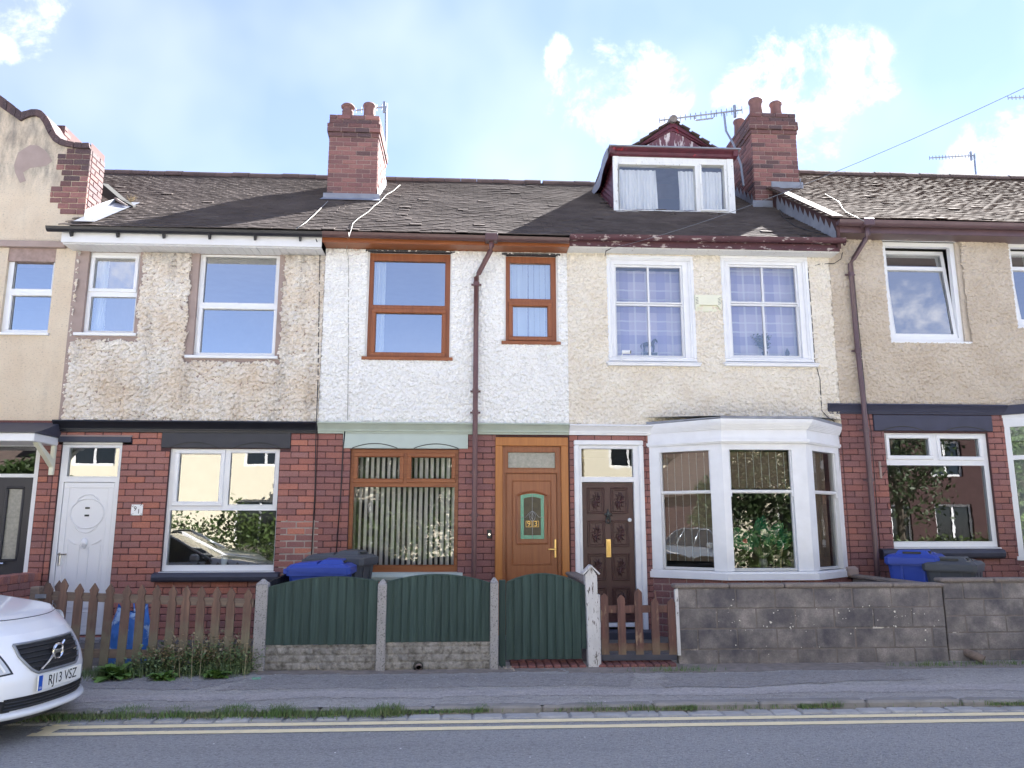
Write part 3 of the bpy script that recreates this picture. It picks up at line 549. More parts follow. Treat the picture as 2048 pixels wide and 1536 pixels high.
def chimney(h, x0, x1, y0, y1, zb, zt, mat, pots, label=None, bands=None, off=0, soot=0.0):
    c = .0825; core = MB().box(x0 + .009, x1 - .009, y0 + .009, y1 - .009, zb, zt - .01).build('chimney', 'mortar_pale', h, label=label)
    bands = bands or [(2, .008), (2, .036), (1, .016)]; z = zt
    segs = []
    for n, p in bands: segs.append((z - n * c, z, p)); z -= n * c
    segs.append((zb, z, -.0))
    core2 = MB()
    for a, b, p in segs:
        if p > .01: core2.box(x0 - p + .009, x1 + p - .009, y0 - p + .009, y1 + p - .009, a + .006, b - .006)
        mf = (lambda u, zz: 'brick_soot_dim' if rnd.random() < soot + (.75 if zz > zt - .42 else .08) else mat)
        bricks(core, mat, (x0 - p, y0 - p), 0, 0, x1 - x0 + 2 * p, a, b, course=c, joint=.011, off=off, matf=mf)
        bricks(core, mat, (x1 + p, y0 - p), math.pi / 2, .055, y1 - y0 + 2 * p, a, b, course=c, joint=.011, off=off + 1, matf=mf)
        bricks(core, mat, (x0 - p, y1 + p), -math.pi / 2, 0, y1 - y0 + 2 * p - .055, a, b, course=c, joint=.011, off=off + 1, matf=mf)
    core2.build('corbel_core', 'mortar_pale', core)
    m = MB(); m.hexa([(x0, y0, zt - .012), (x1, y0, zt - .012), (x1, y1, zt - .012), (x0, y1, zt - .012)], [(x0 + .1, y0 + .1, zt + .05), (x1 - .1, y0 + .1, zt + .05), (x1 - .1, y1 - .1, zt + .05), (x0 + .1, y1 - .1, zt + .05)]); m.build('flaunching', 'mortar_cap', core)
    for px_, py_, hh, kind in pots:
        hh *= 1.14
        r = .105 if kind != 'wide' else .12
        if kind == 'cowl': prof = [(r, 0), (r * .92, hh * .62), (r * .98, hh * .66), (r * .80, hh * .7), (r * .80, hh * .86), (r * 1.12, hh * .88), (r * 1.15, hh * .95), (r * .9, hh * 1.04), (0, hh * 1.1)]
        else: prof = [(r * 1.05, 0), (r * .96, hh * .4), (r * .98, hh * .42), (r * .92, hh * .5), (r * .95, hh * .56), (r * .90, hh * .62), (r * .94, hh * .68), (r * .88, hh * .76), (r * 1.06, hh * .86), (r * 1.1, hh * .94), (r * 1.0, hh), (r * .75, hh), (r * .7, hh * .5)]
        MB().lathe(prof, px_, py_, 24, zt + .01).build('pot', 'pot', core, smooth=True)
    return core
def flash(h, pts, th=.006, name='flashing', mat='lead'):
    m = MB(); n = len(pts); m.add(pts, [tuple(range(n))]); return m.build(name, mat, h)
def ground_wall(h, x0, x1, holes, mat, zt=STR_B, zb=.1, extra=None, matf=None, y=0, off=0):
    w_ = MB().holes(x0, x1, zb, zt, holes, y + .009, y + .14).build('brick_wall', 'mortar', h); n = bricks(w_, mat, (0, y), 0, x0 + .002, x1 - .002, zb, zt, holes, matf=matf, off=off); return w_

# ------------------------------------------------------------------ house 91
h = house('terraced_house', (X91 + X93) / 2, 'house 91 with dirty grey roughcast, white door and white plastic windows'); H91 = h
wa, wb = R(175, 502, 278, 668, .05), R(395, 502, 557, 713, .05); EV = 5.36
roughcast('upper_wall', X91, X93 - .004, STR_T, EV, [grow(wa, .012), grow(wb, .012)], [(wa[0] - .13, wa[1] + .05, wa[2] - .1, EV + .1), (wb[0] - .10, wb[1] + .07, wb[2] - .08, EV + .1), (X91 - .2, X91 + .05, 2.9, 5.6)], 'cast91', h, 11, amp=.046, lump=24)
m = MB().holes(X91 + .001, X93 - .004, STR_T, EV, [wa, wb], -.006, .12); m.build('cement_reveal', 'cement', h)
ga = [R(189, 517, 269, 577, .05), R(180, 594, 269, 662, .05)]; window(h, wa, ga, 'upvc', glass='glass', sashes=[(grow(ga[0], .055), .05)])
gb = [R(409, 515, 551, 606, .05), R(403, 619, 546, 706, .05)]; window(h, wb, gb, 'upvc', glass='glass', sashes=[(grow(gb[1], .05), .045)], extra=lambda m: m.box(wp(450, 0, .05).x, wp(522, 0, .05).x, .03, .05, wb[3] - .05, wb[3] - .03))
for r in (wa, wb): part('sill', 'upvc', h, (r[0] - .09, r[1] + .05, -.05, .06, r[2] - .045, r[2] - .005))
dr = R(109, 885, 231, 1268, .06); wr_ = R(333, 898, 555, 1142, .05); li = R(323, 861, 581, 896, -.016); dl = R(116, 873, 262, 884, -.03)
def patch91(u, z): return 'brick_red' if u < -2.6 or rnd.random() < .6 else 'brick_mid'
W91 = ground_wall(h, X91, X93, [grow(dr, .004), (wr_[0], wr_[1], wr_[2] - .06, wr_[3]), li, (dl[0], dl[1], dl[2] - .03, dl[3])], 'brick_red', matf=patch91)
lintel(h, li, 'lintel_dark', [(li[0] + .12, li[0] + .75, .07), (li[1] - .75, li[1] - .12, .07)]); part('door_lintel', 'slate', h, (dl[0], dl[1], -.03, .06, dl[2], dl[3]))
part('cement_fillet', 'cement', h, (dl[0] - .02, dl[1] + .01, -.02, .02, dl[3], dl[3] + .02))
moulding(MB(), X91 - .03, X93 - .002, STR_B, STR_T).build('string_course', 'black', h)
G = [R(357, 908, 439, 1003, .05), R(459, 906, 548, 1009, .05), R(337, 1021, 550, 1130, .05)]
W = window(h, wr_, G, 'upvc', glass='glass_low', sashes=[(grow(G[0], .06), .055)]); part('lower_sill', 'upvc', h, (wr_[0] - .02, wr_[1] + .02, -.02, .06, wr_[2] - .05, wr_[2] - .006))
s91 = R(303, 1146, 556, 1164, -.1); bullnose(h, s91[0], s91[1], s91[2], s91[3], .13, 'slate')
# repointed area right of the window
rp = R(556, 1040, 655, 1145, 0); MB().holes(rp[0] + .02, X93 + .06, rp[2] - .1, rp[3], [], .0035, .0035).build('repointing', 'mortar_patch', h)
# eaves: box soffit with fascia and boards, black gutter
part('fascia', 'soffit', h, (X91 - .06, X93 - .01, -.31, -.285, 5.375, 5.575)); sf = MB().box(X91 - .05, X93 - .012, -.284, .05, 5.372, 5.376).build('soffit', 'soffit', h)
x = X91 - .05
while x < X93 - .03: MB().box(x + .002, min(x + .1, X93 - .014) - .002, -.282, .02, 5.358, 5.371, .003).build('soffit_board', 'soffit', sf); x += .1
gutter(h, X91 - .22, X93 + .01, -.37, 5.555, .058, 'gut_black', 6)
# door 91
dg = R(139, 896, 239, 953, .06)
d = MB().holes(dr[0], dr[1], .16, dr[3], [dg, (dr[0] + .06, dr[1] - .06, .2, dg[2] - .075)], .03, .11); d.ring(grow(dg, .012), .012, .024, .05); d = d.build('door', 'upvc', h)
MB().add([(dg[0], .06, dg[2]), (dg[1], .06, dg[2]), (dg[1], .06, dg[3]), (dg[0], .06, dg[3])], [(0, 1, 2, 3)]).build('pane', 'glass_low', d)
lx0, lx1, lz1 = dr[0] + .064, dr[1] - .064, dg[2] - .08; lc = (lx0 + lx1) / 2
m = MB().box(lx0, lx1, .05, .095, .2, lz1, .006); m.ring((lx0, lx1, .2, lz1), .075, .04, .052, .006)
oz = wp(175, 1027, .06).z
def ell(a, b, t0, t1, zc, n=40): return [(lc + a * math.cos(t), .047, zc + b * math.sin(t)) for t in np.linspace(t0, t1, n)]
for a, b, t0, t1 in ((.215, .195, 0, 2 * math.pi), (.19, .25, rad(40), rad(140)), (.19, .25, rad(220), rad(320))): m.tube(ell(a, b, t0, t1, oz), .008, 6)
for s in (-1, 1):
    m.tube([(lc + s * .1, .047, oz - .40), (lc + s * .15, .047, oz - .385), (lc + s * .21, .047, oz - .345)], .008, 6); m.box(lc + s * .06 - .006, lc + s * .06 + .006, .044, .052, .55, oz - .43); m.box(lc + s * .21 - .006, lc + s * .21 + .006, .044, .052, .55, oz - .40)
m.ring((lc - .2, lc + .2, .30, .48), .012, .043, .052); m.ring((lc - .2, lc + .2, .52, .545), .008, .043, .052); m.build('door_leaf', 'upvc', d)
for z in (1027 - 11, 1027 + 4): MB().box(lc - .028, lc + .028, .042, .05, wp(175, z, .05).z - .012, wp(175, z, .05).z + .012).build('door_number_plate', 'vent', d)
kz = wp(173, 1085, .05).z; k = MB().lathe([(.0, .03), (.03, .026), (.045, .012), (.05, 0)], 0, 0, 14); k.v = [(lc + a, .05 - c, kz + b * 1.25) for a, b, c in k.v]; k.tube([(lc + .035 * math.cos(t), .028, kz - .035 + .04 * math.sin(t)) for t in np.linspace(0, 2 * math.pi, 16)], .008, 6); k.build('knocker', 'ceramic', d, smooth=True)
hz = wp(122, 1110, .04).z; part('handle', 'chrome', d, (lx0 + .02, lx0 + .05, .025, .04, hz - .14, hz + .03), (lx0 + .02, lx0 + .14, .0, .02, hz, hz + .02), c=.006)
part('door_step', 'concrete', h, (dr[0] - .03, dr[1] + .03, -.2, .02, .12, .165))
# number tile
tr_ = R(262, 1009, 285, 1031, -.02); nt_ = MB().box(tr_[0], tr_[1], -.02, -.004, tr_[2], tr_[3], .003).build('number_tile', 'ceramic', label='white ceramic tile reading 91 on the brick beside the white door', cat='number tile')
tcx, tcz = (tr_[0] + tr_[1]) / 2, (tr_[2] + tr_[3]) / 2
text('digit', '9', .085, 'ink', (tcx - .022, -.021, tcz + .015), (math.pi / 2, 0, 0), nt_); text('digit', '1', .085, 'ink', (tcx + .026, -.021, tcz - .02), (math.pi / 2, 0, 0), nt_)
m = MB()
for sx in (-1, 1):
    for sz in (-1, 1):
        for t in range(5): a = rnd.uniform(0, 6.3); x, z = tcx + sx * .055 + .012 * math.cos(a), tcz + sz * .055 + .012 * math.sin(a); m.box(x - .005, x + .005, -.0215, -.019, z - .003, z + .003)
m.build('corner_flower', 'ink', nt_)
curtain('net_curtain', wa[0] + .03, wa[0] + .2, wa[2] + .03, wa[3] - .1, .2, 4, .02, 'curtain', 'white curtain at the left edge of the narrow upstairs window of 91')

# ------------------------------------------------------------------ house 93
h = house('terraced_house', (X93 + X95) / 2, 'house 93 with bright white roughcast, wood-effect windows and number 93 door'); H93 = h
wa, wb = R(737, 508, 900, 716, .05), R(1011, 514, 1112, 685, .05); EV = 5.47
roughcast('upper_wall', X93, X95, STR_T, EV, [grow(wa, .022), grow(wb, .022)], [], 'cast93', h, 23, amp=.036, lump=26)
MB().holes(X93, X95, STR_T, EV, [wa, wb], -.002, .12).build('white_reveal', 'reveal_white', h)
for r, G, sash in ((wa, [R(747, 523, 890, 611, .05), R(751, 627, 883, 705, .05)], 1), (wb, [R(1020, 527, 1101, 598, .05), R(1026, 613, 1095, 673, .05)], 1)):
    window(h, r, G, 'oak', glass='glass', sashes=[(grow(G[1], .065), .06)]); part('sill', 'oakx', h, (r[0] - .06, r[1] + .05, -.055, .06, r[2] - .05, r[2] - .004)); part('head_strip', 'lintel_dark', h, (r[0] - .06, r[1] + .06, -.035, .04, r[3], r[3] + .03))
wr_ = R(698, 899, 916, 1145, .05); li = R(686, 862, 936, 897, -.016); dr = R(990, 875, 1138, 1270, .0)
def mf93(u, z): return 'brick_mid' if u < -.2 else ('brick_plum' if rnd.random() < .7 else 'brick_mid')
W93 = ground_wall(h, X93, X95, [(dr[0] + .01, dr[1] - .01, dr[2], dr[3] - .01), (wr_[0], wr_[1], wr_[2] - .05, wr_[3]), li], 'brick_mid', matf=mf93, off=1)
lintel(h, li, 'green_lintel', [(li[0] + .13, li[0] + .74, .062), (li[1] - .74, li[1] - .13, .062)])
moulding(MB(), X93 + .002, X95 - .002, STR_B, STR_T).build('string_course', 'green_pale', h)
G = [R(716, 914, 799, 957, .05), R(823, 915, 903, 957, .05), R(705, 974, 908, 1130, .05)]
window(h, wr_, G, 'oakx', glass='glass_blind', sashes=[(grow(G[0], .06), .055), (grow(G[1], .06), .055)]); part('lower_sill', 'oakx', h, (wr_[0], wr_[1], -.02, .06, wr_[2] - .045, wr_[2] - .004))
s93 = R(680, 1147, 925, 1160, -.1); bullnose(h, s93[0], s93[1], s93[2] - .02, s93[3], .11, 'green_lintel')
part('fascia', 'oakx', h, (X93 - .005, X95 + .005, -.30, -.275, 5.455, 5.56)); part('soffit', 'oakx', h, (X93, X95, -.274, .02, 5.465, 5.475)); gutter(h, X93 + .012, X95 - .01, -.37, 5.56, .06, 'gut_brown', 0, tilt=-.02)
g = wp(983, 485, -.37); e = wp(953, 540, -.09); pipe(h, [(g.x, -.37, 5.51), (g.x, -.37, 5.40), (g.x - .01, -.355, 5.36), (e.x + .03, -.11, 5.10), (e.x, -.09, 5.05), (e.x, -.09, 4.0), (e.x, -.13, 2.98), (e.x, -.13, 1.0), (e.x, -.10, .12)], .036, 'pipe_brown', [(e.x, -.09, wp(950, 782, -.09).z), (e.x, -.09, 4.95), (e.x, -.13, wp(950, 945, -.1).z), (e.x, -.13, wp(950, 1030, -.1).z), (e.x, -.12, wp(950, 825, -.1).z)])
part('gutter_outlet', 'gut_brown', h, (g.x - .09, g.x + .09, -.445, -.30, 5.475, 5.585), c=.012)
# door 93
iw = .10; ix0, ix1, iz1 = dr[0] + iw, dr[1] - iw, dr[3] - .12
d = MB().box(dr[0], dr[0] + iw, -.03, .08, .12, dr[3] - .12, .006); d.box(dr[1] - iw, dr[1], -.03, .08, .12, dr[3] - .12, .006); d.box(dr[0], dr[1], -.03, .08, dr[3] - .12, dr[3], .006); d = d.build('door', 'oak_light', h)
tg = R(1016, 905, 1110, 936, .04)
m = MB().holes(ix0, ix1, .14, iz1, [tg, (ix0 + .055, ix1 - .055, .19, tg[2] - .075)], .03, .09); m.ring(grow(tg, .014), .014, .022, .05); m.ring((ix0 + .045, ix1 - .045, .19, tg[2] - .065), .012, .018, .034); m.build('door_frame', 'oak', d)
MB().add([(tg[0], .05, tg[2]), (tg[1], .05, tg[2]), (tg[1], .05, tg[3]), (tg[0], .05, tg[3])], [(0, 1, 2, 3)]).build('frosted_pane', 'frosted', d)
lx0, lx1, lz1 = ix0 + .057, ix1 - .057, tg[2] - .078
gl_ = R(1041, 991, 1088, 1078, .04); lc = (gl_[0] + gl_[1]) / 2; gx = (gl_[1] - gl_[0]) / 2
m = MB().box(lx0, lx1, .045, .09, .19, lz1, .004); m.ring((lx0 + .075, lx1 - .075, 1.05, lz1 - .09), .016, .034, .05, .006); m.ring((lx0 + .095, lx1 - .095, .35, .86), .02, .034, .05, .006); m.ring((lx0 + .16, lx1 - .16, .42, .74), .02, .03, .05, .006)
ar = [(lc - gx - .05, 0, gl_[2] - .06), (lc - gx - .05, 0, gl_[3] - .0)] + [(lc + (gx + .05) * t, 0, gl_[3] + .055 * (1 - t * t)) for t in np.linspace(-1, 1, 9)] + [(lc + gx + .05, 0, gl_[3] - .0), (lc + gx + .05, 0, gl_[2] - .06), (lc - gx - .05, 0, gl_[2] - .06)]
m.tube([(a, .036, c) for a, b, c in ar], .016, 6); m.build('door_leaf', 'oak', d)
arc = lambda gx, z0, z1, rise: [(lc - gx, z0), (lc + gx, z0)] + [(lc + gx * t, z1 + rise * (1 - t * t)) for t in np.linspace(1, -1, 9)]
o = MB().prism(arc(gx, gl_[2], gl_[3], .025), .032, .044).build('leaded_pane', 'lead_glass', d)
m = MB(); outer, inner = arc(gx, gl_[2], gl_[3], .025), arc(gx - .045, gl_[2] + .05, gl_[3] - .04, .02)
for i in range(len(outer)): j = (i + 1) % len(outer); m.hexa([(outer[i][0], .03, outer[i][1]), (outer[j][0], .03, outer[j][1]), (inner[j][0], .03, inner[j][1]), (inner[i][0], .03, inner[i][1])], [(p[0], .033, p[1]) for p in (outer[i], outer[j], inner[j], inner[i])])
m.build('teal_border', 'teal', o)
m = MB(); m.tube([(lc, .029, gl_[2]), (lc, .029, gl_[3] + .02)], .003, 5); zc = (gl_[2] + gl_[3]) / 2
for s in (-1, 1): m.tube([(lc + s * gx, .029, zc), (lc + s * .09, .029, zc), (lc + s * .05, .029, zc + .05), (lc, .029, zc + .085)], .003, 5); m.tube([(lc, .029, zc + .08), (lc + s * .045, .028, zc + .03), (lc + s * .03, .028, zc - .03), (lc, .028, zc - .06)], .004, 5); m.tube([(lc, .029, zc + .06), (lc + s * .02, .028, zc + .01), (lc, .028, zc - .03)], .003, 5)
m.build('lead_came', 'alu', o)
nzv = wp(1064, 1048, .03).z
for s, t in ((-1, '9'), (1, '3')):
    cx = lc + s * .048; MB().ring((cx - .042, cx + .042, nzv - .042, nzv + .042), .006, .026, .031, .001).build('number_frame', 'gold', o); text('digit', t, .1, 'gold', (cx, .028, nzv), (math.pi / 2, 0, 0), o)
hz = wp(1105, 1098, .0).z; part('handle', 'brass', d, (lx1 - .045, lx1 - .012, .02, .046, hz - .12, hz + .13), (lx1 - .13, lx1 - .015, -.02, .01, hz - .015, hz + .008), c=.007)
part('door_step', 'concrete', h, (dr[0] - .03, dr[1] + .03, -.25, .02, .12, .15))
b = R(974, 1059, 983, 1077, -.02); o = MB().box(b[0], b[1], -.03, 0, b[2], b[3], .006).build('doorbell', 'carblack', label='small black doorbell camera on the brick left of door 93', cat='doorbell'); k = MB().lathe([(0, .004), (.016, .004), (.018, 0)], 0, 0, 14); k.v = [((b[0] + b[1]) / 2 + p, -.03 - r_, b[2] + .055 + q) for p, q, r_ in k.v]; k.build('button', 'chrome', o)
# blinds and curtains of 93
vb = empty('vertical_blind', ((wr_[0] + wr_[1]) / 2, .2, wr_[2]), 'cream vertical slat blind behind the wood-framed ground window of 93', 'blind')
x = wr_[0] + .06; i = 0
while x < wr_[1] - .04:
    a = rad(58 + rnd.uniform(-4, 4)); dx, dy = .0445 * math.cos(a), .0445 * math.sin(a); P = [[(x - dx, .165 + dy, z), (x, .169, z), (x + dx, .165 - dy, z)] for z in (wr_[3] - .05, wr_[2] + .09)]; m = MB().grid(P); m.build('slat', 'blind', vb); x += .0745
part('head_rail', 'upvc', vb, (wr_[0] + .02, wr_[1] - .02, .18, .24, wr_[3] - .05, wr_[3] - .02)); m = MB(); m.tube([(wr_[0] + .05, .2, wr_[2] + .085), (wr_[1] - .05, .2, wr_[2] + .085)], .003, 5); m.build('bead_chain', 'upvc', vb)
curtain('net_curtain', wa[0] + .03, wa[0] + .22, wa[2] + .03, wa[3] - .06, .16, 6, .015, 'curtain', 'gathered white net at the left of the wide upstairs window of 93')
vb = empty('vertical_blind', ((wb[0] + wb[1]) / 2, .2, wb[2]), 'pale vertical slat blind in the narrow upstairs window of 93', 'blind'); x = wb[0] + .05
while x < wb[1] - .03:
    a = rad(25 + rnd.uniform(-12, 12)); dx, dy = .042 * math.cos(a), .042 * math.sin(a); MB().grid([[(x - dx + k, .17 + dy, z), (x + k, .176, z), (x + dx + k, .17 - dy, z)] for z, k in ((wb[3] - .04, 0), (wb[2] + .05, rnd.uniform(-.015, .015)))]).build('slat', 'curtain_blue', vb); x += .082

# ------------------------------------------------------------------ house 95
h = house('terraced_house', (X95 + X97) / 2, 'house 95 with cream roughcast, white bay window, dark door and roof dormer'); H95 = h
wa, wb = R(1214, 512, 1389, 726, .0), R(1444, 514, 1620, 727, .0); EV = 5.50
rc95 = roughcast('upper_wall', X95, X97, STR_T, EV, [grow(wa, -.01), grow(wb, -.01)], [], 'cast95', h, 37, amp=.033, lump=26)
MB().holes(X95, X97, STR_T, EV, [grow(wa, -.01), grow(wb, -.01)], .004, .12).build('wall_backing', 'cast95', h)
for r, gx0, gx1, bar in ((wa, 1233, 1362, 1297.5), (wb, 1463, 1593, 1527)):
    cells = []
    zr = (wp(bar, 605, .05).z, wp(bar, 612, .05).z); x0, x1 = wp(gx0, 625, .05).x, wp(gx1, 625, .05).x; zt, zb = wp(bar, 536, .05).z, wp(bar, 711, .05).z; xb = wp(bar, 625, .05).x; t = .014
    cells = [(x0, xb - t, zr[0], zt), (xb + t, x1, zr[0], zt), (x0, xb - t, zb, zr[1]), (xb + t, x1, zb, zr[1])]
    m = MB().holes(r[0] + .02, r[1] - .02, r[2], r[3] - .02, [(x0 - .03, x1 + .03, zb - .06, zt + .03)], -.005, .1); m.ring(r, .055, -.04, .0, .012); m.ring(grow(r, -.05), .03, -.03, .0, .01); m.box(r[0], r[1], -.04, 0, r[2], r[2] + .02)
    W = m.build('window', 'white', h)
    for k, (z0, z1, yy) in enumerate(((zr[0] - .02, zt + .035, .03), (zb - .065, zr[1] + .028, .055))):
        cs = cells[0:2] if k == 0 else cells[2:4]; s = MB().holes(x0 - .035, x1 + .035, z0, z1, cs, yy, yy + .035)
        for c in cs: s.ring(grow(c, .008), .008, yy - .006, yy + .01, .002)
        if k == 0:
            for xx in (x0 - .03, x1 + .03): s.box(xx - .014, xx + .014, yy - .012, yy + .02, z0 - .055, z0, .006)
        s.build('sash', 'white', W)
        for c in cs: MB().add([(c[0], yy + .02, c[2]), (c[1], yy + .02, c[2]), (c[1], yy + .02, c[3]), (c[0], yy + .02, c[3])], [(0, 1, 2, 3)]).build('pane', 'glass_net', W)
    part('sill', 'white', h, (r[0] - .02, r[1] + .03, -.09, .0, r[2] - .055, r[2] - .008)); part('sill_nosing', 'white', h, (r[0] - .04, r[1] + .05, -.1, -.02, r[2] - .03, r[2] - .004), c=.01)
for r, s in ((wa, 'left'), (wb, 'right')): curtain('checked_curtain', r[0] + .08, r[1] - .08, r[2] + .06, r[3] - (.16 if s == 'left' else .1), .22, 5, .012, 'purple_check', 'lilac checked curtain filling the %s upstairs sash window of 95' % s, 'lilac checked curtains')
dr = R(1150, 881, 1291, 1258, .0)
BX = [wp(1301, 1000, 0).x, 3.36, 4.50, wp(1686, 1000, 0).x]; BY = -.6
BZ = lambda py: wp(1530, py, BY - .02).z
def mf95(u, z): return 'brick_plum' if rnd.random() < .75 else 'brick_mid'
W95 = ground_wall(h, X95, X97, [(dr[0] + .03, dr[1] - .03, dr[2] - .1, dr[3] - .02), (BX[0] + .02, BX[3] - .02, .1, 2.95)], 'brick_plum', matf=mf95)
moulding(MB(), X95 + .002, BX[0] + .05, STR_B, STR_T - .01).build('string_course', 'white', h)
# canted bay
BC = [(BX[0], 0), (BX[1], BY), (BX[2], BY), (BX[3], 0)]
def bayband(m, z0, z1, d, inset=.09):
    """band round the bay between z0 and z1, standing d proud of the faces"""
    nn = [Vector((-(b[1] - a[1]), (b[0] - a[0]))).normalized() for a, b in zip(BC, BC[1:])]; nn = [Vector((-n.x, -n.y)) for n in nn]
    def ringpts(d):
        out = []
        for i, p in enumerate(BC):
            if i == 0: t = Vector((BC[0][0], .0)) + Vector((-d * .45, 0))
            elif i == 3: t = Vector((BC[3][0], .0)) + Vector((d * .45, 0))
            else: b = (nn[i - 1] + nn[i]); b = b / b.dot(nn[i]); t = Vector(p) + b * d
            out.append(t)
        return out
    O, I = ringpts(d), ringpts(d - inset)
    for i in range(3): m.hexa([(O[i].x, O[i].y, z0), (O[i + 1].x, O[i + 1].y, z0), (I[i + 1].x, I[i + 1].y, z0), (I[i].x, I[i].y, z0)], [(O[i].x, O[i].y, z1), (O[i + 1].x, O[i + 1].y, z1), (I[i + 1].x, I[i + 1].y, z1), (I[i].x, I[i].y, z1)])
    return m
bay = bayband(MB(), BZ(897), BZ(880), .0, .12).build('bay_window', 'white', h)
m = MB(); zt, zb = BZ(840), BZ(859)
for k in range(7): t0, t1 = k / 7, (k + 1) / 7; bayband(m, zb + (zt - zb) * t0, zb + (zt - zb) * t1, .045 + .10 * math.sin(t1 * math.pi / 2) ** 1.3, .2)
m.build('cornice', 'white', bay); bayband(MB(), BZ(879), BZ(858), .03, .13).build('frieze', 'white', bay); m = bayband(MB(), BZ(884), BZ(878.5), .075, .14); bayband(m, BZ(886.5), BZ(884), .05, .12); m.build('frieze_moulding', 'white', bay)
m = MB(); bayband(m, zt, zt + .03, .15, .5); m.add([(BX[0] - .1, -.02, zt + .1), (BX[3] + .1, -.02, zt + .1), (BX[2] + .07, BY - .15, zt + .03), (BX[1] - .07, BY - .15, zt + .03)], [(0, 1, 2, 3)]); m.v = [(a, b, c + rnd.uniform(-.008, .012)) for a, b, c in m.v]; m.build('bay_roof', 'lead', bay)
m = bayband(MB(), BZ(1160), BZ(1147), .085, .2); m.build('bay_sill', 'white', bay); bayband(MB(), BZ(1147), BZ(1143), .045, .15).build('bay_sub_sill', 'white', bay)
z0, z1 = BZ(1142.5), BZ(897)
faces = [(BC[0], BC[1], .15, .17), (BC[1], BC[2], .09, .20), (BC[2], BC[3], .17, .13)]
for fi, (a, b, ml, mr_) in enumerate(faces):
    a, b = Vector(a), Vector(b); ln = (b - a).length; ang = math.atan2(b.y - a.y, b.x - a.x); mx = Matrix.Translation((a.x, a.y, 0)) @ Matrix.Rotation(ang, 4, 'Z')
    gx0, gx1 = ml, ln - mr_; zr = (BZ(979.5), BZ(986)); top = (gx0 + .02, gx1 - .02, zr[0] + .0, BZ(899)); bot = (gx0 + .02, gx1 - .02, BZ(1137), zr[1] - .0)
    def T(m): m.v = [tuple(mx @ Vector(v)) for v in m.v]; return m
    post = MB().holes(0, ln, z0, z1, [(gx0, gx1, z0, z1 - .012)], 0, .11); T(post).build('mullion', 'white', bay)
    for c, yy, zz in ((top, .025, (zr[0] - .03, z1 - .01)), (bot, .05, (z0, zr[1] + .03))):
        s = MB().holes(gx0 - .001, gx1 + .001, zz[0], zz[1], [c], yy, yy + .04); s.ring(grow(c, .01), .01, yy - .006, yy + .01, .003)
        if c is top and fi != 0:
            for xx in (gx0 + .012, gx1 - .012): s.box(xx - .012, xx + .012, yy - .015, yy + .02, zz[0] - .06, zz[0], .005)
        T(s).build('sash', 'white', bay); T(MB().add([(c[0], yy + .02, c[2]), (c[1], yy + .02, c[2]), (c[1], yy + .02, c[3]), (c[0], yy + .02, c[3])], [(0, 1, 2, 3)])).build('pane', 'glass_old', bay)
    # slatted blind behind each face (the front one is raised to the meeting rail)
    if fi < 2:
        zb_ = BZ(1125) if fi == 0 else BZ(974); bl = empty('roll_blind', tuple(mx @ Vector(((gx0 + gx1) / 2, .14, zb_))), 'brown slatted roll blind %s of the bay window' % ('lowered in the left side pane' if fi == 0 else 'half raised in the front pane'), 'blind', 'slatted blinds in the bay window'); z = z1 - .03
        m = MB()
        while z > zb_: m.box(gx0 + .0, gx1, .135, .139, z - .016, z - .001); z -= .017
        T(m).build('slats', 'bamboo', bl, kind='stuff'); xx = gx0 + .06
        while xx < gx1: T(MB().tube([(xx, .13, z1 - .03), (xx, .13, zb_)], .0025, 4)).build('cord', 'curtain', bl); xx += .105
    else: m = MB(); m.grid([[tuple(mx @ Vector((gx0 + .02 + (gx1 - gx0 - .1) * t, .16 + .02 * math.sin(t * 30), zz))) for zz in (z1, z0)] for t in np.linspace(0, 1, 30)]); m.build('side_curtain', 'bamboo', smooth=True, label='brown drape behind the right side pane of the bay window', cat='curtain')
# brick base of bay
base = MB(); base.hexa([(p[0], p[1] + .009, .1) for p in BC], [(p[0], p[1] + .009, BZ(1160)) for p in BC]); base = base.build('bay_base', 'mortar_pale', h)
for a, b in zip(BC, BC[1:]): ang = math.atan2(b[1] - a[1], b[0] - a[0]); bricks(base, 'brick_plum', a, ang, 0, math.hypot(b[0] - a[0], b[1] - a[1]), .1, BZ(1160), joint=.012, matf=mf95)
part('window_board', 'bamboo', h, (BX[1] - .1, BX[2] + .1, BY + .13, .2, BZ(1141) - .03, BZ(1141)))
# door 95
tg = R(1162, 898, 1265, 954, .05); m = MB().holes(dr[0] + .02, dr[1] - .02, .2, dr[3] - .02, [tg, (tg[0], tg[1], .2, tg[2] - .07)], .0, .12)
m.box(dr[0], dr[0] + .07, -.035, .02, .2, dr[3] - .07, .012); m.box(dr[1] - .07, dr[1], -.035, .02, .2, dr[3] - .07, .012); m.box(dr[0], dr[1], -.035, .02, dr[3] - .07, dr[3], .012); d = m.build('door', 'white', h)
MB().add([(tg[0], .05, tg[2]), (tg[1], .05, tg[2]), (tg[1], .05, tg[3]), (tg[0], .05, tg[3])], [(0, 1, 2, 3)]).build('pane', 'glass_old', d)
lx0, lx1, lz1, lz0 = tg[0] + .004, tg[1] - .004, tg[2] - .075, .30; leaf = MB().box(lx0, lx1, .06, .1, lz0, lz1).build('door_leaf', 'darkdoor', d); lc = (lx0 + lx1) / 2
pw = (lx1 - lx0 - .22) / 2; ph = (lz1 - lz0 - .42) / 4
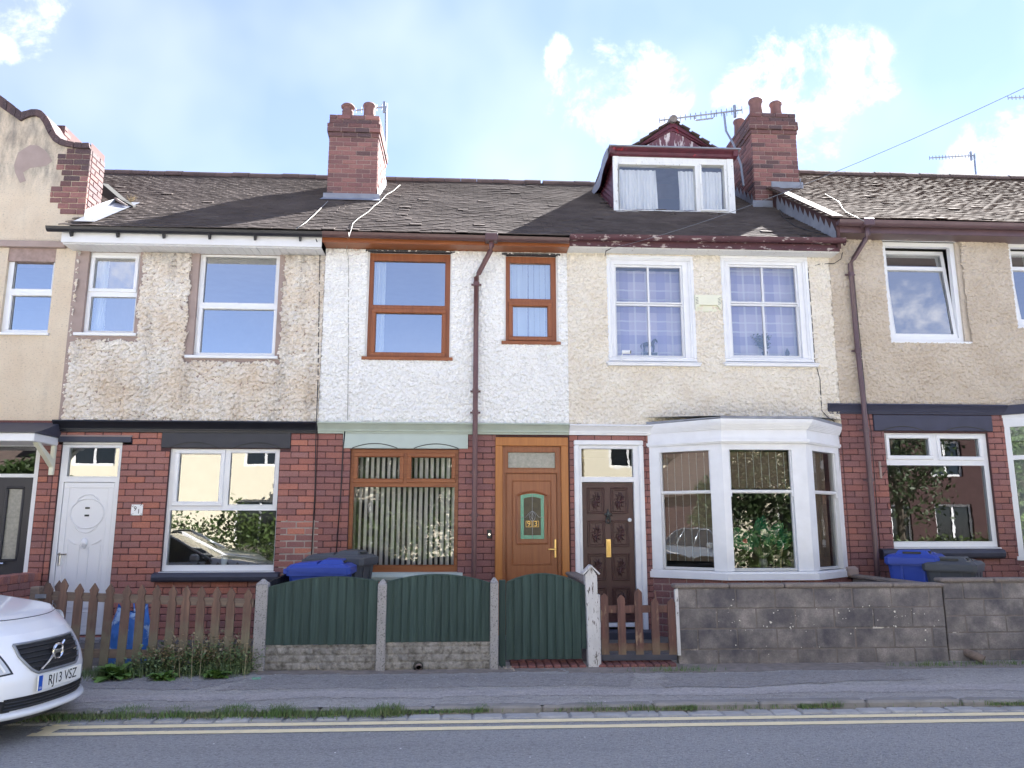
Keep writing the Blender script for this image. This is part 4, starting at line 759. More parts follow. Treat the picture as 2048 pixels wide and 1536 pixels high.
for i in range(4):
    for s in (0, 1):
        x0 = lx0 + .07 + s * (pw + .08); zz1 = lz1 - .07 - i * (ph + .085); r = (x0, x0 + pw, zz1 - ph, zz1)
        m = MB().ring(r, .018, .046, .062, .006); m.ring(grow(r, -.03), .012, .05, .062, .004); cx, cz = (r[0] + r[1]) / 2, (r[2] + r[3]) / 2
        for k in range(10):
            a = k * math.pi / 5 + .3; rx, rz = pw * .30, ph * .36; m.tube([(cx, .055, cz), (cx + rx * .6 * math.cos(a) + .01 * math.sin(a), .048, cz + rz * .6 * math.sin(a)), (cx + rx * math.cos(a + .25), .056, cz + rz * math.sin(a + .25))], [.01, .014, .004], 5)
        m.build('carved_panel', 'darkdoor', leaf)
part('letter_plate', 'brass', d, (lc - .035, lc + .035, .046, .064, wp(1216, 1115, .05).z, wp(1216, 1078, .05).z), c=.006); part('letter_flap', 'gold', d, (lc - .02, lc + .02, .042, .05, wp(1216, 1111, .05).z, wp(1216, 1083, .05).z), c=.003)
kz = wp(1216, 1035, .05).z; k = MB(); k.tube([(lc, .04, kz + .12), (lc, .03, kz + .05), (lc, .045, kz - .02)], [.002, .026, .02], 8)
for s in (-1, 1): k.tube([(lc, .035, kz + .03), (lc + s * .04, .035, kz + .05), (lc + s * .05, .04, kz + .02)], [.014, .012, .004], 6); k.tube([(lc + s * .022, .035, kz), (lc + s * .03, .03, kz - .06), (lc + s * .012, .03, kz - .085), (lc, .03, kz - .06)], .008, 6)
k.build('knocker', 'dark_fig', d, smooth=True); k = MB().lathe([(0, .03), (.022, .028), (.028, .015), (.02, 0)], 0, 0, 14); kp = wp(1262, 1040, .05); k.v = [(kp.x - .02 + a, .055 - c, kp.z + b) for a, b, c in k.v]; k.build('knob', 'ceramic', d, smooth=True)
part('threshold', 'upvc', d, (lx0, lx1, .0, .1, .24, .29)); part('door_step', 'slate', h, (dr[0] - .05, dr[1] + .05, -.3, .05, .12, .21))
# eaves 95
part('fascia', 'maroon_peel', h, (X95 + .005, X97 + .05, -.29, -.262, 5.48, 5.58)); part('bed_board', 'peel', h, (X95 + .005, X97 + .05, -.262, .0, 5.47, 5.50)); gutter(h, X95 + .0, X97 + .09, -.36, 5.60, .06, 'maroon_peel', 0, tilt=.03)
# alarm box, camera, ornaments
r = R(1390, 590, 1442, 622, -.06); al = MB(); al.prism([(r[0], r[3]), (r[0], r[2] + .02), (r[0] + .07, r[2] + .09), (r[1] - .06, r[2] + .09), (r[1], r[2] + .02), (r[1], r[3])], -.07, -.01); al.box(r[0] + .005, r[1] - .005, -.03, .0, r[2], r[3], .004); al = al.build('alarm_box', 'alarm', label='cream plastic burglar alarm box between the upstairs sash windows', cat='alarm box')
for k in range(5):
    for xx in (r[0] + .028, r[1] - .026): m = MB().box(xx - .02, xx + .02, -.073, -.069, r[3] - .05 - k * .022, r[3] - .044 - k * .022); m.v = [(a, b, c + (a - xx) * .35) for a, b, c in m.v]; m.build('vent_slot', 'vent', al)
p = wp(1250, 706, -.1); m = MB().tube([(p.x - .05, -.16, p.z), (p.x + .055, -.2, p.z - .008)], .028, 12); o = m.build('security_camera', 'upvc', smooth=False, label='small white security camera on the sill of the left sash window', cat='security camera'); MB().tube([(p.x - .04, -.15, p.z), (p.x - .05, -.1, p.z - .05), (p.x - .05, -.07, wa[2] - .01)], .008, 6).build('bracket', 'upvc', o); MB().tube([(p.x + .055, -.2, p.z - .008), (p.x + .062, -.203, p.z - .009)], .022, 12).build('lens', 'carblack', o)
# ------------------------------------------------------------------ house 97
h = house('terraced_house', (X97 + XEND) / 2, 'house 97 with tan roughcast, open tilted upstairs window and dark lintels'); H97 = h
S97T, S97B = wp(1830, 808, -.1).z, wp(1830, 827, -.1).z; EV = wp(1860, 469, -.3).z + .02
wa, wb = R(1769, 486, 1916, 684, .05), R(2020, 488, 2126, 655, .05)
roughcast('upper_wall', X97, XEND, S97T, EV, [grow(wa, .012), grow(wb, .012)], [(wa[1], wa[1] + .06, wa[2], EV)], 'cast97', h, 51, amp=.03, lump=26)
MB().holes(X97, XEND, S97T, EV, [wa, wb], .002, .12).build('wall_backing', 'cast97', h)
# upstairs: outer frame with tilted-in casement
for r, lab in ((wa, 1), (wb, 0)):
    op = grow(r, -.065); fr = MB().holes(r[0], r[1], r[2], r[3], [op], .04, .12).build('window', 'upvc', h); zm = r[3] - .36
    cs = [(op[0] + .06, op[1] - .06, zm + .03, op[3] - .06), (op[0] + .06, op[1] - .06, op[2] + .06, zm - .03)]
    s = MB().holes(op[0] + .004, op[1] - .004, op[2] + .004, op[3] - .004, cs, .06, .11)
    for c in cs: s.ring(grow(c, .01), .01, .054, .08, .003)
    p = MB()
    for c in cs: p.add([(c[0], .085, c[2]), (c[1], .085, c[2]), (c[1], .085, c[3]), (c[0], .085, c[3])], [(0, 1, 2, 3)])
    tl = rad(-6); mx = Matrix.Translation((0, .08, op[2])) @ Matrix.Rotation(tl, 4, 'X') @ Matrix.Translation((0, -.08, -op[2]))
    for q in (s, p): q.v = [tuple(mx @ Vector(v)) for v in q.v]
    s.build('casement', 'upvc', fr); p.build('pane', 'glass', fr); part('sill', 'upvc', h, (r[0] - .01, r[1] + .09, -.03, .05, r[2] - .035, r[2] - .004)); part('head', 'upvc', h, (r[0] - .01, r[1] + .01, -.02, .05, r[3], r[3] + .025))
    curtain('pale_curtain', r[0] + .05 if lab else r[1] - .3, r[0] + .30 if lab else r[1] - .06, r[2] + .05, r[3] - .05, .42, 4, .02, 'curtain_blue', 'pale curtain behind the open tilted window of 97' if lab else 'pale curtain in the upstairs window at the right edge of the picture')
wr_ = R(1775, 867, 1983, 1094, .05); li = R(1748, 830, 1985, 862, -.016); BX7 = 7.72
def mf97(u, z): return 'brick_plum' if rnd.random() < .8 else 'brick_mid'
W97 = ground_wall(h, X97, BX7 + .1, [(wr_[0], wr_[1], wr_[2] - .05, wr_[3]), li], 'brick_plum', zt=S97B + .01, matf=mf97, off=1)
lintel(h, li, 'navy', [(li[0] + .12, li[0] + .72, .06), (li[1] - .72, li[1] - .1, .06)]); moulding(MB(), X97 - .18, BX7 + .02, S97B, S97T).build('string_course', 'navy', h)
G = [R(1779, 877, 1857, 911, .05), R(1881, 878, 1957, 913, .05), R(1776, 931, 1976, 1083, .05)]
window(h, wr_, G, 'upvc', glass='glass_low', sashes=[(grow(G[0], .055), .05), (grow(G[1], .055), .05)]); part('lower_sill', 'upvc', h, (wr_[0] - .01, wr_[1] + .01, -.02, .06, wr_[2] - .05, wr_[2] - .006))
s97 = R(1770, 1098, 2010, 1117, -.1); bullnose(h, s97[0] - .03, s97[1], s97[2], s97[3], .13, 'slate')
fz = wp(1860, 469, -.3).z; part('fascia', 'gut_mauve', h, (X97 + .04, XEND, -.30, -.275, fz, fz + .12)); part('soffit', 'gut_mauve', h, (X97, XEND, -.274, .02, fz + .005, fz + .015)); gutter(h, X97 + .0, XEND, -.375, fz + .145, .068, 'gut_mauve', 0)
g = wp(1735, 462, -.37); e = wp(1700, 520, -.1); pipe(h, [(g.x, -.37, fz + .09), (g.x, -.37, fz - .06), (g.x - .02, -.35, fz - .1), (e.x + .04, -.13, fz - .33), (e.x, -.1, fz - .40), (e.x, -.1, 4.2), (e.x, -.15, 3.3), (e.x, -.15, 1.2), (e.x, -.12, .12)], .036, 'gut_mauve', [(e.x, -.1, 5.2), (e.x, -.11, 4.05), (e.x, -.15, 2.2), (e.x, -.15, 2.9)])
part('gutter_outlet', 'gut_mauve', h, (g.x - .08, g.x + .08, -.455, -.30, fz + .06, fz + .175), c=.012)
# canted porch bay at the right edge
BC = [(BX7, 0), (BX7 + .85, -.62), (BX7 + 1.75, -.62), (BX7 + 2.5, 0)]; BZ7 = lambda py: wp(2010, py, -.2).z
bay = bayband(MB(), BZ7(845), BZ7(832), .01, .12).build('bay_window', 'upvc', h); m = bayband(MB(), S97B, S97T, .10, .3); m.build('string_course', 'navy', bay); bayband(MB(), BZ7(832), S97B, .03, .2).build('bay_frieze', 'upvc', bay)
bayband(MB(), BZ7(1122), BZ7(1114), .06, .2).build('bay_sill', 'upvc', bay); z0, z1 = BZ7(1114), BZ7(845); zr = BZ7(913)
for a, b in zip(BC, BC[1:]):
    ln = math.hypot(b[0] - a[0], b[1] - a[1]); mx = Matrix.Translation((a[0], a[1], 0)) @ Matrix.Rotation(math.atan2(b[1] - a[1], b[0] - a[0]), 4, 'Z'); cs = [(.07, ln - .07, z0 + .05, zr - .03), (.07, ln - .07, zr + .03, z1 - .04)]
    m = MB().holes(0, ln, z0, z1, cs, 0, .08); m.v = [tuple(mx @ Vector(v)) for v in m.v]; m.build('frame', 'upvc', bay); m = MB()
    for c in cs: m.add([(c[0], .04, c[2]), (c[1], .04, c[2]), (c[1], .04, c[3]), (c[0], .04, c[3])], [(0, 1, 2, 3)])
    m.v = [tuple(mx @ Vector(v)) for v in m.v]; m.build('pane', 'glass', bay)
m = MB(); m.add([(BX7 + .1, .25, .2), (BX7 + 2.5, .25, .2), (BX7 + 2.5, .25, 3.1), (BX7 + .1, .25, 3.1)], [(0, 1, 2, 3)]); m.ring((8.3, 8.9, .3, 2.3), .1, .2, .25); m.build('porch_wall', 'reveal_white', h)
base = MB(); base.hexa([(p[0], p[1] + .009, .1) for p in BC], [(p[0], p[1] + .009, BZ7(1122)) for p in BC]); base = base.build('bay_base', 'mortar_pale', h)
for a, b in zip(BC[:2], BC[1:3]): bricks(base, 'brick_plum', a, math.atan2(b[1] - a[1], b[0] - a[0]), 0, math.hypot(b[0] - a[0], b[1] - a[1]), .1, BZ7(1122), joint=.012, matf=mf97)
# old bracket on the wall
p = wp(1760, 940, 0); MB().box(p.x - .015, p.x + .015, -.02, 0, p.z - .12, p.z + .12, .004).build('wall_bracket', 'cement', h); MB().tube([(p.x, -.02, p.z + .05), (p.x + .13, -.03, p.z + .07), (p.x + .02, -.02, p.z - .08)], .006, 5).build('bracket_arm', 'vent', h)

# ------------------------------------------------------------------ roofs, chimneys, dormer
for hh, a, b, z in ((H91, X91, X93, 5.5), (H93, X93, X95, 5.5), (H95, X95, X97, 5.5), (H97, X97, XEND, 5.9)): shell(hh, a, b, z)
DX0, DX1, DZ0, DZ1 = R(1229, 318, 1466, 430, 1.25)
DY = 1.25; DTOP = wp(1345, 303, DY).z
rd = lambda x, y: (DX0 - .02 < x < DX1 + .02 and DY + .05 < y < 3.1)
roof(H91, ROOF, -7.6, X93, 'tile', seed=2, rough=.45, xl=lambda y: X91 if y < .42 else -7.7); roof(H93, ROOF, X93, X95, 'tile', seed=3, rough=.8); roof(H95, ROOF, X95, X97 + .04, 'tile', skip=rd, seed=4, rough=.5); roof(H97, ROOF97, X97 - .03, XEND, 'tile97', seed=5, rough=.7)
cx0, cx1 = -2.40, -1.565
c = chimney(H93, cx0, cx1, 1.62, 2.75, 6.75, 8.46, 'brick_chim', [(wp(696, 220, 1.95).x, 1.95, .30, 'cowl'), (wp(739, 220, 1.95).x, 1.95, .33, 'pot'), (cx0 + .25, 2.45, .3, 'pot')], 'red brick chimney with pale joints')
def apron(h, x0, x1, y, rp, hz=.12):
    m = MB(); zf = rp.z(y); m.add([(x0 - .05, y - .012, zf + .01), (x1 + .05, y - .012, zf + .01), (x1 + .05, y - .012, zf + hz), (x0 - .05, y - .012, zf + hz)], [(0, 1, 2, 3)]); m.add([(x0 - .08, y - .14, rp.z(y - .14) + .045), (x1 + .08, y - .14, rp.z(y - .14) + .045), (x1 + .05, y - .012, zf + .04), (x0 - .05, y - .012, zf + .04)], [(0, 1, 2, 3)]); m.build('lead_apron', 'lead', h)
apron(H93, cx0, cx1, 1.62, ROOF)
m = MB(); y = 1.62
while y < 2.7: m.add([(cx1 + .012, y, ROOF.z(y) + .02), (cx1 + .012, y + .2, ROOF.z(y + .2) + .02), (cx1 + .012, y + .2, ROOF.z(y + .2) + .12), (cx1 + .012, y, ROOF.z(y + .2) + .12)], [(0, 1, 2, 3)]); y += .2
m.build('step_flashing', 'lead', H93)
kx0, kx1 = wp(1506, 330, 1.8).x, wp(1597, 330, 1.8).x
c = chimney(H95, kx0, kx1, 1.8, 3.05, 6.8, wp(1540, 226, 1.8).z, 'brick_chim', [(wp(1511, 210, 2.1).x, 2.1, .36, 'wide'), (wp(1551, 210, 2.1).x, 2.1, .32, 'pot'), (kx0 + .16, 2.75, .32, 'pot')], 'darker sooty red brick chimney', soot=.22, off=1)
m = MB(); m.box(kx0 - .05, X97 - .02, 1.78, 1.795, ROOF.z(1.8) + .0, ROOF.z(1.8) + .13); m.box(X97 - .02, kx1 + .05, 1.78, 1.795, ROOF97.z(1.8) + .0, ROOF97.z(1.8) + .13); m.box(kx1 + .002, kx1 + .012, 1.78, 2.4, ROOF97.z(1.8), ROOF97.z(1.8) + .2); m.build('lead_apron', 'lead', H95)
# left foot of the big chimney: toothed lead
def teeth(hh, x, ya, yb, rp, base_h, tooth, step, mat='lead'):
    m = MB(); n = int((yb - ya) / step)
    for i in range(n):
        y0, y1 = ya + i * step, ya + (i + 1) * step; f = lambda y, e: (x, y, rp.z(y) + e)
        m.add([f(y0, -.03), f(y1, -.03), f(y1, base_h), f(y0, base_h)], [(0, 1, 2, 3)]); m.add([f(y0, base_h), f(y1, base_h), f((y0 + y1) / 2 + .03, base_h + tooth)], [(0, 1, 2)])
    return m.build('toothed_flashing', mat, hh)
teeth(H95, kx0 - .013, 1.8, 3.0, ROOF, .1, .14, .17)
# the step between the two roofs
m = MB(); m.add([(X97 - .001, -.33, ROOF.z(-.33) - .1), (X97 - .001, RIDGE_Y, ROOF.z1 - .1), (X97 - .001, RIDGE_Y, ROOF97.z1 - .02), (X97 - .001, -.33, ROOF97.z(-.33) - .02)], [(0, 1, 2, 3)]); m.add([(X97 - .001, -.33, 5.5), (X97 + .05, -.33, 5.5), (X97 + .05, -.33, 5.95), (X97 - .001, -.33, 5.95)], [(0, 1, 2, 3)]); m.build('party_wall_step', 'mortar', H97)
teeth(H97, X97 - .012, -.33, 1.75, ROOF, .15, .13, .165); m = MB(); m.prism([(X97 - .06, 0), (X97 + .10, 0), (X97 + .10, .03), (X97 - .06, .03)], 0, 1); m.v = [(a, -.36 + b * 2.15, ROOF97.z(-.36 + b * 2.15) + .012 + c) for a, b, c in m.v]; m.build('verge_undercloak', 'ridge', H97)
# dormer
dm = empty('dormer', ((DX0 + DX1) / 2, DY, DZ0), parent=H95); dm['label'] = 'dormer with peeling white frame, maroon fascia and small tiled gable'
WLOC[dm.name] = Vector(((DX0 + DX1) / 2, DY, DZ0)) ; dm.location = Vector(((DX0 + DX1) / 2, DY, DZ0)); dm.matrix_parent_inverse = Matrix.Translation(-WLOC[H95.name])
g1, g2 = R(1239, 331, 1391, 421, DY), R(1404, 331, 1449, 419, DY)
W = MB().holes(DX0, DX1, DZ0 - .02, DZ1 + .02, [g1, g2], DY, DY + .1); W.ring(grow(g1, .03), .03, DY - .02, DY + .02, .006); W.ring(grow(g2, .035), .035, DY - .025, DY + .02, .006); W.box(DX0 - .02, DX0 + .08, DY - .02, DY + .03, DZ0 - .02, DZ1 + .02, .006); W.box(DX1 - .09, DX1 + .02, DY - .02, DY + .03, DZ0 - .02, DZ1 + .02, .006); W.box(DX0, DX1 + .02, DY - .05, DY + .03, DZ0 - .05, DZ0 + .03, .008); W.build('window_frame', 'peel', dm)
for c in (g1, g2): MB().add([(c[0], DY + .04, c[2]), (c[1], DY + .04, c[2]), (c[1], DY + .04, c[3]), (c[0], DY + .04, c[3])], [(0, 1, 2, 3)]).build('pane', 'glass_dormer', dm)
m = MB(); FB = DZ1 + .02; P = [(DY - .02, FB), (DY - .05, FB + .02), (DY - .06, FB + .06), (DY - .12, FB + .10), (DY - .13, DTOP), (DY, DTOP), (DY, FB)]; m.prism(P, DX0 - .05, DX1 + .06, 'x'); m.build('fascia', 'maroon', dm)
yb = 3.25
for sx, x in ((-1, DX0), (1, DX1)):
    m = MB(); m.add([(x, DY + .02, ROOF.z(DY) - .05), (x, yb, ROOF.z(yb) - .05), (x, yb, DTOP), (x, DY + .02, DTOP)], [(0, 1, 2, 3)]); ck = m.build('cheek', 'maroon', dm); y = DY + .02
    for k in range(12):
        # sloping weatherboards parallel to the roof
        o0 = k * .105; m = MB(); zz = lambda yy, e: ROOF.z(yy) + o0 + e; ye = min(yb, DY + .03 + (DTOP - ROOF.z(DY) - o0) / ROOF.m)
        if ye < DY + .12: continue
        m.add([(x + sx * .022, DY + .02, zz(DY + .02, 0)), (x + sx * .022, ye, zz(ye, 0)), (x + sx * .006, ye - .0, zz(ye, .1)), (x + sx * .006, DY + .02, zz(DY + .02, .1)), (x, DY + .02, zz(DY + .02, 0)), (x, ye, zz(ye, 0))], [(0, 1, 2, 3), (0, 4, 5, 1)]); m.v = [(a, b, min(c, DTOP - .01)) for a, b, c in m.v]; m.build('weatherboard', 'maroon', ck)
    m = MB(); m.prism([(DY - .1, DTOP - .10), (DY - .12, DTOP), (yb, DTOP), (ROOF.y0 + (DTOP - .1 - ROOF.z0) / ROOF.m, DTOP - .1)], x - (.08 if sx < 0 else 0), x + (.08 if sx > 0 else 0), 'x'); m.build('side_fascia', 'maroon', dm)
MB().box(DX0 - .1, DX1 + .12, DY - .15, yb, DTOP, DTOP + .022, .006).build('flat_roof', 'lead', dm)
m = MB(); m.grid([[(DX0 - .11 - .02 * math.sin(t * 9), DY - .05 + t * 1.9, DTOP + .02 - v * (.18 + .08 * math.sin(t * 5)) - t * .1) for v in (0, .5, 1)] for t in np.linspace(0, 1, 14)]); m.build('loose_felt', 'lead', dm)
ax, az = wp(1344, 246, DY).x, wp(1344, 246, DY).z; bx0, bx1 = wp(1268, 298, DY).x, wp(1428, 298, DY).x; gz = DTOP + .02
MB().prism([(bx0 + .1, gz), (bx1 - .1, gz), (ax, az - .12)], DY + .0, DY + .04).build('gable_board', 'gablewood', dm)
for s, bx in ((-1, bx0), (1, bx1)):
    for k, (o1, o2, yy) in enumerate(((.0, .09, DY - .05), (.085, .15, DY - .02))):
        m = MB(); f = lambda t, o: (bx + (ax - bx) * t, gz + (az - gz) * t - o)
        P0 = [f(0, o1), f(1, o1), f(1, o2), f(0, o2)]; m.prism([(p, max(q, gz)) for p, q in P0], yy, DY + .03); m.build('barge_board', 'maroon', dm)
# little tiled gable roof
gr = MB(); ln = math.hypot(ax - bx0, az - gz)
for s, bx in ((-1, bx0), (1, bx1)): gr.add([(bx - (.0), DY - .06, gz), (ax, DY - .06, az), (ax, 3.3, az), (bx, 3.3, gz)], [(0, 1, 2, 3)])
gr = gr.build('gable_roof', 'underlay', dm)
for s, bx in ((-1, bx0 - .06), (1, bx1 + .06)):
    dv = Vector((ax - bx, 0, az - gz + .03)); L_ = dv.length; dv.normalize(); nn = Vector((dv.z * s, 0, -dv.x * s)) * 1; nn = Vector((-abs(dv.z) if s < 0 else abs(dv.z), 0, abs(dv.x)))
    for i in range(int(L_ / .1)):
        for k in range(7):
            o = Vector((bx, DY - .10 + k * .17 + (i % 2) * .06, gz - .01)) + dv * (i * .1); t = .02; e = Vector((0, .165, 0)); m = MB(); a0 = o + nn * .028; a1 = o + dv * .16 + nn * .012; j = rnd.uniform(-.006, .006); m.hexa([a0 + nn * j, a1 + nn * j, a1 + e, a0 + e], [q - nn * t for q in (a0 + nn * j, a1 + nn * j, a1 + e, a0 + e)]); m.build('tile', 'tile97', gr)
m = MB(); m.tube([(ax, DY - .12, az + .02), (ax, DY + .2, az + .04), (ax, 3.2, az + .04)], [.065, .07, .06], 10); m.build('ridge_tile', 'coping', gr)
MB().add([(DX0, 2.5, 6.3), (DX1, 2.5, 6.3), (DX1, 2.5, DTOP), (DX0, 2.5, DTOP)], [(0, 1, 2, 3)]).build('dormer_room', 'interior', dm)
zc0, zc1 = g1[2] - .02, g1[3] - .05
curtain('dormer_curtain', g1[0], wp(1316, 375, DY).x, zc0, zc1, DY + .09, 9, .022, 'curtain', 'left gathered white curtain in the dormer window', 'white dormer curtains'); curtain('dormer_curtain', wp(1360, 375, DY).x, g1[1] + .03, zc0, zc1, DY + .09, 4, .022, 'curtain', 'middle gathered white curtain in the dormer window', 'white dormer curtains'); curtain('dormer_curtain', g2[0] - .03, g2[1] - .03, zc0, zc1, DY + .09, 5, .022, 'curtain', 'right gathered white curtain in the narrow dormer pane', 'white dormer curtains')

# ------------------------------------------------------------------ house 89 (left edge)
h = house('terraced_house', -7.3, 'left-edge house with smooth beige render, curved gable parapet and black door'); H89 = h; X89 = -9.6
OUT = [(-70, 140), (0, 190), (24, 208), (44, 224), (52, 222), (62, 219), (74, 219), (84, 222), (93, 231), (101, 244), (107, 257), (113, 269), (122, 277), (134, 282), (150, 285), (165, 286), (179, 286)]
INN = [(-70, 163), (0, 213), (20, 227), (40, 241), (50, 236), (60, 232), (70, 231), (79, 235), (86, 245), (92, 257), (98, 269), (106, 281), (117, 288), (131, 292), (148, 295), (165, 296), (181, 296)]
out = [wp(a, b, -.03) for a, b in OUT]; inn = [wp(a, b, -.03) for a, b in INN]; PX = inn[-1].x
wa = R(12, 498, 108, 667, .05)
V = [(p.x, p.z) for p in inn]; xl = V[0][0]
m = MB(); poly = [(X89, V[0][1] + .3)] + V
# wall surface split round the window: columns between successive inner points
xs_ = sorted({X89, PX, wa[0], wa[1], *[p[0] for p in poly if X89 < p[0] < PX], X91})
def ztop(x):
    if x > PX - 1e-6: return 5.4
    for (a, b), (c, d_) in zip(poly, poly[1:]):
        if a <= x <= c: return b + (d_ - b) * (x - a) / max(1e-6, c - a)
    return poly[0][1]
QB = wp(150, 440, 0).z
for a, b in zip(xs_, xs_[1:]):
    e = 1e-5; za, zb_ = ztop(a + e), ztop(b - e)
    segs = [(STR_T, None)] if not (wa[0] - 1e-6 <= a and b <= wa[1] + 1e-6) else [(STR_T, wa[2]), (wa[3], None)]
    for z0, z1 in segs: m.add([(a, 0, z0), (b, 0, z0), (b, 0, zb_ if z1 is None else z1), (a, 0, za if z1 is None else z1)], [(0, 1, 2, 3)])
m.holes(wa[0], wa[1], wa[2], wa[3], [], 0, 0) if False else None
m.add([(wa[0], 0, wa[2]), (wa[1], 0, wa[2]), (wa[1], 0, wa[3]), (wa[0], 0, wa[3]), (wa[0], .12, wa[2]), (wa[1], .12, wa[2]), (wa[1], .12, wa[3]), (wa[0], .12, wa[3])], [(0, 1, 5, 4), (1, 2, 6, 5), (2, 3, 7, 6), (3, 0, 4, 7)])
UW = m.build('upper_wall', 'smooth89', h)
core = MB(); core.prism([(X89, 5.2)] + [(min(p[0], PX - .02), p[1]) for p in poly] + [(PX - .02, 5.2)], .012, .30); core.build('parapet_core', 'mortar_pale', h)
# patched render
pp = [(28, 330), (36, 305), (60, 290), (76, 291), (92, 302), (105, 322), (92, 332), (60, 336), (46, 345), (52, 362), (40, 366), (30, 345)]
m = MB(); m.add([wp(a, b, -.004) for a, b in pp], [tuple(range(len(pp)))]); m.build('render_patch', 'cement', UW)
# brick-on-edge coping
for i in range(len(out) - 1):
    L_ = (out[i + 1] - out[i]).length; n = max(1, round(L_ / .082))
    for k in range(n):
        a, b = k / n, (k + 1) / n - .06 / n; q = [out[i].lerp(out[i + 1], a), out[i].lerp(out[i + 1], b), inn[i].lerp(inn[i + 1], b), inn[i].lerp(inn[i + 1], a)]; j = rnd.uniform(-.006, .006)
        MB().hexa([(p.x, -.045 + j, p.z) for p in q], [(p.x, .34, p.z) for p in q]).build('coping_brick', 'brick_dark', h)
# quoin bricks at the right end, sunlit pier side coloured darker to hold back the glare
zt_, q0 = PX, 0; ztq = inn[-1].z; CR = .0835; rows = int((ztq - QB) / CR); ql = [wp(118, 400, 0).x, wp(127, 400, 0).x]
for i in range(rows):
    zc = ztq - (i + .5) * CR; blk = (1 if i < 1 else (2 if 1 <= i < 4 else (0 if i < 7 else (3 if i < 10 else 0)))); x0 = PX - {0: .38, 1: .34, 2: .46, 3: .50}[blk] ; xx = PX; first = True
    ln = [.228, .115][i % 2]
    while xx - .04 > x0:
        l2 = min(ln, xx - x0); brick_inst('brick', 'brick_soot_dim' if (rnd.random() < .7 and i < 7) else 'brick_chim', (xx - l2 / 2, -.012 + rnd.uniform(-.002, .002), zc), 0, l2 - .01, h, (CR - .01) / BR_H); xx -= l2; ln = .228
yk = .42
sd = MB(); sd.add([(PX - .009, 0, 5.4), (PX - .009, yk, 5.4), (PX - .009, yk, ztq + .1), (PX - .009, 0, ztq + .1)], [(0, 1, 2, 3)]); sd.box(PX - .3, PX - .01, .3, yk, 5.4, ztq + .05); sd = sd.build('pier_side', 'mortar', h); bricks(sd, 'brick_soot_dim', (PX, 0), math.pi / 2, .045, .44, ROOF.z(0) - .2, ztq, course=CR, joint=.012)
m = MB(); m.add([(PX + .012, -.02, ROOF.z(-.02) - .02), (PX + .012, .9, ROOF.z(.9) - .02), (PX + .012, .9, ROOF.z(.9) + .12), (PX + .012, .35, ROOF.z(.35) + .15), (PX + .012, -.02, ROOF.z(.0) + .13)], [(0, 1, 2, 3, 4)]); m.add([(PX + .3, -.3, ROOF.z(-.3) + .05), (PX + .35, .9, ROOF.z(.9) + .05), (PX + .012, .9, ROOF.z(.9) + .06), (PX + .012, -.3, ROOF.z(-.3) + .05)], [(0, 1, 2, 3)]); m.build('lead_flashing', 'lead', h)
A, B, C_ = ROOF.at(203, 366, .35), ROOF.at(240, 398, .12), ROOF.at(266, 412, .06); m = MB(); m.hexa([A, B, C_, C_ + Vector((0, 0, -.03)), B + Vector((-.08, 0, -.07)), A + Vector((-.05, 0, -.16))], [p + Vector((.03, .14, .05)) for p in (A, B, C_, C_ + Vector((0, 0, -.03)), B + Vector((-.08, 0, -.07)), A + Vector((-.05, 0, -.16)))]); m.build('loose_verge_board', 'underlay', h)
m = MB(); m.tube([ROOF.at(205, 372, .3), ROOF.at(218, 388, .15), ROOF.at(238, 402, .1), ROOF.at(256, 412, .07)], [.012, .03, .02, .008], 6); m.build('torn_flashing', 'lime', h)
m = MB(); p = ROOF.at(262, 405, .05)
for k in range(26): a = rnd.uniform(0, 6.28); t = Vector((math.cos(a) * .1, math.sin(a) * .06, rnd.uniform(.06, .16))); s_ = Vector((.006, 0, 0)); m.add([p - s_, p + s_, p + t], [(0, 1, 2)])
m.build('moss_tuft', 'dry', label='dry pale moss tuft growing on the roof edge by the parapet', cat='moss')
roof_ = MB(); roof_.add([(X89, .35, 6.6), (PX - .3, .35, 5.6), (PX - .3, 6.9, 5.6), (X89, 6.9, 6.6)], [(0, 1, 2, 3)]); roof_.build('roof', 'underlay', h)
p0, p1 = wp(100, 262, 1.6), wp(129, 262, 1.6); ck = MB().box(p0.x - .5, p1.x - .01, 1.61, 2.3, 5.6, wp(118, 250, 1.6).z).build('rear_stack', 'mortar', h); bricks(ck, 'brick_soot_dim', (p1.x, 1.6), math.pi / 2, 0, .7, 6.6, wp(118, 250, 1.6).z, joint=.011, ztop=lambda u: wp(118, 250, 1.6).z - u * .5)  # dark mortar and brick tones offset direct sun on this side
# upstairs sash
G = [R(28, 510, 106, 578, .05), R(22, 592, 102, 660, .05)]; window(h, wa, G, 'upvc', glass='glass', sashes=[(grow(G[1], .045), .04)], extra=lambda m: m.box(G[0][0] + .1, G[0][1] - .1, .03, .05, wa[3] - .045, wa[3] - .03)); part('sill', 'upvc', h, (wa[0] - .03, wa[1] + .03, -.04, .05, wa[2] - .04, wa[2] - .004)); hr = R(-40, 484, 130, 492, -.05); part('window_hood', 'cement', h, (hr[0], hr[1], -.06, .02, hr[2] - .01, hr[3] + .02))
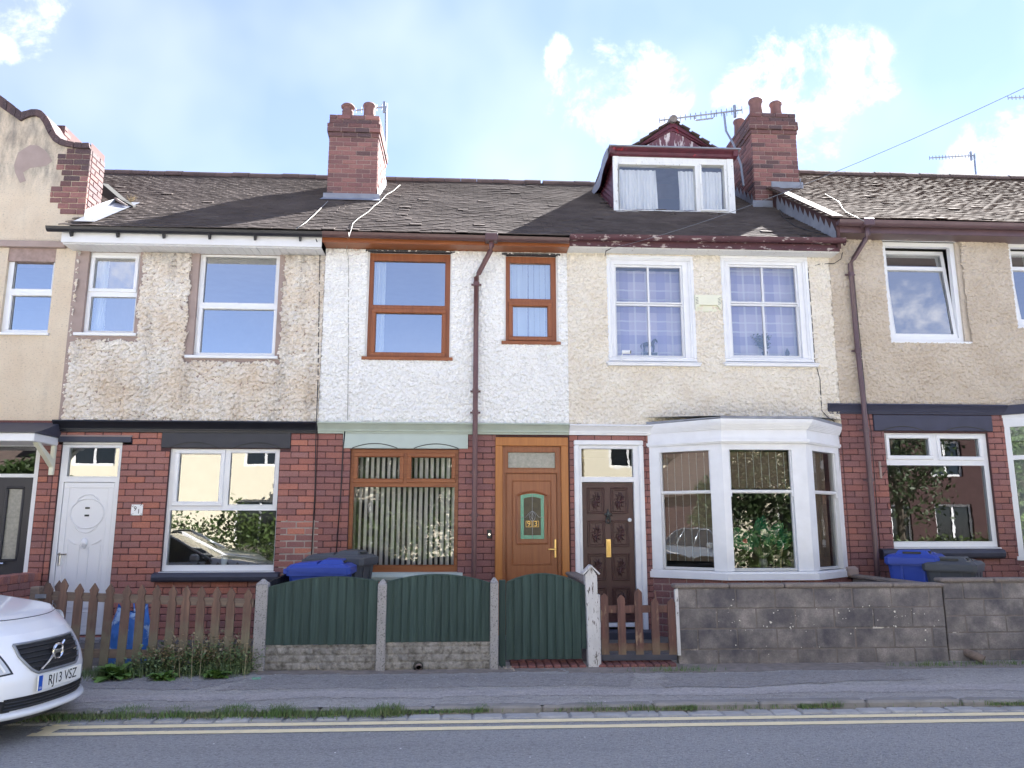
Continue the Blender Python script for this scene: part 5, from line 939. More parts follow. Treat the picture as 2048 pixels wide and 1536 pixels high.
# ground floor: black door under a canopy
dx1 = wp(74, 1000, .05).x; dx0 = dx1 - 1.0; dzt = wp(60, 884, .05).z; tz0, tz1 = wp(60, 948, .05).z, wp(60, 955, .05).z
ground_wall(h, X89, X91, [(dx0 - .0, dx1, .1, dzt + .05)], 'brick_mid', matf=lambda u, z: 'brick_mid' if rnd.random() < .6 else 'brick_red')
m = MB().holes(dx0, dx1, .14, dzt, [(dx0 + .07, dx1 - .06, tz0, dzt - .06), (dx0 + .07, dx1 - .06, .17, tz1)], .02, .1); d = m.build('door', 'upvc', h); MB().add([(dx0, .07, tz0), (dx1, .07, tz0), (dx1, .07, dzt), (dx0, .07, dzt)], [(0, 1, 2, 3)]).build('pane', 'glass_low', d)
l0, l1 = dx0 + .075, dx1 - .065; gz0, gz1 = wp(40, 1118, .05).z, wp(40, 978, .05).z; gx1 = l1 - .13; g_ = [(l1 - .31, gx1, gz0, gz1), (l0 + .13, l0 + .31, gz0, gz1)]
m = MB().holes(l0, l1, .17, tz1 - .005, g_, .045, .09)
for q in g_: m.ring(grow(q, .03), .03, .03, .05, .01)
lf = m.build('door_leaf', 'blackdoor', d)
for q in g_: MB().add([(q[0], .06, q[2]), (q[1], .06, q[2]), (q[1], .06, q[3]), (q[0], .06, q[3])], [(0, 1, 2, 3)]).build('frosted_pane', 'frosted', lf)
hz = wp(12, 1127, .0).z; MB().tube([(l0 + .2, .0, hz), (l0 + .62, .0, hz)], .016, 10).build('pull_handle', 'chrome', lf); bz = wp(11, 1044, .03).z; part('bell_push', 'ceramic', lf, ((l0 + l1) / 2 - .03, (l0 + l1) / 2 + .03, .02, .045, bz - .05, bz + .04)); part('bell_cover', 'carblack', lf, ((l0 + l1) / 2 - .025, (l0 + l1) / 2 + .04, .018, .045, bz + .045, bz + .085))
cz0, cz1 = wp(50, 883, -.55).z, wp(50, 866, -.55).z; cxr = wp(98, 866, -.3).x; cn = MB().box(dx0 - .3, cxr - .02, -.60, -.005, cz0, cz1, .01).build('canopy', 'upvc', h); m = MB(); m.hexa([(dx0 - .32, -.63, cz1), (cxr, -.63, cz1), (cxr, .0, cz1), (dx0 - .32, .0, cz1)], [(dx0 - .3, -.5, cz1 + .03), (cxr - .01, -.5, cz1 + .03), (cxr - .01, .0, STR_T - .03), (dx0 - .3, .0, STR_T - .03)]); m.build('canopy_roof', 'slate', cn)
zb_ = wp(98, 950, -.05).z
for xx in (cxr - .09, dx0 - .2): m = MB().box(xx, xx + .06, -.05, -.004, zb_, cz0, .006); m.hexa([(xx, -.5, cz0), (xx + .06, -.5, cz0), (xx + .06, -.42, cz0), (xx, -.42, cz0)], [(xx, -.05, zb_ + .1), (xx + .06, -.05, zb_ + .1), (xx + .06, -.05, zb_ + .2), (xx, -.05, zb_ + .2)]); m.build('canopy_bracket', 'alarm', cn)
MB().box(X89, X91 - .01, .01, .1, STR_B, STR_T + .002).build('band', 'brick_path', h); shell(h, X89, X91, 5.5)
# the next house along, out of frame to the right: unseen, added to keep the sun off the road
h = house('terraced_house', 15, 'unseen terraced house added beyond the right edge to shade the road'); part('ground_floor_wall', 'house_brick', H97, (BX7 + 2.5, XEND, .0, .1, .1, S97T), c=0); WN = [(a, a + 1.3, z, z + 1.45) for a in (12.5, 15.4, 18.3, 21.2) for z in (4.15, 1.05)]
MB().holes(XEND + .005, 24, 3.1, 5.95, [r for r in WN if r[2] > 3], 0, .14).build('upper_wall', 'cast97', h); MB().holes(XEND + .005, 24, .1, 3.1, [r for r in WN if r[2] < 3], .004, .14).build('ground_wall', 'brick_plum', h); shell(h, XEND + .02, 24, 5.9); moulding(MB(), XEND + .01, 24, 3.05, 3.2).build('string_course', 'navy', h)
for r in WN: window(h, r, [(r[0] + .07, r[1] - .07, r[2] + .07, r[2] + .95), (r[0] + .07, r[1] - .07, r[2] + 1.03, r[3] - .07)], 'upvc', glass='glass'); part('sill', 'upvc', h, (r[0] - .05, r[1] + .05, -.05, .05, r[2] - .05, r[2] - .004))
gutter(h, XEND + .01, 24, -.375, fz + .145, .068, 'gut_mauve', 0); part('fascia', 'gut_mauve', h, (XEND + .01, 24, -.30, -.275, fz, fz + .12)); part('soffit', 'gut_mauve', h, (XEND + .01, 24, -.274, .02, fz + .005, fz + .015)); roof(h, ROOF97, XEND + .01, 24, 'tile97', seed=6, rough=.7, nobj=0)
# ------------------------------------------------------------------ front boundaries
GZ = .105
def pzn(y): return pz(y) + .004
# picket fence of 91
FY = -2.16
pf = empty('picket_fence', (wp(290, 1300, FY).x, FY, GZ), 'weathered brown wooden picket fence with weeds along its foot', 'fence')
TIPS = [(99, 1166), (129, 1157), (160, 1167), (191, 1166), (221, 1167), (254, 1170), (285, 1169), (314.5, 1170), (345.7, 1171), (375, 1171), (405.6, 1172), (435.6, 1173), (465, 1174), (496, 1177)]
def picket(m, x, zb, zt, y0, y1, wd=.042, sway=0.0, fancy=True):
    hh = zt - zb
    P = [(-wd, 0), (wd, 0), (wd, hh - .17), (wd * .62, hh - .135), (wd * 1.06, hh - .07), (0, hh), (-wd * 1.06, hh - .07), (-wd * .62, hh - .135), (-wd, hh - .17)] if fancy else [(-wd, 0), (wd, 0), (wd, hh - .045), (wd * .8, hh - .03), (0, hh), (-wd * .8, hh - .03), (-wd, hh - .045)]
    return m.prism([(x + p + sway * q, zb + q) for p, q in P], y0, y1)
for i, (px, py) in enumerate(TIPS):
    p = wp(px, py, FY); picket(MB(), p.x, GZ + .02 + rnd.uniform(0, .02), p.z, FY - .012, FY + .01, sway=rnd.uniform(-.012, .012)).build('picket', 'picket', pf)
a, b = wp(75, 1190, FY + .03), wp(508, 1206, FY + .03)
for za, zb_ in ((a.z, b.z), (a.z - .56, b.z - .53)): m = MB(); m.hexa([(a.x, FY + .012, za - .045), (b.x, FY + .012, zb_ - .045), (b.x, FY + .05, zb_ - .045), (a.x, FY + .05, za - .045)], [(a.x, FY + .012, za + .04), (b.x, FY + .012, zb_ + .04), (b.x, FY + .05, zb_ + .04), (a.x, FY + .05, za + .04)]); m.build('rail', 'rail', pf)
x0 = wp(74, 1180, FY).x; part('post', 'rail', pf, (x0 - .06, x0 + .03, FY - .02, FY + .08, GZ - .1, wp(74, 1173, FY).z), c=.008); part('latch', 'alu', pf, (x0 + .0, x0 + .11, FY - .028, FY - .021, a.z - .03, a.z + .012), c=.002)
pb = wp(118, 1161, FY + .9); wg = empty('picket_gate', (pb.x, FY + .9, GZ), 'brown picket gate standing open behind the left end of the picket fence', 'gate'); picket(MB(), pb.x, GZ + .05, pb.z, FY + .9, FY + .92).build('picket', 'picket', wg); picket(MB(), pb.x - .14, GZ + .05, pb.z - .01, FY + .92, FY + .94).build('picket', 'picket', wg); part('rail', 'rail', wg, (pb.x - .25, pb.x + .1, FY + .92, FY + .95, pb.z - .22, pb.z - .14))
# concrete posts and green panels of 93
PY = -2.13
def cpost(px, w_, py, label):
    p = wp(px, py, PY); x = p.x; m = MB(); z = p.z - .05; m.box(x - w_, x + w_, PY - .05, PY + .06, GZ - .15, z, .008); m.hexa([(x - w_ - .0, PY - .05, z), (x + w_ + .0, PY - .05, z), (x + w_ + .0, PY + .06, z), (x - w_ - .0, PY + .06, z)], [(x - .012, PY, z + .05), (x + .012, PY, z + .05), (x + .012, PY + .01, z + .05), (x - .012, PY + .01, z + .05)]); return m.build('concrete_post', 'concrete', label=label, cat='post', group='concrete fence posts'), x
_, c1 = cpost(527, .062, 1158, 'speckled concrete post between the picket fence and the green fence'); _, c2 = cpost(766, .047, 1159, 'grey concrete post between the two green fence panels'); _, c3 = cpost(988.5, .044, 1155, 'grey concrete post beside the green gate')
def panel(xa, xb, zb, zt, rise, n, label, name='fence_panel', cat='fence panel', y=PY, peak=.55, group='green fence panels', thin=None):
    e = empty(name, ((xa + xb) / 2, y, zb), label, cat, group); f = lambda x: zt + rise * (1 - abs((x - xa) / (xb - xa) - peak) ** 2 / max(peak, 1 - peak) ** 2); ws = [1] * n
    if thin is not None: ws[thin] = .45
    tot = sum(ws); x = xa
    for i in range(n):
        x2 = x + (xb - xa) * ws[i] / tot; j = rnd.uniform(-.002, .002); ya, yb_ = y - .024 + j, y - .002 + j; m = MB(); o = .006
        m.hexa([(x - o, ya, zb + rnd.uniform(-.006, .006)), (x2, yb_, zb), (x2, y + .012, zb), (x - o, y + .012, zb)], [(x - o, ya, f(x)), (x2, yb_, f(x2)), (x2, y + .012, f(x2)), (x - o, y + .012, f(x))]); m.build('board', 'green_fence', e); x = x2
    m = MB(); P = [[(xx, yy, f(xx) + dz) for yy, dz in ((y - .022, 0), (y - .022, .014), (y + .03, .014), (y + .03, 0))] for xx in np.linspace(xa, xb, 16)]; m.grid(P); m.build('capping', 'green_fence', e)
    for zz in (zb + .1, zt - .12): part('back_rail', 'green_fence', e, (xa, xb, y + .013, y + .05, zz - .03, zz + .03))
    return e
zb1 = wp(650, 1289, PY).z; panel(c1 + .062, c2 - .047, zb1, wp(650, 1176, PY).z, .105, 13, 'dark green boarded fence panel with arched top, left of the pair', peak=.60, thin=11); panel(c2 + .047, c3 - .044, zb1 + .02, wp(870, 1168, PY).z, .09, 13, 'dark green boarded fence panel with arched top, next to the gate', peak=.48)
def gboard(xa, xb, zt, label, seed):
    xs = np.linspace(xa, xb, 110); zs = np.linspace(GZ - .05, zt, 34); X, Z = np.meshgrid(xs, zs, indexing='ij'); cellh = .075; ro = np.floor((Z - GZ) / cellh); off = np.sin(ro * 12.9) * .5; wv = .19; u = (X / wv + off) % 1; v = ((Z - GZ) / cellh) % 1
    edge = np.minimum(np.minimum(u, 1 - u) * wv, np.minimum(v, 1 - v) * cellh); hgt = np.clip(edge / .012, 0, 1) * (.010 + .010 * vnoise(X, Z, 30, seed)) + .006 * vnoise(X, Z, 70, seed + 1); Yv = PY + .012 - hgt; V = np.stack([X, Yv, Z], -1).reshape(-1, 3); I = np.arange(X.size).reshape(X.shape); Q = np.stack([I[:-1, :-1], I[1:, :-1], I[1:, 1:], I[:-1, 1:]], -1).reshape(-1, 4)
    return npmesh('gravel_board', V, Q, 'gravel_board', smooth=False, label=label, cat='gravel board', group='concrete gravel boards')
gboard(c1 + .062, c2 - .047, zb1, 'stone-effect concrete gravel board under the left green panel', 5); gboard(c2 + .047, c3 - .044, zb1 + .015, 'stone-effect concrete gravel board with drain pipe, under the right green panel', 9)
p = wp(836, 1334, PY - .04); m = MB(); m.tube([(p.x, PY + .05, p.z), (p.x + .01, PY - .06, p.z - .008)], .034, 14, caps=False); m.tube([(p.x, PY + .04, p.z), (p.x + .01, PY - .06, p.z - .008)], .026, 14, caps=False); o = m.build('drain_pipe', 'cement', label='short grey drain pipe poking through the concrete gravel board', cat='drain pipe'); MB().tube([(p.x, PY + .0, p.z), (p.x, PY - .012, p.z)], .026, 12).build('pipe_bore', 'vent', o); MB().tube([(p.x, PY - .006, p.z), (p.x, PY - .012, p.z)], .055, 9).build('broken_edge', 'vent', o)
# green gate
GY = -2.05; gx0, gx1 = wp(1013, 1240, GY).x, wp(1162, 1240, GY).x
x0, x1 = wp(998, 1240, GY).x, wp(1011, 1240, GY).x; part('gate_post', 'green_fence', None, (x0, x1, GY - .03, GY + .06, GZ - .02, wp(1004, 1160, GY).z), label='dark green timber gate post beside the concrete post', cat='post')
gt = panel(gx0, gx1, wp(1090, 1318, GY).z, wp(1090, 1169, GY).z, .105, 9, 'dark green boarded gate with arched top', 'garden_gate', 'gate', GY, .48, None); x1 = wp(1172, 1240, GY).x
m = MB(); m.hexa([(gx1 + .004, GY - .01, wp(1168, 1297, GY).z), (x1, GY - .008, wp(1168, 1297, GY).z), (x1, GY + .02, wp(1168, 1297, GY).z), (gx1 + .004, GY + .02, wp(1168, 1297, GY).z)], [(gx1 + .004, GY - .01, wp(1168, 1168, GY).z), (x1, GY - .008, wp(1168, 1170, GY).z), (x1, GY + .02, wp(1168, 1170, GY).z), (gx1 + .004, GY + .02, wp(1168, 1168, GY).z)]); m.build('closing_board', 'green_fence', gt)
# white post
q = wp(1183, 1140, -2.08); wx = q.x; zt = wp(1183, 1147, -2.08).z; m = MB(); m.hexa([(wx - .055, -2.14, GZ - .1), (wx + .065, -2.14, GZ - .1), (wx + .065, -2.0, GZ - .1), (wx - .055, -2.0, GZ - .1)], [(wx - .075, -2.13, zt), (wx + .05, -2.13, zt), (wx + .05, -1.99, zt), (wx - .075, -1.99, zt)]); m.box(wx + .05, wx + .085, -2.1, -2.03, GZ, zt - .22, .006); wpost = m.build('gate_post', 'whitepost', label='flaking white timber gate post with small pitched cap', cat='post')
m = MB()
for s in (-1, 1): m.hexa([(wx - .012, -2.15, zt + .075), (wx - .012, -1.97, zt + .075), (wx - .012 + s * .085, -1.97, zt - .01), (wx - .012 + s * .085, -2.15, zt - .01)], [(wx - .012, -2.15, zt + .093), (wx - .012, -1.97, zt + .093), (wx - .012 + s * .095, -1.97, zt + .004), (wx - .012 + s * .095, -2.15, zt + .004)])
m.prism([(wx - .07, zt - .01), (wx + .045, zt - .01), (wx - .012, zt + .075)], -2.135, -1.985); m.build('post_cap', 'whitepost', wpost)
# old picket gate of 95
OY = -2.03; og = empty('picket_gate', (wp(1275, 1300, OY).x, OY, GZ), 'worn brown picket gate with five uneven pickets in front of door 95', 'gate')
for px, py in ((1207.6, 1186), (1241, 1189), (1275, 1177), (1308, 1197), (1341, 1197)): p = wp(px + 1, py, OY); xb = wp(px + 3, 1300, OY).x; picket(MB(), p.x, wp(px, 1308, OY).z - .005, p.z, OY - .012, OY + .014, .042, fancy=False, sway=-.004).build('picket', 'gatewood', og)
p = wp(1310, 1180, OY); MB().prism([(p.x - .012, p.z - .12), (p.x + .016, p.z - .12), (p.x + .008, p.z), (p.x - .006, p.z - .01)], OY - .008, OY + .01).build('broken_tip', 'gatewood', og)
xa, xb = wp(1204, 1218, OY).x, wp(1350, 1218, OY).x; part('rail', 'gatewood', og, (xa, xb, OY + .015, OY + .045, wp(1275, 1226, OY).z, wp(1275, 1211, OY).z)); part('rail', 'gatewood', og, (xa, xb, OY + .015, OY + .045, wp(1275, 1302, OY).z, wp(1275, 1287, OY).z)); part('bottom_board', 'slate', og, (xa - .01, xb, OY - .004, OY + .02, wp(1275, 1321, OY).z, wp(1275, 1307, OY).z))
p0, p1 = wp(1351, 1180, OY), wp(1358, 1310, OY); m = MB(); m.hexa([(p1.x - .02, OY - .03, p1.z), (p1.x + .015, OY - .03, p1.z), (p1.x + .015, OY + .02, p1.z), (p1.x - .02, OY + .02, p1.z)], [(p0.x - .015, OY - .03, p0.z), (p0.x + .02, OY - .03, p0.z + .02), (p0.x + .02, OY + .02, p0.z + .02), (p0.x - .015, OY + .02, p0.z)]); m.build('gate_stop', 'whitepost', label='thin flaking white timber stop fixed to the block wall end', cat='post')
# brick thresholds
for xa, xb, nm, lab in ((wp(1022, 1330, -2.1).x, wp(1172, 1330, -2.1).x, 'brick_threshold', 'red brick threshold under the green gate'), (wp(1196, 1330, -2.1).x, wp(1352, 1330, -2.1).x, 'brick_threshold', 'red brick threshold under the brown picket gate')):
    n = round((xb - xa) / .085); bs = part(nm, 'mortar', None, (xa, xb, -2.13, -1.7, .0, GZ + .015), label=lab, cat='step', c=0)
    for k in range(n):
        for yy in (-2.155, -1.935): x = xa + (k + .5) * (xb - xa) / n; m = MB().box(x - .038, x + .038, yy, yy + .212, GZ - .04, GZ + .03 + rnd.uniform(-.004, .004) + (0 if yy < -2 else .006), .007); m.v = [(a + rnd.uniform(-.003, .003), b, c) for a, b, c in m.v]; m.build('brick', 'brick_path', bs)
# concrete block walls
def block_wall(name, p0, p1, zt, courses, label, blen=.44, off=0.0, coping=True, thick=.1, mat='block', copeh=.05):
    """p0, p1: plan points of the visible face (left to right)"""
    p0, p1 = Vector(p0), Vector(p1); ln = (p1 - p0).length; ang = math.atan2(p1.y - p0.y, p1.x - p0.x); mx = Matrix.Translation((p0.x, p0.y, 0)) @ Matrix.Rotation(ang, 4, 'Z'); z0 = GZ - .06; zc = zt - (copeh if coping else 0); ch = (zc - z0) / courses
    def T(m): m.v = [tuple(mx @ Vector(v)) for v in m.v]; return m
    wl = T(MB().box(.006, ln - .006, .005, thick, z0, zc)).build(name, 'block_joint', label=label, cat='wall', group='low block walls')
    for i in range(courses):
        u = -((i + off) % 2) * blen * .5
        while u < ln - .02:
            a, b = max(u, 0), min(u + blen, ln)
            if b - a > .03: m = MB().box(a + .004, b - .004, rnd.uniform(-.004, .003), thick + .004, z0 + i * ch + .004, z0 + (i + 1) * ch - .004, .008); m.v = [(p + rnd.uniform(-.002, .002), q + rnd.uniform(-.002, .002), r + rnd.uniform(-.002, .002)) for p, q, r in m.v]; T(m).build('block', mat, wl)
            u += blen
    if coping:
        u = -.03
        while u < ln:
            b = min(u + .62, ln + .02); T(MB().box(u + .003, b - .003, -.025, thick + .03, zc + .002, zt + rnd.uniform(-.003, .003), .014)).build('coping_stone', 'coping', wl); u += .62
    return wl
WY = -2.03; zt95 = wp(1600, 1167, WY - .03).z; xw = wp(1355, 1250, WY).x; xe = wp(1893, 1250, WY).x; W1 = block_wall('block_wall', (xw, WY), (xe, WY + .01), zt95, 4, 'stained brown concrete block wall in front of the white bay window', off=.0)
zt97 = wp(1980, 1156, WY - .03).z; block_wall('block_wall', (xe + .012, WY + .02), (11.6, WY + .02), zt97, 5, 'darker block wall at the right edge in front of house 97', blen=.46, off=1)
pa, pb_ = wp(1705, 1150, -.1), wp(1880, 1170, WY + .14); block_wall('block_wall', (pa.x, -.08), (pb_.x, WY + .14), zt95 - .035, 4, 'sloping-looking side garden wall between the bay house and the bins', off=.5); p = wp(1707, 1135, -.05); m = MB(); m.box(pa.x - .08, pa.x + .1, -.12, -.01, zt95 - .08, zt95 + .07, .03); m.v = [(a + rnd.uniform(-.02, .02), b, c + rnd.uniform(-.02, .02)) for a, b, c in m.v]; m.build('mortar_lump', 'cement', W1)
pa, pb_ = wp(1137, 1147, -.35), wp(1172, 1166, WY + .12); block_wall('block_wall', (pa.x, -.25), (pb_.x, WY + .12), wp(1165, 1163, WY).z, 4, 'grey coped side wall between the green gate and the white post', mat='block')
# lichen spots
m = MB()
for k in range(70):
    x = rnd.uniform(xw + .4, xe - .05); z = GZ + abs(rnd.gauss(.42, .12)) if rnd.random() < .8 else rnd.uniform(GZ, .9); r = abs(rnd.gauss(0, .0045)) + .002; n = 7; m.add([(x + r * math.cos(t * 6.283 / n) * rnd.uniform(.6, 1.2), WY - .0062, z + r * math.sin(t * 6.283 / n) * rnd.uniform(.6, 1.2)) for t in range(n)], [tuple(range(n))])
m.build('lichen', 'lichen', W1, kind='stuff')
p = wp(1945, 1312, WY - .03); m = MB(); m.tube([(p.x - .03, WY + .05, p.z + .03), (p.x - .02, WY - .05, p.z + .02), (p.x + .06, WY - .13, p.z - .025)], .045, 14, caps=False); m.tube([(p.x - .03, WY + .04, p.z + .03), (p.x - .02, WY - .05, p.z + .02), (p.x + .055, WY - .125, p.z - .022)], .038, 14); m.build('drain_pipe', 'rail', label='brown drain pipe elbow coming out of the right-hand block wall', cat='drain pipe', smooth=True)
# red brick side wall of 89
sx = -5.50; ztw = wp(90, 1150, -.1).z; sw = MB().box(sx - .2, sx - .009, -2.15, -.01, .05, ztw).build('garden_wall', 'mortar', label='low red brick garden wall beside the white door of 91', cat='wall'); bricks(sw, 'brick_red', (sx, -2.15), math.pi / 2, 0, 2.13, .1, ztw - .07); 
y = -2.15
while y < -.03: MB().box(sx - .21, sx + .006, y + .004, y + .072, ztw - .07, ztw + .03 + rnd.uniform(-.003, .003), .006).build('coping_brick', 'brick_red', sw); y += .076
# dark board fence between 91 and 93
sf_ = empty('side_fence', (c1, -1.2, GZ), 'dark stained board fence behind the first concrete post beside the blue bin', 'fence')
for k in range(15): y = -2.05 + k * .135; zt = wp(560, 1166, -2).z + k * .006; MB().box(c1 - .015, c1 + .012, y, y + .13, GZ, zt, .003).build('board', 'rubber', sf_)

# ------------------------------------------------------------------ wheelie bins
def wheelie(loc, rz, mat, label, s=1.0):
    e = empty('wheelie_bin', loc, label, 'bin', 'wheelie bins', rz); e.scale = (s, s, s); e.rotation_euler.z = rz; m = MB(); W0, W1_, D0, D1, Hh = .21, .275, .22, .33, .96
    def sec(t, k=.04): w_, d_ = W0 + (W1_ - W0) * t, D0 + (D1 - D0) * t; return [(-w_ + k, -d_), (w_ - k, -d_), (w_, -d_ + k), (w_, d_ - k), (w_ - k, d_), (-w_ + k, d_), (-w_, d_ - k), (-w_, -d_ + k)]
    lv = [(0, .06), (.2, .25), (.8, .80), (1, Hh)]; rings = [[(p[0], p[1], z) for p in sec(t)] for t, z in lv]
    for a, b in zip(rings, rings[1:]): m.add(a + b, [(i, (i + 1) % 8, 8 + (i + 1) % 8, 8 + i) for i in range(8)])
    m.add(rings[0], [tuple(range(8))[::-1]])
    m.build('body', mat, e, local=True); m = MB()
    for sx in (-1, 1):
        for yy in (-.12, .1): m.box(sx * .262 - .012, sx * .262 + .012, yy - .012, yy + .012, .5, .93)
    for xx in (-.12, .12): m.box(xx - .012, xx + .012, -.325, -.29, .6, .93)
    m.build('rib', mat, e, local=True); m = MB(); o = [(p[0] * 1.06, p[1] * 1.06) for p in sec(1)]; m.hexa([(p[0], p[1], Hh - .05) for p in o], [(p[0], p[1], Hh) for p in o]); m.build('rim', mat, e, local=True)
    m = MB(); a = [(p[0] * 1.1, p[1] * 1.1 - .01, Hh + .002 - (.035 if p[1] < -.2 else 0)) for p in sec(1)]; b = [(p[0] * 1.1, p[1] * 1.1 - .01, Hh + .04) for p in sec(1)]; c = [(p[0] * .95, p[1] * .95, Hh + .075) for p in sec(1)]; m.hexa(a, b); m.hexa(b, c)
    m.hexa([(-.19, -.28, Hh + .074), (.19, -.28, Hh + .074), (.21, .02, Hh + .074), (-.21, .02, Hh + .074)], [(-.15, -.25, Hh + .125), (.15, -.25, Hh + .125), (.17, -.05, Hh + .135), (-.17, -.05, Hh + .125)]); m.hexa([(-.22, .02, Hh + .07), (.22, .02, Hh + .07), (.22, .30, Hh + .07), (-.22, .30, Hh + .07)], [(-.2, .02, Hh + .105), (.2, .02, Hh + .105), (.2, .27, Hh + .085), (-.2, .27, Hh + .085)])
    ld = m.build('lid', mat, e, local=True); part('slot', 'vent', ld, (.155, .192, -.2, -.07, Hh + .088, Hh + .118), local=True, c=0); part('slot', 'vent', ld, (-.1, .1, -.285, -.262, Hh + .085, Hh + .11), local=True, c=0)
    m = MB(); m.tube([(-.26, .37, Hh), (.26, .37, Hh)], .017, 8); m.box(-.27, -.22, .30, .385, Hh - .03, Hh + .03, .008); m.box(.22, .27, .30, .385, Hh - .03, Hh + .03, .008); m.build('handle', mat, e, local=True)
    for sx in (-1, 1): m = MB(); m.tube([(sx * .2, .25, .1), (sx * .25, .25, .1)], .1, 18); m.build('wheel', 'rubber', e, local=True)
    return e
wheelie((-1.70, -1.2, GZ), rad(90), 'bin_blue', 'blue wheelie bin behind the green fence panel, side on'); wheelie((-1.58, -.52, GZ + .015), rad(78), 'bin_grey', 'dark grey wheelie bin behind the blue one at the wood-framed window', 1.06)
wheelie((5.86, -.62, GZ + .02), rad(-38), 'bin_blue', 'blue wheelie bin below the lower window of 97', 1.05); wheelie((6.16, -.95, GZ), rad(-42), 'bin_grey', 'grey wheelie bin in front of the blue one behind the right block wall', 1.0)

# ------------------------------------------------------------------ blue bag, litter, weeds
p = wp(256, 1250, -1.55); bx, by = p.x, -1.55; zt = wp(256, 1215, by).z; m = MB(); rows = []
for k in range(11):
    t = k / 10; row = []
    for i in range(25):
        a = 2 * math.pi * i / 24; r = (.235 - .10 * t ** 1.6) * (1 + .10 * math.sin(a * 3 + 2 * t) + .06 * math.sin(a * 7 + 5 * t)); row.append((bx + 1.15 * r * math.cos(a) + .03 * t, by + .62 * r * math.sin(a), GZ + (zt - GZ) * t * (1 + (.08 * math.sin(a * 2 + 1) if k == 10 else 0)) + .01 * math.sin(a * 5 + k)))
    rows.append(row)
m.grid(rows); bag = m.build('shopping_bag', 'bag', smooth=True, label='blue plastic shopping bag slumped behind the picket fence', cat='bag')
for s in (-1, 1): MB().tube([(bx - .05, by + s * .05, zt - .05), (bx - .01, by + s * .05, zt + .08), (bx + .05, by + s * .04, zt + .1), (bx + .08, by + s * .05, zt - .04)], .008, 6).build('handle', 'bag', bag)
p = wz(513, 1358, .1); m = MB(); m.box(p.x - .04, p.x + .04, p.y - .03, p.y + .03, .085, .12, .01); m.v = [(a + rnd.uniform(-.012, .012), b + rnd.uniform(-.01, .01), c + rnd.uniform(-.008, .008)) for a, b, c in m.v]; m.build('litter', 'litter', label='scrap of pale green plastic litter on the pavement by the first concrete post', cat='litter')
def blades(name, n, fx, mat, hmin, hmax, wd=.006, lean=.5, label=None, cat=None, seed=1, **k):
    r = random.Random(seed); m = MB()
    for _ in range(n):
        x, y, z, s = fx(r); hh = r.uniform(hmin, hmax) * s; a = r.uniform(0, 6.283); dx, dy = math.cos(a), math.sin(a); le = r.uniform(0, lean) * hh; wx, wy = -dy * wd * r.uniform(.6, 1.2), dx * wd
        m.add([(x - wx, y - wy, z), (x + wx, y + wy, z), (x + dx * le * .4 + wx * .7, y + dy * le * .4 + wy * .7, z + hh * .6), (x + dx * le * .4 - wx * .7, y + dy * le * .4 - wy * .7, z + hh * .6), (x + dx * le, y + dy * le, z + hh)], [(0, 1, 2, 3), (3, 2, 4)])
    return m.build(name, mat, label=label, cat=cat, **k)
def leaves(m, r, x, y, z, n, spread, hh, size, droop=.3):
    for _ in range(n):
        a = r.uniform(0, 6.283); el = r.uniform(.1, 1.2); d_ = Vector((math.cos(a) * math.cos(el), math.sin(a) * math.cos(el), math.sin(el))); o = Vector((x, y, z)) + Vector((r.gauss(0, spread), r.gauss(0, spread * .6), r.uniform(0, hh))); s = size * r.uniform(.5, 1.3); side = d_.cross(Vector((0, 0, 1))).normalized() * s * .3; mid = o + d_ * s * .5; tip = o + d_ * s - Vector((0, 0, s * droop)); m.add([o, mid + side, tip, mid - side], [(0, 1, 2, 3)])
# kerbside grass, thick on the left, patchy to the right
def kerbgrass(r):
    while True:
        x = r.uniform(-6, 8); dens = (1 if x < -.55 else (.55 if x < .2 else (.8 if .75 < x < 2.0 else (.75 if 2.9 < x < 3.3 else (.35 if x > 4.6 else .04))))) * (.35 + .65 * (.5 + .5 * math.sin(x * 5.1) * math.sin(x * 2.3 + 1)))
        if r.random() < dens: break
    wdt = .13 if x < -.5 else .06; cy = -3.615 + .03 * math.sin(x * 2); return x, cy + r.gauss(0, wdt * .5), .02, (1.0 if x < -.5 else .75) * (.62 + .4 * abs(math.sin(x * 7.3) * math.sin(x * 3.1 + .7)))
blades('kerb_grass', 24000, kerbgrass, 'grass', .025, .085, .004, 1.0, 'ragged strip of green and straw grass growing along the kerb', 'grass', 3, kind='stuff')
blades('dry_kerb_grass', 2200, kerbgrass, 'dry', .015, .06, .003, 1.1, 'straw-coloured dead grass scattered through the kerb strip', 'grass', 4, kind='stuff')
def wallgrass(r):
    c = r.choice([(5.0, -2.22, .25), (5.9, -2.2, .3), (6.35, -2.15, .1), (2.2, -2.35, .2)]); return c[0] + r.gauss(0, c[2]), c[1] + r.gauss(0, .04), pz(-2.2), .8
blades('wall_foot_grass', 900, wallgrass, 'grass', .02, .08, .003, 1.0, 'thin tufts of grass along the foot of the block walls', 'grass', 5, kind='stuff')
fx0, fx1 = wp(165, 1340, FY).x, wp(505, 1340, FY).x
def fencegrass(r): x = r.uniform(fx0, fx1); return x, FY - .05 + r.gauss(0, .09), GZ - .02, .6 + .5 * math.sin((x - fx0) * 3.1) ** 2
blades('fence_weeds', 2600, fencegrass, 'leaf', .04, .17, .004, 1.1, 'tangle of green weeds growing through the picket fence foot', 'weeds', 6, kind='stuff')
def drygrass(r): x = fx0 + 1.0 + abs(r.gauss(.35, .32)); return min(x, fx1), FY + r.gauss(.12, .16), GZ - .02, 1
blades('dry_stalks', 170, drygrass, 'dry', .2, .55, .0022, 1.2, 'tall dry straw stalks behind the right half of the picket fence', 'weeds', 7, kind='stuff')
r = random.Random(9); m = MB()
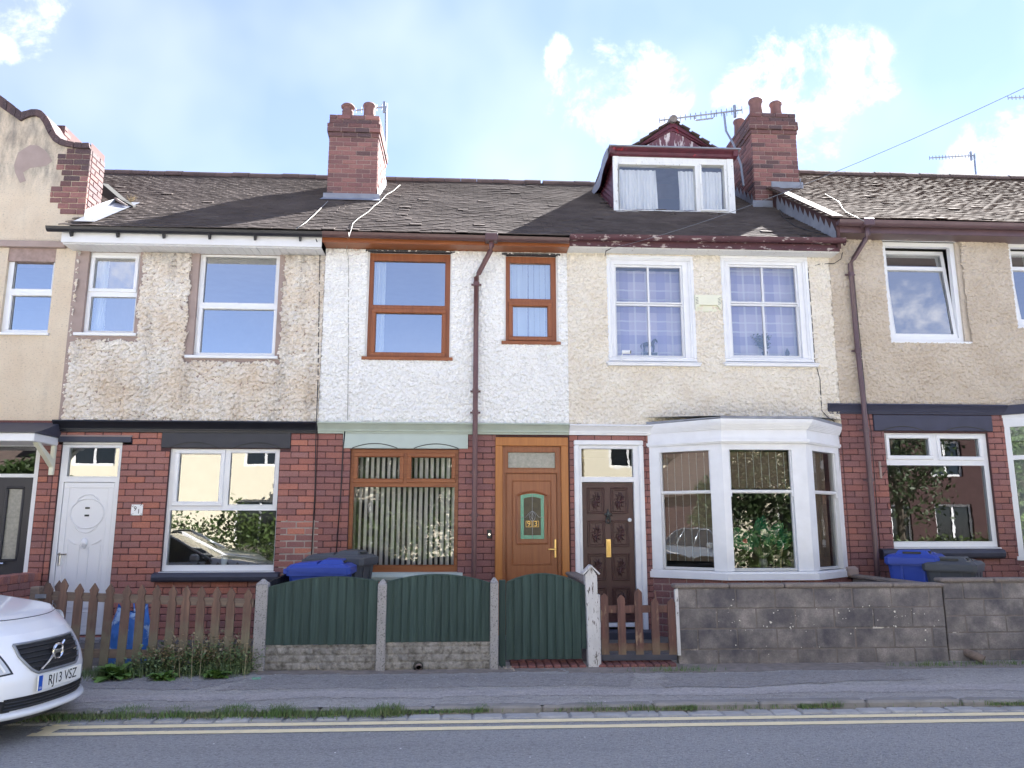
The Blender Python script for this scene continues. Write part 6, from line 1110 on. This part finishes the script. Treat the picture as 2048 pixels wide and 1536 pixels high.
for k in range(60): x = r.uniform(fx0 + .55, fx1); leaves(m, r, x, FY + r.uniform(-.12, .05), GZ, 44, .08, r.uniform(.10, .30), .05)
m.build('weed_leaves', 'leaf', label='small-leaved weeds crowding the bottom of the picket fence', cat='weeds', kind='stuff'); m = MB()
for k in range(46): x = r.uniform(fx0 + .75, fx1 - .05); leaves(m, r, x, FY + r.uniform(-.1, .2), GZ + .10, 26, .07, r.uniform(.12, .30), .05)
m.build('dry_seed_heads', 'dry', label='dry brown seed heads among the fence weeds', cat='weeds', kind='stuff')
for q, (px, py, nl, sz, lab) in enumerate(((222, 1358, 60, .30, 'big-leaved green dock plant at the left foot of the picket fence'), (318, 1360, 34, .20, 'smaller broad-leaved weed at the foot of the picket fence, centre'), (425, 1358, 34, .20, 'leafy weed at the foot of the picket fence, right part'))):
    p = wz(px, py, GZ); m = MB()
    for k in range(nl):
        a = r.uniform(0, 6.283); el = r.uniform(.25, 1.15); d_ = Vector((math.cos(a), math.sin(a) * .8, 0)); s = sz * r.uniform(.6, 1.15); side = Vector((-d_.y, d_.x, 0)) * s * .22; up = Vector((0, 0, 1)); P = []
        for t in (0, .3, .6, .85, 1): c = Vector((p.x, p.y + .10, GZ - .02)) + d_ * s * t * math.cos(el) + up * (s * t * math.sin(el) - s * .45 * t * t); wdt = (.12, .8, 1, .6, .05)[int(t * 4 + .1)] if False else {0: .12, .3: .8, .6: 1, .85: .6, 1: .05}[t]; P.append([c - side * wdt + up * .012 * wdt, c, c + side * wdt + up * .012 * wdt])
        m.grid(P)
    m.build('dock_plant', 'leaf2', label=lab, cat='weed', group='leafy weeds at the fence foot')
# pebbles of broken mortar by the gate
m = MB()
for k in range(46): x = r.gauss(wp(1014, 1336, -2.1).x, .06) if k < 55 else r.gauss(wx - .02, .09); y = r.gauss(-2.14, .05); s = r.uniform(.003, .010); m.box(x - s, x + s, y - s * .8, y + s * .8, pz(y) + .0, pz(y) + .01 + s, s * .4)
m.build('rubble', 'lime', label='pale crumbs of broken mortar at the foot of the gate posts', cat='rubble', kind='stuff')

# ------------------------------------------------------------------ cables, wire, aerials
def cable(name, pts, r, mat, label, cat='cable', group=None): return MB().tube(pts, r, 6).build(name, mat, smooth=True, label=label, cat=cat, group=group)
cable('roof_cable', [ROOF.at(a, b, .05) for a, b in ((800, 370), (786, 382), (772, 390), (762, 402), (748, 412), (736, 424), (718, 436), (706, 446), (702, 460), (698, 474))] + [Vector((wp(697, 480, -.44).x, -.44, 5.55)), wp(693, 500, -.04), wp(697, 515, -.035), wp(697, 700, -.035), wp(695, 840, -.05)], .0042, 'cable_white', 'white cable crossing the tiles right of the left chimney and running down white roughcast')
cable('roof_cable', [ROOF.at(a, b, .05) for a, b in ((656, 402), (640, 418), (628, 430), (610, 446), (592, 458))], .0048, 'cable_white', 'white cable on the tiles left of the left chimney'); cable('roof_cable', [ROOF97.at(a, b, .05) for a, b in ((1650, 388), (1668, 398), (1678, 404), (1684, 415), (1692, 424), (1712, 434), (1728, 442))], .005, 'cable_white', 'white cable on the brown tiles of 97')
for dx in (0, 7): pass
cable('wall_cable', [wp(632, 478, -.40), wp(640, 500, -.04), wp(638, 620, -.035), wp(636, 760, -.035), wp(633, 842, -.12), wp(632, 862, -.03), wp(630, 980, -.012), wp(623, 1110, -.012)], .007, 'cable_black', 'black cable down the joint between houses 91 and 93'); cable('wall_cable', [wp(690, 860, -.03), wp(686, 900, -.012), wp(682, 980, -.012), wp(672, 1112, -.012)], .008, 'cable_black', 'black cable on the brick left of the wood-framed ground window')
cable('wall_cable', [wp(1633, 733, -.03), wp(1640, 760, -.03), wp(1642, 800, -.03), wp(1644, 822, -.03), wp(1655, 834, -.05), wp(1668, 842, -.06), wp(1676, 870, -.012), wp(1680, 960, -.012), wp(1688, 1100, -.012), wp(1690, 1140, -.012)], .006, 'cable_black', 'black cable down the wall right of the bay window'); cable('wall_cable', [wp(1685, 505, -.3), wp(1682, 518, -.1), wp(1668, 527, -.04), wp(1640, 528, -.035), wp(1616, 535, -.035), wp(1624, 640, -.03), wp(1630, 726, -.03)], .006, 'cable_black', 'black cable looping from the gutter end to the right sash window'); cable('wall_cable', [wp(1705, 520, -.04), wp(1716, 640, -.035), wp(1732, 800, -.035), wp(1742, 860, -.14), wp(1760, 1100, -.012)], .005, 'cable_black', 'thin dark cable running beside the right downpipe')
a, b = wp(1222, 497, -.3), wp(2420, -5, -6.5); pts = [a.lerp(b, t) - Vector((0, 0, .18 * 4 * t * (1 - t))) for t in np.linspace(0, 1, 14)]; cable('overhead_wire', pts, .0026, 'wire', 'thin overhead telephone wire rising to the right from the bay house gutter', 'wire'); cable('wire_drop', [a, wp(1212, 502, -.28), wp(1210, 512, -.04)], .006, 'cable_black', 'short black wire end below the gutter at the overhead wire')
cable('roof_cable', [ROOF.at(a, b, .04) for a, b in ((1558, 415), (1566, 435), (1590, 452), (1620, 462), (1655, 470))], .007, 'cable_black', 'dark cable over the tiles below the right chimney')
def yagi(name, a, b, n, el, label, mast, bow=None, refl=True, vert=True, r_=.008, mat='alu', loop=None):
    a, b = Vector(a), Vector(b); e = empty(name, mast[-1], label, 'aerial', 'television aerials'); ax = (b - a).normalized(); up = Vector((0, 0, 1)) if vert else Vector((0, 1, 0)); MB().tube([a, b], r_, 6).build('boom', mat, e)
    for i in range(n): p = a.lerp(b, i / (n - 1)); MB().tube([p - up * el * (1 - .3 * (1 - i / n)), p + up * el * (1 - .3 * (1 - i / n))], r_ * .55, 5).build('element', mat, e)
    MB().tube(mast, r_ * 1.5, 8).build('mast', mat, e)
    if refl: p = a.lerp(b, .91); MB().tube([p - up * el * 1.7, p + up * el * 1.5], r_ * 1.9, 6).build('folded_dipole', mat, e)
    if loop: p, q = a.lerp(b, loop[0]), a.lerp(b, loop[1]); dz = Vector((0, 0, -.09)); MB().tube([p, p + dz * .6, p.lerp(q, .08) + dz, q.lerp(p, .08) + dz, q + dz * .6, q], r_, 6).build('brace', mat, e)
    return e
Ya = 2.2; bA = wp(1448, 226, Ya)
yagi('television_aerial', wp(1319, 241, Ya), wp(1484, 220, Ya), 17, .075, 'long television aerial between the dormer gable and the right chimney', [bA, wp(1452, 262, Ya), wp(1468, 290, 2.1), wp(1482, 330, 1.95), wp(1487, 372, 1.9)], loop=(.42, .66), r_=.0142)
Yb = 2.9; yagi('television_aerial', wp(712, 221, Yb), wp(774, 213, Yb), 7, .07, 'small television aerial on a mast behind the left chimney', [wp(772, 213, Yb), wp(771, 300, Yb)], r_=.0141); m = MB(); m.tube([wp(757, 188, Yb), wp(762, 203, Yb), wp(768, 216, Yb), wp(766, 244, Yb)], .009, 6)
Yc = 5.5; yagi('television_aerial', wp(1859, 316, Yc), wp(1950, 311, Yc), 15, .07, 'distant television aerial on a mast behind the roof of 97', [wp(1948, 309, Yc), wp(1953, 362, Yc), wp(1955, 400, Yc)], r_=.014, refl=True)
Yd = 5.5; yagi('television_aerial', wp(2016, 196, Yd), wp(2110, 192, Yd), 13, .07, 'aerial cut off by the right edge of the picture high above the roof', [wp(2108, 192, Yd), wp(2112, 400, Yd)], r_=.014)

# ------------------------------------------------------------------ ornaments on the window boards
p = wp(1300, 712, .12); bz = p.z; bk = MB().box(p.x - .115, p.x + .115, .10, .18, bz, bz + .055, .004).build('ornament_box', 'upvc', label='small white-edged box under the horse figurine in the left sash window', cat='box'); part('box_front', 'dark_fig', bk, (p.x - .105, p.x + .105, .096, .1, bz + .006, bz + .049), c=0)
hx, hz0 = p.x - .0, bz + .056; hs = MB(); hs.tube([(hx - .085, .14, hz0 + .115), (hx - .04, .14, hz0 + .125), (hx + .02, .14, hz0 + .118), (hx + .06, .14, hz0 + .135)], [.022, .033, .028, .03], 10); hs.tube([(hx + .045, .14, hz0 + .135), (hx + .07, .14, hz0 + .175), (hx + .09, .14, hz0 + .195)], [.028, .02, .015], 8); hs.tube([(hx + .082, .14, hz0 + .2), (hx + .11, .14, hz0 + .17), (hx + .118, .14, hz0 + .15)], [.017, .013, .01], 8)
for lx, k in ((-.085, -.012), (-.07, .012), (.05, -.012), (.065, .012)): hs.tube([(hx + lx, .14 + k, hz0 + .11), (hx + lx + .006, .14 + k, hz0 + .06), (hx + lx - .004, .14 + k, hz0)], [.016, .009, .008], 6)
hs.tube([(hx - .1, .14, hz0 + .13), (hx - .125, .14, hz0 + .1), (hx - .118, .14, hz0 + .05)], [.008, .012, .003], 6); hs.build('horse_figurine', 'dark_fig', smooth=True, label='dark horse figurine on a box in the left upstairs sash window', cat='figurine')
p = wp(1530, 711, .13); e = empty('potted_plant', (p.x, .13, p.z), 'grey-green leafy twigs in the right upstairs sash window', 'plant'); r = random.Random(4); m = MB(); lf = MB()
for k in range(18):
    a = r.uniform(-.9, .9); tip = Vector((p.x + .24 * math.sin(a) * r.uniform(.5, 1.2), .13 + r.uniform(-.02, .05), p.z + .36 * math.cos(a * .8) * r.uniform(.6, 1.05))); b0 = Vector((p.x, .13, p.z + .03)); m.tube([b0, b0.lerp(tip, .5) + Vector((0, 0, .03)), tip], .003, 4)
    for j in range(9): leaves(lf, r, *b0.lerp(tip, .35 + .07 * j), 2, .008, .01, .05)
m.build('stem', 'dry', e); lf.build('foliage', 'plant_grey', e); MB().lathe([(.03, 0), (.045, .05), (.04, .055)], p.x, .13, 12, p.z).build('pot', 'dark_fig', e)
p = wp(1575, 711, .13); MB().lathe([(.0, .11), (.012, .09), (.03, .05), (.032, .02), (.026, 0)], p.x, .13, 10, p.z).build('cat_figurine', 'dark_fig', smooth=True, label='small dark figurine at the lower right of the right upstairs sash window', cat='figurine')
BZs = BZ(1141); p = wp(1527, 1139, BY + .25); e = empty('artificial_plant', (p.x, BY + .25, BZs), 'big green leafy plant with faded flowers in the bay window front pane', 'plant'); r = random.Random(12); st = MB(); fl = MB()
for k in range(26):
    a = (k / 25 - .5) * 2.6; L_ = r.uniform(.28, .5); tip = Vector((p.x + L_ * .85 * math.sin(a), BY + .25 + r.uniform(-.09, .1), BZs + .14 + L_ * .9 * math.cos(a * .75))); b0 = Vector((p.x, BY + .25, BZs + .12)); st.tube([b0, b0.lerp(tip, .5) + Vector((0, 0, .02)), tip], .003, 4); d_ = (tip - b0).normalized(); side = Vector((d_.z, .25, -d_.x)) * .075; P = []
    for t, wd in ((-.12, .1), (-.05, .8), (.02, 1.0), (.08, .6), (.13, .05)): c = tip + d_ * t; P.append([c - side * wd, c + Vector((0, -.012, 0)), c + side * wd])
    m = MB().grid(P); m.build('leaf', 'plant_green', e)
st.build('stems', 'leaf', e); MB().lathe([(.03, 0), (.06, .06), (.05, .13), (.055, .14)], p.x, BY + .25, 16, BZs).build('glass_vase', 'frosted', e)
for px, py in ((1527, 1050), (1490, 1082), (1562, 1085)):
    q = wp(px, py, BY + .2); m = MB()
    for k in range(9): a = k * .7; d_ = Vector((math.cos(a), -.3, math.sin(a))) * .035; s_ = Vector((-math.sin(a), 0, math.cos(a))) * .012; m.add([q, q + d_ * .6 + s_, q + d_, q + d_ * .6 - s_], [(0, 1, 2, 3)])
    m.build('flower', 'petal', e)
p = wp(1556, 1139, BY + .22); g_ = MB(); gx, gy, gz_ = p.x, BY + .22, BZs; g_.tube([(gx - .05, gy, gz_ + .15), (gx, gy, gz_ + .16), (gx + .045, gy, gz_ + .17)], [.026, .032, .026], 10); g_.tube([(gx + .04, gy, gz_ + .17), (gx + .075, gy, gz_ + .27), (gx + .10, gy, gz_ + .34)], [.022, .014, .011], 8); g_.tube([(gx + .092, gy, gz_ + .345), (gx + .13, gy, gz_ + .335)], [.014, .008], 8)
for lx, k in ((-.055, -.012), (-.04, .012), (.035, -.012), (.05, .012)): g_.tube([(gx + lx, gy + k, gz_ + .15), (gx + lx, gy + k, gz_ + .07), (gx + lx, gy + k, gz_)], [.014, .008, .008], 6)
g_.build('giraffe_figurine', 'giraffe', smooth=True, label='spotted giraffe figurine beside the plant in the bay window', cat='figurine')
# things on the inside sill of 91
p = wp(448, 1130, .14); MB().lathe([(.035, 0), (.045, .1), (.04, .1), (.03, .01)], p.x, .14, 14, wr_[2] if False else p.z).build('white_cup', 'ceramic', smooth=True, label='white cup on the inside sill of the ground window of 91', cat='cup')
# ------------------------------------------------------------------ cars
def Fx(y, z):
    ay = abs(y); a = .30 * (min(ay, .62) / .7) ** 2.6 + .92 * max(0, ay - .62); b = .28 * max(0, z - .46) + .10 * max(0, (z - .50) / .28) ** 2 + .05 * max(0, (.36 - z) / .2) ** 1.5; return -a - b
def bonnet_z(x, y):
    t = min(1, max(0, (-x - .1) / 1.2)); return .775 + .23 * t ** .62 + .015 * (1 - (y / .84) ** 2) - .10 * max(0, (abs(y) - .60) / .24) ** 2 * (.5 + .5 * t)
def car(loc, rz, paint, label, detail=True):
    e = empty('parked_car', loc, label, 'car', 'cars parked along the kerb', rz); e.rotation_euler.z = rz; ys = np.linspace(-.92, .92, 47)
    def hasG(y, z): return z > .488 and z < .70 and abs(y) < .285 + .115 * min(1, (z - .488) / .12) ** .6
    m = MB(); zs = np.linspace(.21, .765, 24); m.grid([[(Fx(y, z), y, z) for z in zs] for y in ys])
    # bonnet from the nose to the screen
    xs = [0, .12, .26, .42, .6, .8, 1.0, 1.2, 1.36]; yy = np.linspace(-.86, .86, 31); P = []
    for y in yy:
        x0 = Fx(y, .765); row = []
        for i, t in enumerate(np.linspace(0, 1, 14)): x = x0 + (-1.38 - x0) * t; z = bonnet_z(x, y); z = .765 + (z - .765) * min(1, (t / .16)) ** .7; row.append((x, y, z))
        P.append(row)
    m.grid(P)
    # flanks: stations from the front corner to the tail, wheel arches left open
    for s in (-1, 1):
        st = np.linspace(-.60, -4.42, 78); V = []; rows_ = []
        for x in st:
            top = (bonnet_z(x, .86) if x > -1.38 else .955 + .02 * math.sin((x + 1.4) * .8)); tail = max(0, (-x - 3.9) / .52) ** 2 * .12; bul = .925 - tail - .08 * max(0, (x + .95) / .35) ** 2 * 0
            rows_.append([(x, s * (bul - .05), .20), (x, s * (bul - .01), .30), (x, s * bul, .42), (x, s * (bul + .012), .55), (x, s * (bul + .012), .66), (x, s * (bul - .008), .76), (x, s * (bul - .03), max(.80, top - .05)), (x, s * (.86 - tail), top)])
        for i in range(len(st) - 1):
            for j in range(7):
                q = [rows_[i][j], rows_[i + 1][j], rows_[i + 1][j + 1], rows_[i][j + 1]]; cx, cz = sum(p[0] for p in q) / 4, sum(p[2] for p in q) / 4
                if any((cx - wx_) ** 2 + (cz - .33) ** 2 < .375 ** 2 for wx_ in (-.90, -3.68)): continue
                m.add(q, [(0, 1, 2, 3)])
    m.grid([[(-4.42 - .12 * (1 - (y / .9) ** 2) - .05 * math.sin(z * 3), y, z) for z in np.linspace(.25, 1.0, 8)] for y in np.linspace(-.87, .87, 15)])
    m.build('body', paint, e, smooth=True, local=True)
    MB().box(-4.3, -.62, -.84, .84, .18, .42).build('underbody', 'carblack', e, local=True)
    # cabin
    G0 = [(-1.30, .80, .97), (-2.12, .62, 1.43), (-2.7, .61, 1.475), (-3.5, .60, 1.45), (-4.05, .60, 1.36), (-4.45, .70, 1.0)]
    m = MB(); m.grid([[(x, y * k, z + .02 * (1 - k * k)) for k in np.linspace(-1, 1, 9)] for x, y, z in G0]); m.build('screens_and_roof_glass', 'carglass', e, smooth=True, local=True)
    m = MB(); m.grid([[(x, y * k, z + .012 + .02 * (1 - k * k)) for k in np.linspace(-1, 1, 9)] for x, y, z in G0[1:5]])
    for s in (-1, 1):
        for a, b in zip(G0, G0[1:]): m.tube([(a[0], s * a[1], a[2]), (b[0], s * b[1], b[2])], .022, 6)
        for xx, xt in ((-2.55, -2.6), (-3.45, -3.4)): m.tube([(xx, s * .85, .96), (xt, s * .62, 1.45)], .024, 6)
    m.build('roof', paint, e, smooth=True, local=True); m = MB()
    for s in (-1, 1): m.grid([[(x, s * yb, .955), (xt, s * yt, zt)] for x, xt, yb, yt, zt in ((-1.36, -2.05, .855, .64, 1.40), (-2.0, -2.4, .86, .63, 1.45), (-2.7, -2.8, .86, .625, 1.46), (-3.4, -3.4, .86, .62, 1.44), (-4.1, -3.95, .84, .62, 1.37), (-4.38, -4.2, .80, .64, 1.2))])
    m.build('side_windows', 'carglass', e, smooth=True, local=True)
    for s in (-1, 1):
        part('door_mirror', paint, e, (-1.62, -1.48, s * .90, s * 1.06, .96, 1.09), local=True, c=.035)
        for wx_ in (-.90, -3.68):
            w_ = MB(); prof = [(.20, -.10), (.30, -.105), (.325, -.08), (.33, 0), (.325, .08), (.30, .105), (.2, .1)]; w_.lathe(prof, 0, 0, 28); w_.v = [(wx_ + a, s * .80 + c, .33 + b) for a, b, c in w_.v]; w_ = w_.build('tyre', 'rubber', e, smooth=True, local=True); rm = MB(); rm.lathe([(.21, .03), (.2, .06), (.19, .03), (.06, .05), (0, .06)], 0, 0, 24); rm.v = [(wx_ + a, s * (.80 + c + .02), .33 + b) for a, b, c in rm.v]
            for k in range(5): a = k * 1.2566; rm.tube([(wx_ + .05 * math.cos(a), s * .88, .33 + .05 * math.sin(a)), (wx_ + .2 * math.cos(a), s * .875, .33 + .2 * math.sin(a))], .02, 6)
            rm.build('rim', 'chrome', e, smooth=True, local=True); ar = MB(); ar.lathe([(.37, -.02), (.37, .25)], 0, 0, 28); ar.v = [(wx_ + a, s * (.92 - c), .33 + b) for a, b, c in ar.v]; ar.build('wheel_arch', 'carblack', e, local=True)
        y0, y1 = .66, .90; m = MB(); m.grid([[(Fx(s * y, z) + .0015, s * y, z) for z in np.linspace(.60 + .08 * (y - .6), .735, 5)] for y in np.linspace(y0, y1, 10)]); m.build('headlight', 'headlamp', e, smooth=True, local=True)
        # fog surround and running lamp
        bz0 = lambda y: .235; bz1 = lambda y: .335 - .03 * (y - .45); m = MB(); m.grid([[(Fx(s * y, z) + .005, s * y, z) for z in np.linspace(bz0(y) + .0, bz1(y) + (.0 if y > .5 else (y - .5) * .3), 5)] for y in np.linspace(.40, .905, 14)]); m.build('fog_surround', 'carblack', e, smooth=True, local=True)
        if s > 0: continue
        f = lambda u, v: (s * (.405 + .05 * u + .13 * v), .505 + .155 * u - .01 * v); m = MB(); m.grid([[(Fx(*f(u, v)) + .002, *f(u, v)) for u in np.linspace(0, 1, 6)] for v in np.linspace(0, 1 , 6)]); dl = m.build('running_lamp', 'carblack', e, smooth=True, local=True)
        m = MB(); m.grid([[(Fx(*f(u, v)) + .005, *f(u, v)) for u in np.linspace(.08, .92, 6)] for v in np.linspace(.12, .88, 6)]); m.build('lamp_lens', 'headlamp', dl, smooth=True, local=True); m = MB()
        for vv in (.35, .62): m.tube([(Fx(*f(u, vv)) + .006, *f(u, vv)) for u in np.linspace(.15, .85, 6)], .008, 6)
        m.build('lamp_tube', 'ceramic', dl, local=True)
    # shut line, grille, badge, plate, intake, lip
    m = MB(); m.tube([(Fx(y, .765) - .10 - .02 * (1 - (y / .8) ** 2), y, bonnet_z(Fx(y, .765) - .11, y) - .0) for y in np.linspace(-.80, .80, 25)], .0035, 4); m.build('shut_line', 'carblack', e, local=True)
    gw = lambda z: .225 + .115 * min(1, max(0, (z - .488) / .13)) ** .55; zs = np.linspace(.488, .70, 12)
    m = MB(); m.grid([[(Fx(k * gw(z), z) + .004, k * gw(z), z) for z in zs] for k in np.linspace(-1, 1, 25)]); gr = m.build('grille', 'rubber', e, smooth=True, local=True)
    for z in (.53, .565, .60, .635, .67): m = MB(); m.tube([(Fx(k * gw(z), z) + .012, k * gw(z), z) for k in np.linspace(-.97, .97, 21)], [.006] * 21, 5); m.build('grille_bar', 'carblack', gr, local=True)
    per = [(k * gw(.70), .70) for k in np.linspace(-1, 1, 15)] + [(gw(z), z) for z in np.linspace(.69, .49, 9)] + [(k * gw(.488), .486) for k in np.linspace(1, -1, 11)] + [(-gw(z), z) for z in np.linspace(.49, .69, 9)] + [(-gw(.70), .70)]
    MB().tube([(Fx(y, z) + .006, y, z) for y, z in per], .011, 6).build('grille_surround', 'alu', gr, smooth=True, local=True)
    m = MB(); m.tube([(Fx(y, z) + .016, y, z) for y, z in [(-.21 + .18 * t, .505 + .09 * t) for t in np.linspace(0, 1, 6)]], .011, 6); m.build('diagonal_bar', 'chrome', gr, local=True); ez = .608
    m = MB(); m.tube([(Fx(0, ez) + .03, .055 * math.cos(t), ez + .055 * math.sin(t)) for t in np.linspace(0, 2 * math.pi, 25)], .0105, 6); m.box(Fx(0, ez) + .02, Fx(0, ez) + .035, -.052, .052, ez - .014, ez + .014, .003); m.tube([(Fx(0, ez) + .03, .04, ez + .045), (Fx(0, ez) + .03, .068, ez + .073)], .008, 6); em = m.build('emblem', 'chrome', gr, local=True); m = MB(); m.tube([(Fx(0, ez) + .010, 0, ez), (Fx(0, ez) + .016, 0, ez)], .05, 20); m.build('emblem_back', 'carblack', em, local=True)
    part('model_badge', 'chrome', gr, (Fx(.31, .585) + .012, Fx(.31, .585) + .018, -.0 + .20, .29, .578, .592), local=True, c=.002)
    m = MB(); m.grid([[(Fx(y, z) + .006, y, z) for z in np.linspace(.245, .335, 5)] for y in np.linspace(-.46, .46, 15)]); it = m.build('lower_intake', 'rubber', e, smooth=True, local=True)
    for z in (.262, .285, .308): MB().tube([(Fx(y, z) + .01, y, z) for y in np.linspace(-.45, .45, 15)], .005, 5).build('intake_bar', 'carblack', it, local=True)
    m = MB(); P = []
    for y in np.linspace(-.88, .88, 27): x = Fx(y, .3); P.append([(x - .05, y, .245), (x + .035, y, .232), (x + .045, y, .212), (x + .02, y, .19), (x - .06, y, .185)])
    m.grid(P); m.build('lip_spoiler', paint, e, smooth=True, local=True); MB().grid([[(Fx(y, .3) - .03, y, .19), (Fx(y, .3) - .08, y, .14)] for y in np.linspace(-.8, .8, 15)]).build('valance', 'carblack', e, local=True)
    pzc = .412; px_ = Fx(.1, pzc) + .012; pl = part('number_plate', 'plate_w', e, (px_ - .006, px_ + .006, -.26, .26, pzc - .056, pzc + .056), local=True, c=.003); part('plate_band', 'plate_b', pl, (px_ + .0062, px_ + .0072, -.258, -.214, pzc - .054, pzc + .054), local=True, c=0)
    if detail:
        text('plate_letters', 'RJ13 VSZ', .106, 'rubber', (px_ + .0072, .026, pzc - .0), (math.pi / 2, 0, math.pi / 2), pl, .0006, .86, True); text('plate_country', 'GB', .022, 'plate_w', (px_ + .0076, -.236, pzc - .035), (math.pi / 2, 0, math.pi / 2), pl, .0003, 1, True)
    return e
CP = wz(118, 1345, .45); rzc = rad(-7); off = Matrix.Rotation(rzc, 3, 'Z') @ Vector((.0, 0, 0))
car((CP.x - .0, CP.y, .005), rzc, 'carpaint', 'white estate car nose parked at the left edge, plate RJ13 VSZ')
c2 = car((-4.6, -8.15, .0), rad(2), 'silver', 'silver car on the far side of the road, mirrored in the windows', False)

# ------------------------------------------------------------------ the far side of the street (mirrored in the glass; white fronts and pale paving added to bounce light)
def far_house(x0, x1, y, zt, zr, mat, label, wins):
    e = empty('far_house', ((x0 + x1) / 2, y, 0), label, 'house', 'houses across the road'); m = MB().holes(x0, x1, 0, zt, wins, 0, -.15); m.v = [(a, y + b, c) for a, b, c in m.v]; m.build('wall', mat, e); part('rear_wall', mat, e, (x0, x1, y - 7, y - 6.9, 0, zt), (x0, x0 + .1, y - 6.9, y - .16, 0, zt), (x1 - .1, x1, y - 6.9, y - .16, 0, zt), c=0)
    m = MB(); m.prism([(y + .4, zt - .1), (y - 3.5, zr), (y - 7.4, zt - .1)], x0 - .3, x1 + .3, 'x'); m.build('roof', 'house_roof', e)
    for w_ in wins:
        m = MB().holes(w_[0], w_[1], w_[2], w_[3], [(w_[0] + .08, (w_[0] + w_[1]) / 2 - .04, w_[2] + .08, w_[3] - .08), ((w_[0] + w_[1]) / 2 + .04, w_[1] - .08, w_[2] + .08, w_[3] - .08)], 0, 0); m.v = [(a, y - .1 + b, c) for a, b, c in m.v]; f = m.build('window', 'upvc', e); m = MB().holes(w_[0], w_[1], w_[2], w_[3], [], 0, 0); m.v = [(a, y - .14, c) for a, b, c in m.v]; m.build('pane', 'carglass', f)
def wins4(a, b): return [(a + .9, a + 2.3, 3.5, 4.8), (b - 2.3, b - .9, 3.5, 4.8), (a + .8, a + 2.6, .9, 2.4), (b - 2.5, b - .9, .9, 2.4)]
for a, b, yy, mt, lab in ((-34, -24.2, -15.6, 'house_white', 'white rendered house added across the road for bounce light, far left of the row'), (-24, -14.2, -15.4, 'house_brick', 'low red brick house across the road, second in the row'), (-14, -5.2, -15.6, 'house_white', 'white rendered house across the road facing 91'), (-5, 3.8, -15.8, 'house_cream', 'cream rendered house added across the road for bounce light, facing 93'), (4, 12.8, -15.8, 'house_white', 'house across the road facing the bay window, made white for bounce light'), (13, 22.8, -16.5, 'house_brick', 'dark red brick house across the road facing 97'), (23, 34, -16.5, 'house_white', 'white rendered house added across the road for bounce light, far right of the row')): far_house(a, b, yy, 3.0 if a == -24 else 5.2, 5.6 if a == -24 else 7.2, mt, lab, [(14.6, 15.8, 3.3, 4.6), (16.9, 18.1, 3.3, 4.6), (14.6, 16.0, .9, 2.3), (16.9, 18.3, .9, 2.3)] if a == 13 else wins4(a, b)[2 if a == -24 else 0:])
def leafcloud(m, r, c, rad3, n, s):
    for _ in range(n):
        while True:
            v = Vector((r.uniform(-1, 1), r.uniform(-1, 1), r.uniform(-1, 1)))
            if .25 < v.length < 1: break
        v = v * (.55 + .45 * r.random()) / max(.55, v.length ** .4); p = Vector((c[0] + v.x * rad3[0], c[1] + v.y * rad3[1], c[2] + v.z * rad3[2])); a = Vector((r.gauss(0, 1), r.gauss(0, 1), r.gauss(0, 1))).normalized() * s * r.uniform(.6, 1.4); b = a.cross(Vector((r.gauss(0, 1), r.gauss(0, 1), r.gauss(0, 1)))).normalized() * s * .5; m.add([p - a, p + b, p + a, p - b], [(0, 1, 2, 3)])
r = random.Random(21)
def far_tree(x, y, hh, rr, label, n=6300):
    e = empty('far_tree', (x, y, 0), label, 'tree', 'trees across the road'); m = MB(); m.tube([(x, y, 0), (x + .05, y, hh * .3), (x - .05, y, hh * .75)], [.16, .12, .05], 8)
    for k in range(5): a = k * 1.3; m.tube([(x, y, hh * (.3 + .07 * k)), (x + rr * .6 * math.cos(a), y + rr * .6 * math.sin(a), hh * (.5 + .08 * k))], [.06, .02], 6)
    m.build('trunk', 'bark', e); m = MB()
    for k in range(9): a = k * 2.4; q = rr * (.25 + .45 * (k % 3) / 2); leafcloud(m, r, (x + q * math.cos(a), y + q * math.sin(a), hh * (.45 + .055 * k)), (rr * .55, rr * .55, rr * .5), n // 9, .085)
    m.build('crown', 'tree_leaf', e)
far_tree(-4.4, -13.4, 4.6, 1.5, 'leafy tree across the road mirrored in the window of 91'); far_tree(-1.4, -13.6, 5.0, 1.8, 'broad tree across the road mirrored in the window of 93'); far_tree(-13.2, -12.9, 3.6, 1.3, 'small tree across the road mirrored in the side pane of the bay'); far_tree(8.6, -13.4, 4.6, 1.8, 'bushy tree across the road mirrored in the bay window'); far_tree(13.3, -12.6, 5.6, 2.5, 'tall tree across the road mirrored in the window of 97', 3800)
m = MB()
for k in range(34): x = -9.5 + k * .32; leafcloud(m, r, (x, -12.3 + .1 * math.sin(x), 1.15 + .25 * math.sin(k * .9)), (.45, .55, 1.05 + .2 * math.sin(k * 1.7)), 240, .075)
m.build('far_hedge', 'hedge_leaf', label='garden hedge across the road in front of the white house', cat='hedge'); m = MB()
for k in range(48): x = 2.5 + k * .34; hk = 1 if x < 12.5 else .8; leafcloud(m, r, (x, -12.4, .8 * hk), (.45, .55, (.95 + .15 * math.sin(k * 1.3)) * hk), 240, .075)
m.build('far_hedge', 'hedge_leaf', label='garden hedge across the road in front of the red brick house', cat='hedge')
strip('far_verge', 'pave_light', [(-30, -16, .12), (40, -16, .12), (40, -11.3, .12), (-30, -11.3, .12)], kind='structure')
strip('far_lawn', 'grass', [(-40, -40, .1), (50, -40, .1), (50, -16, .1), (-40, -16, .1)], kind='structure')
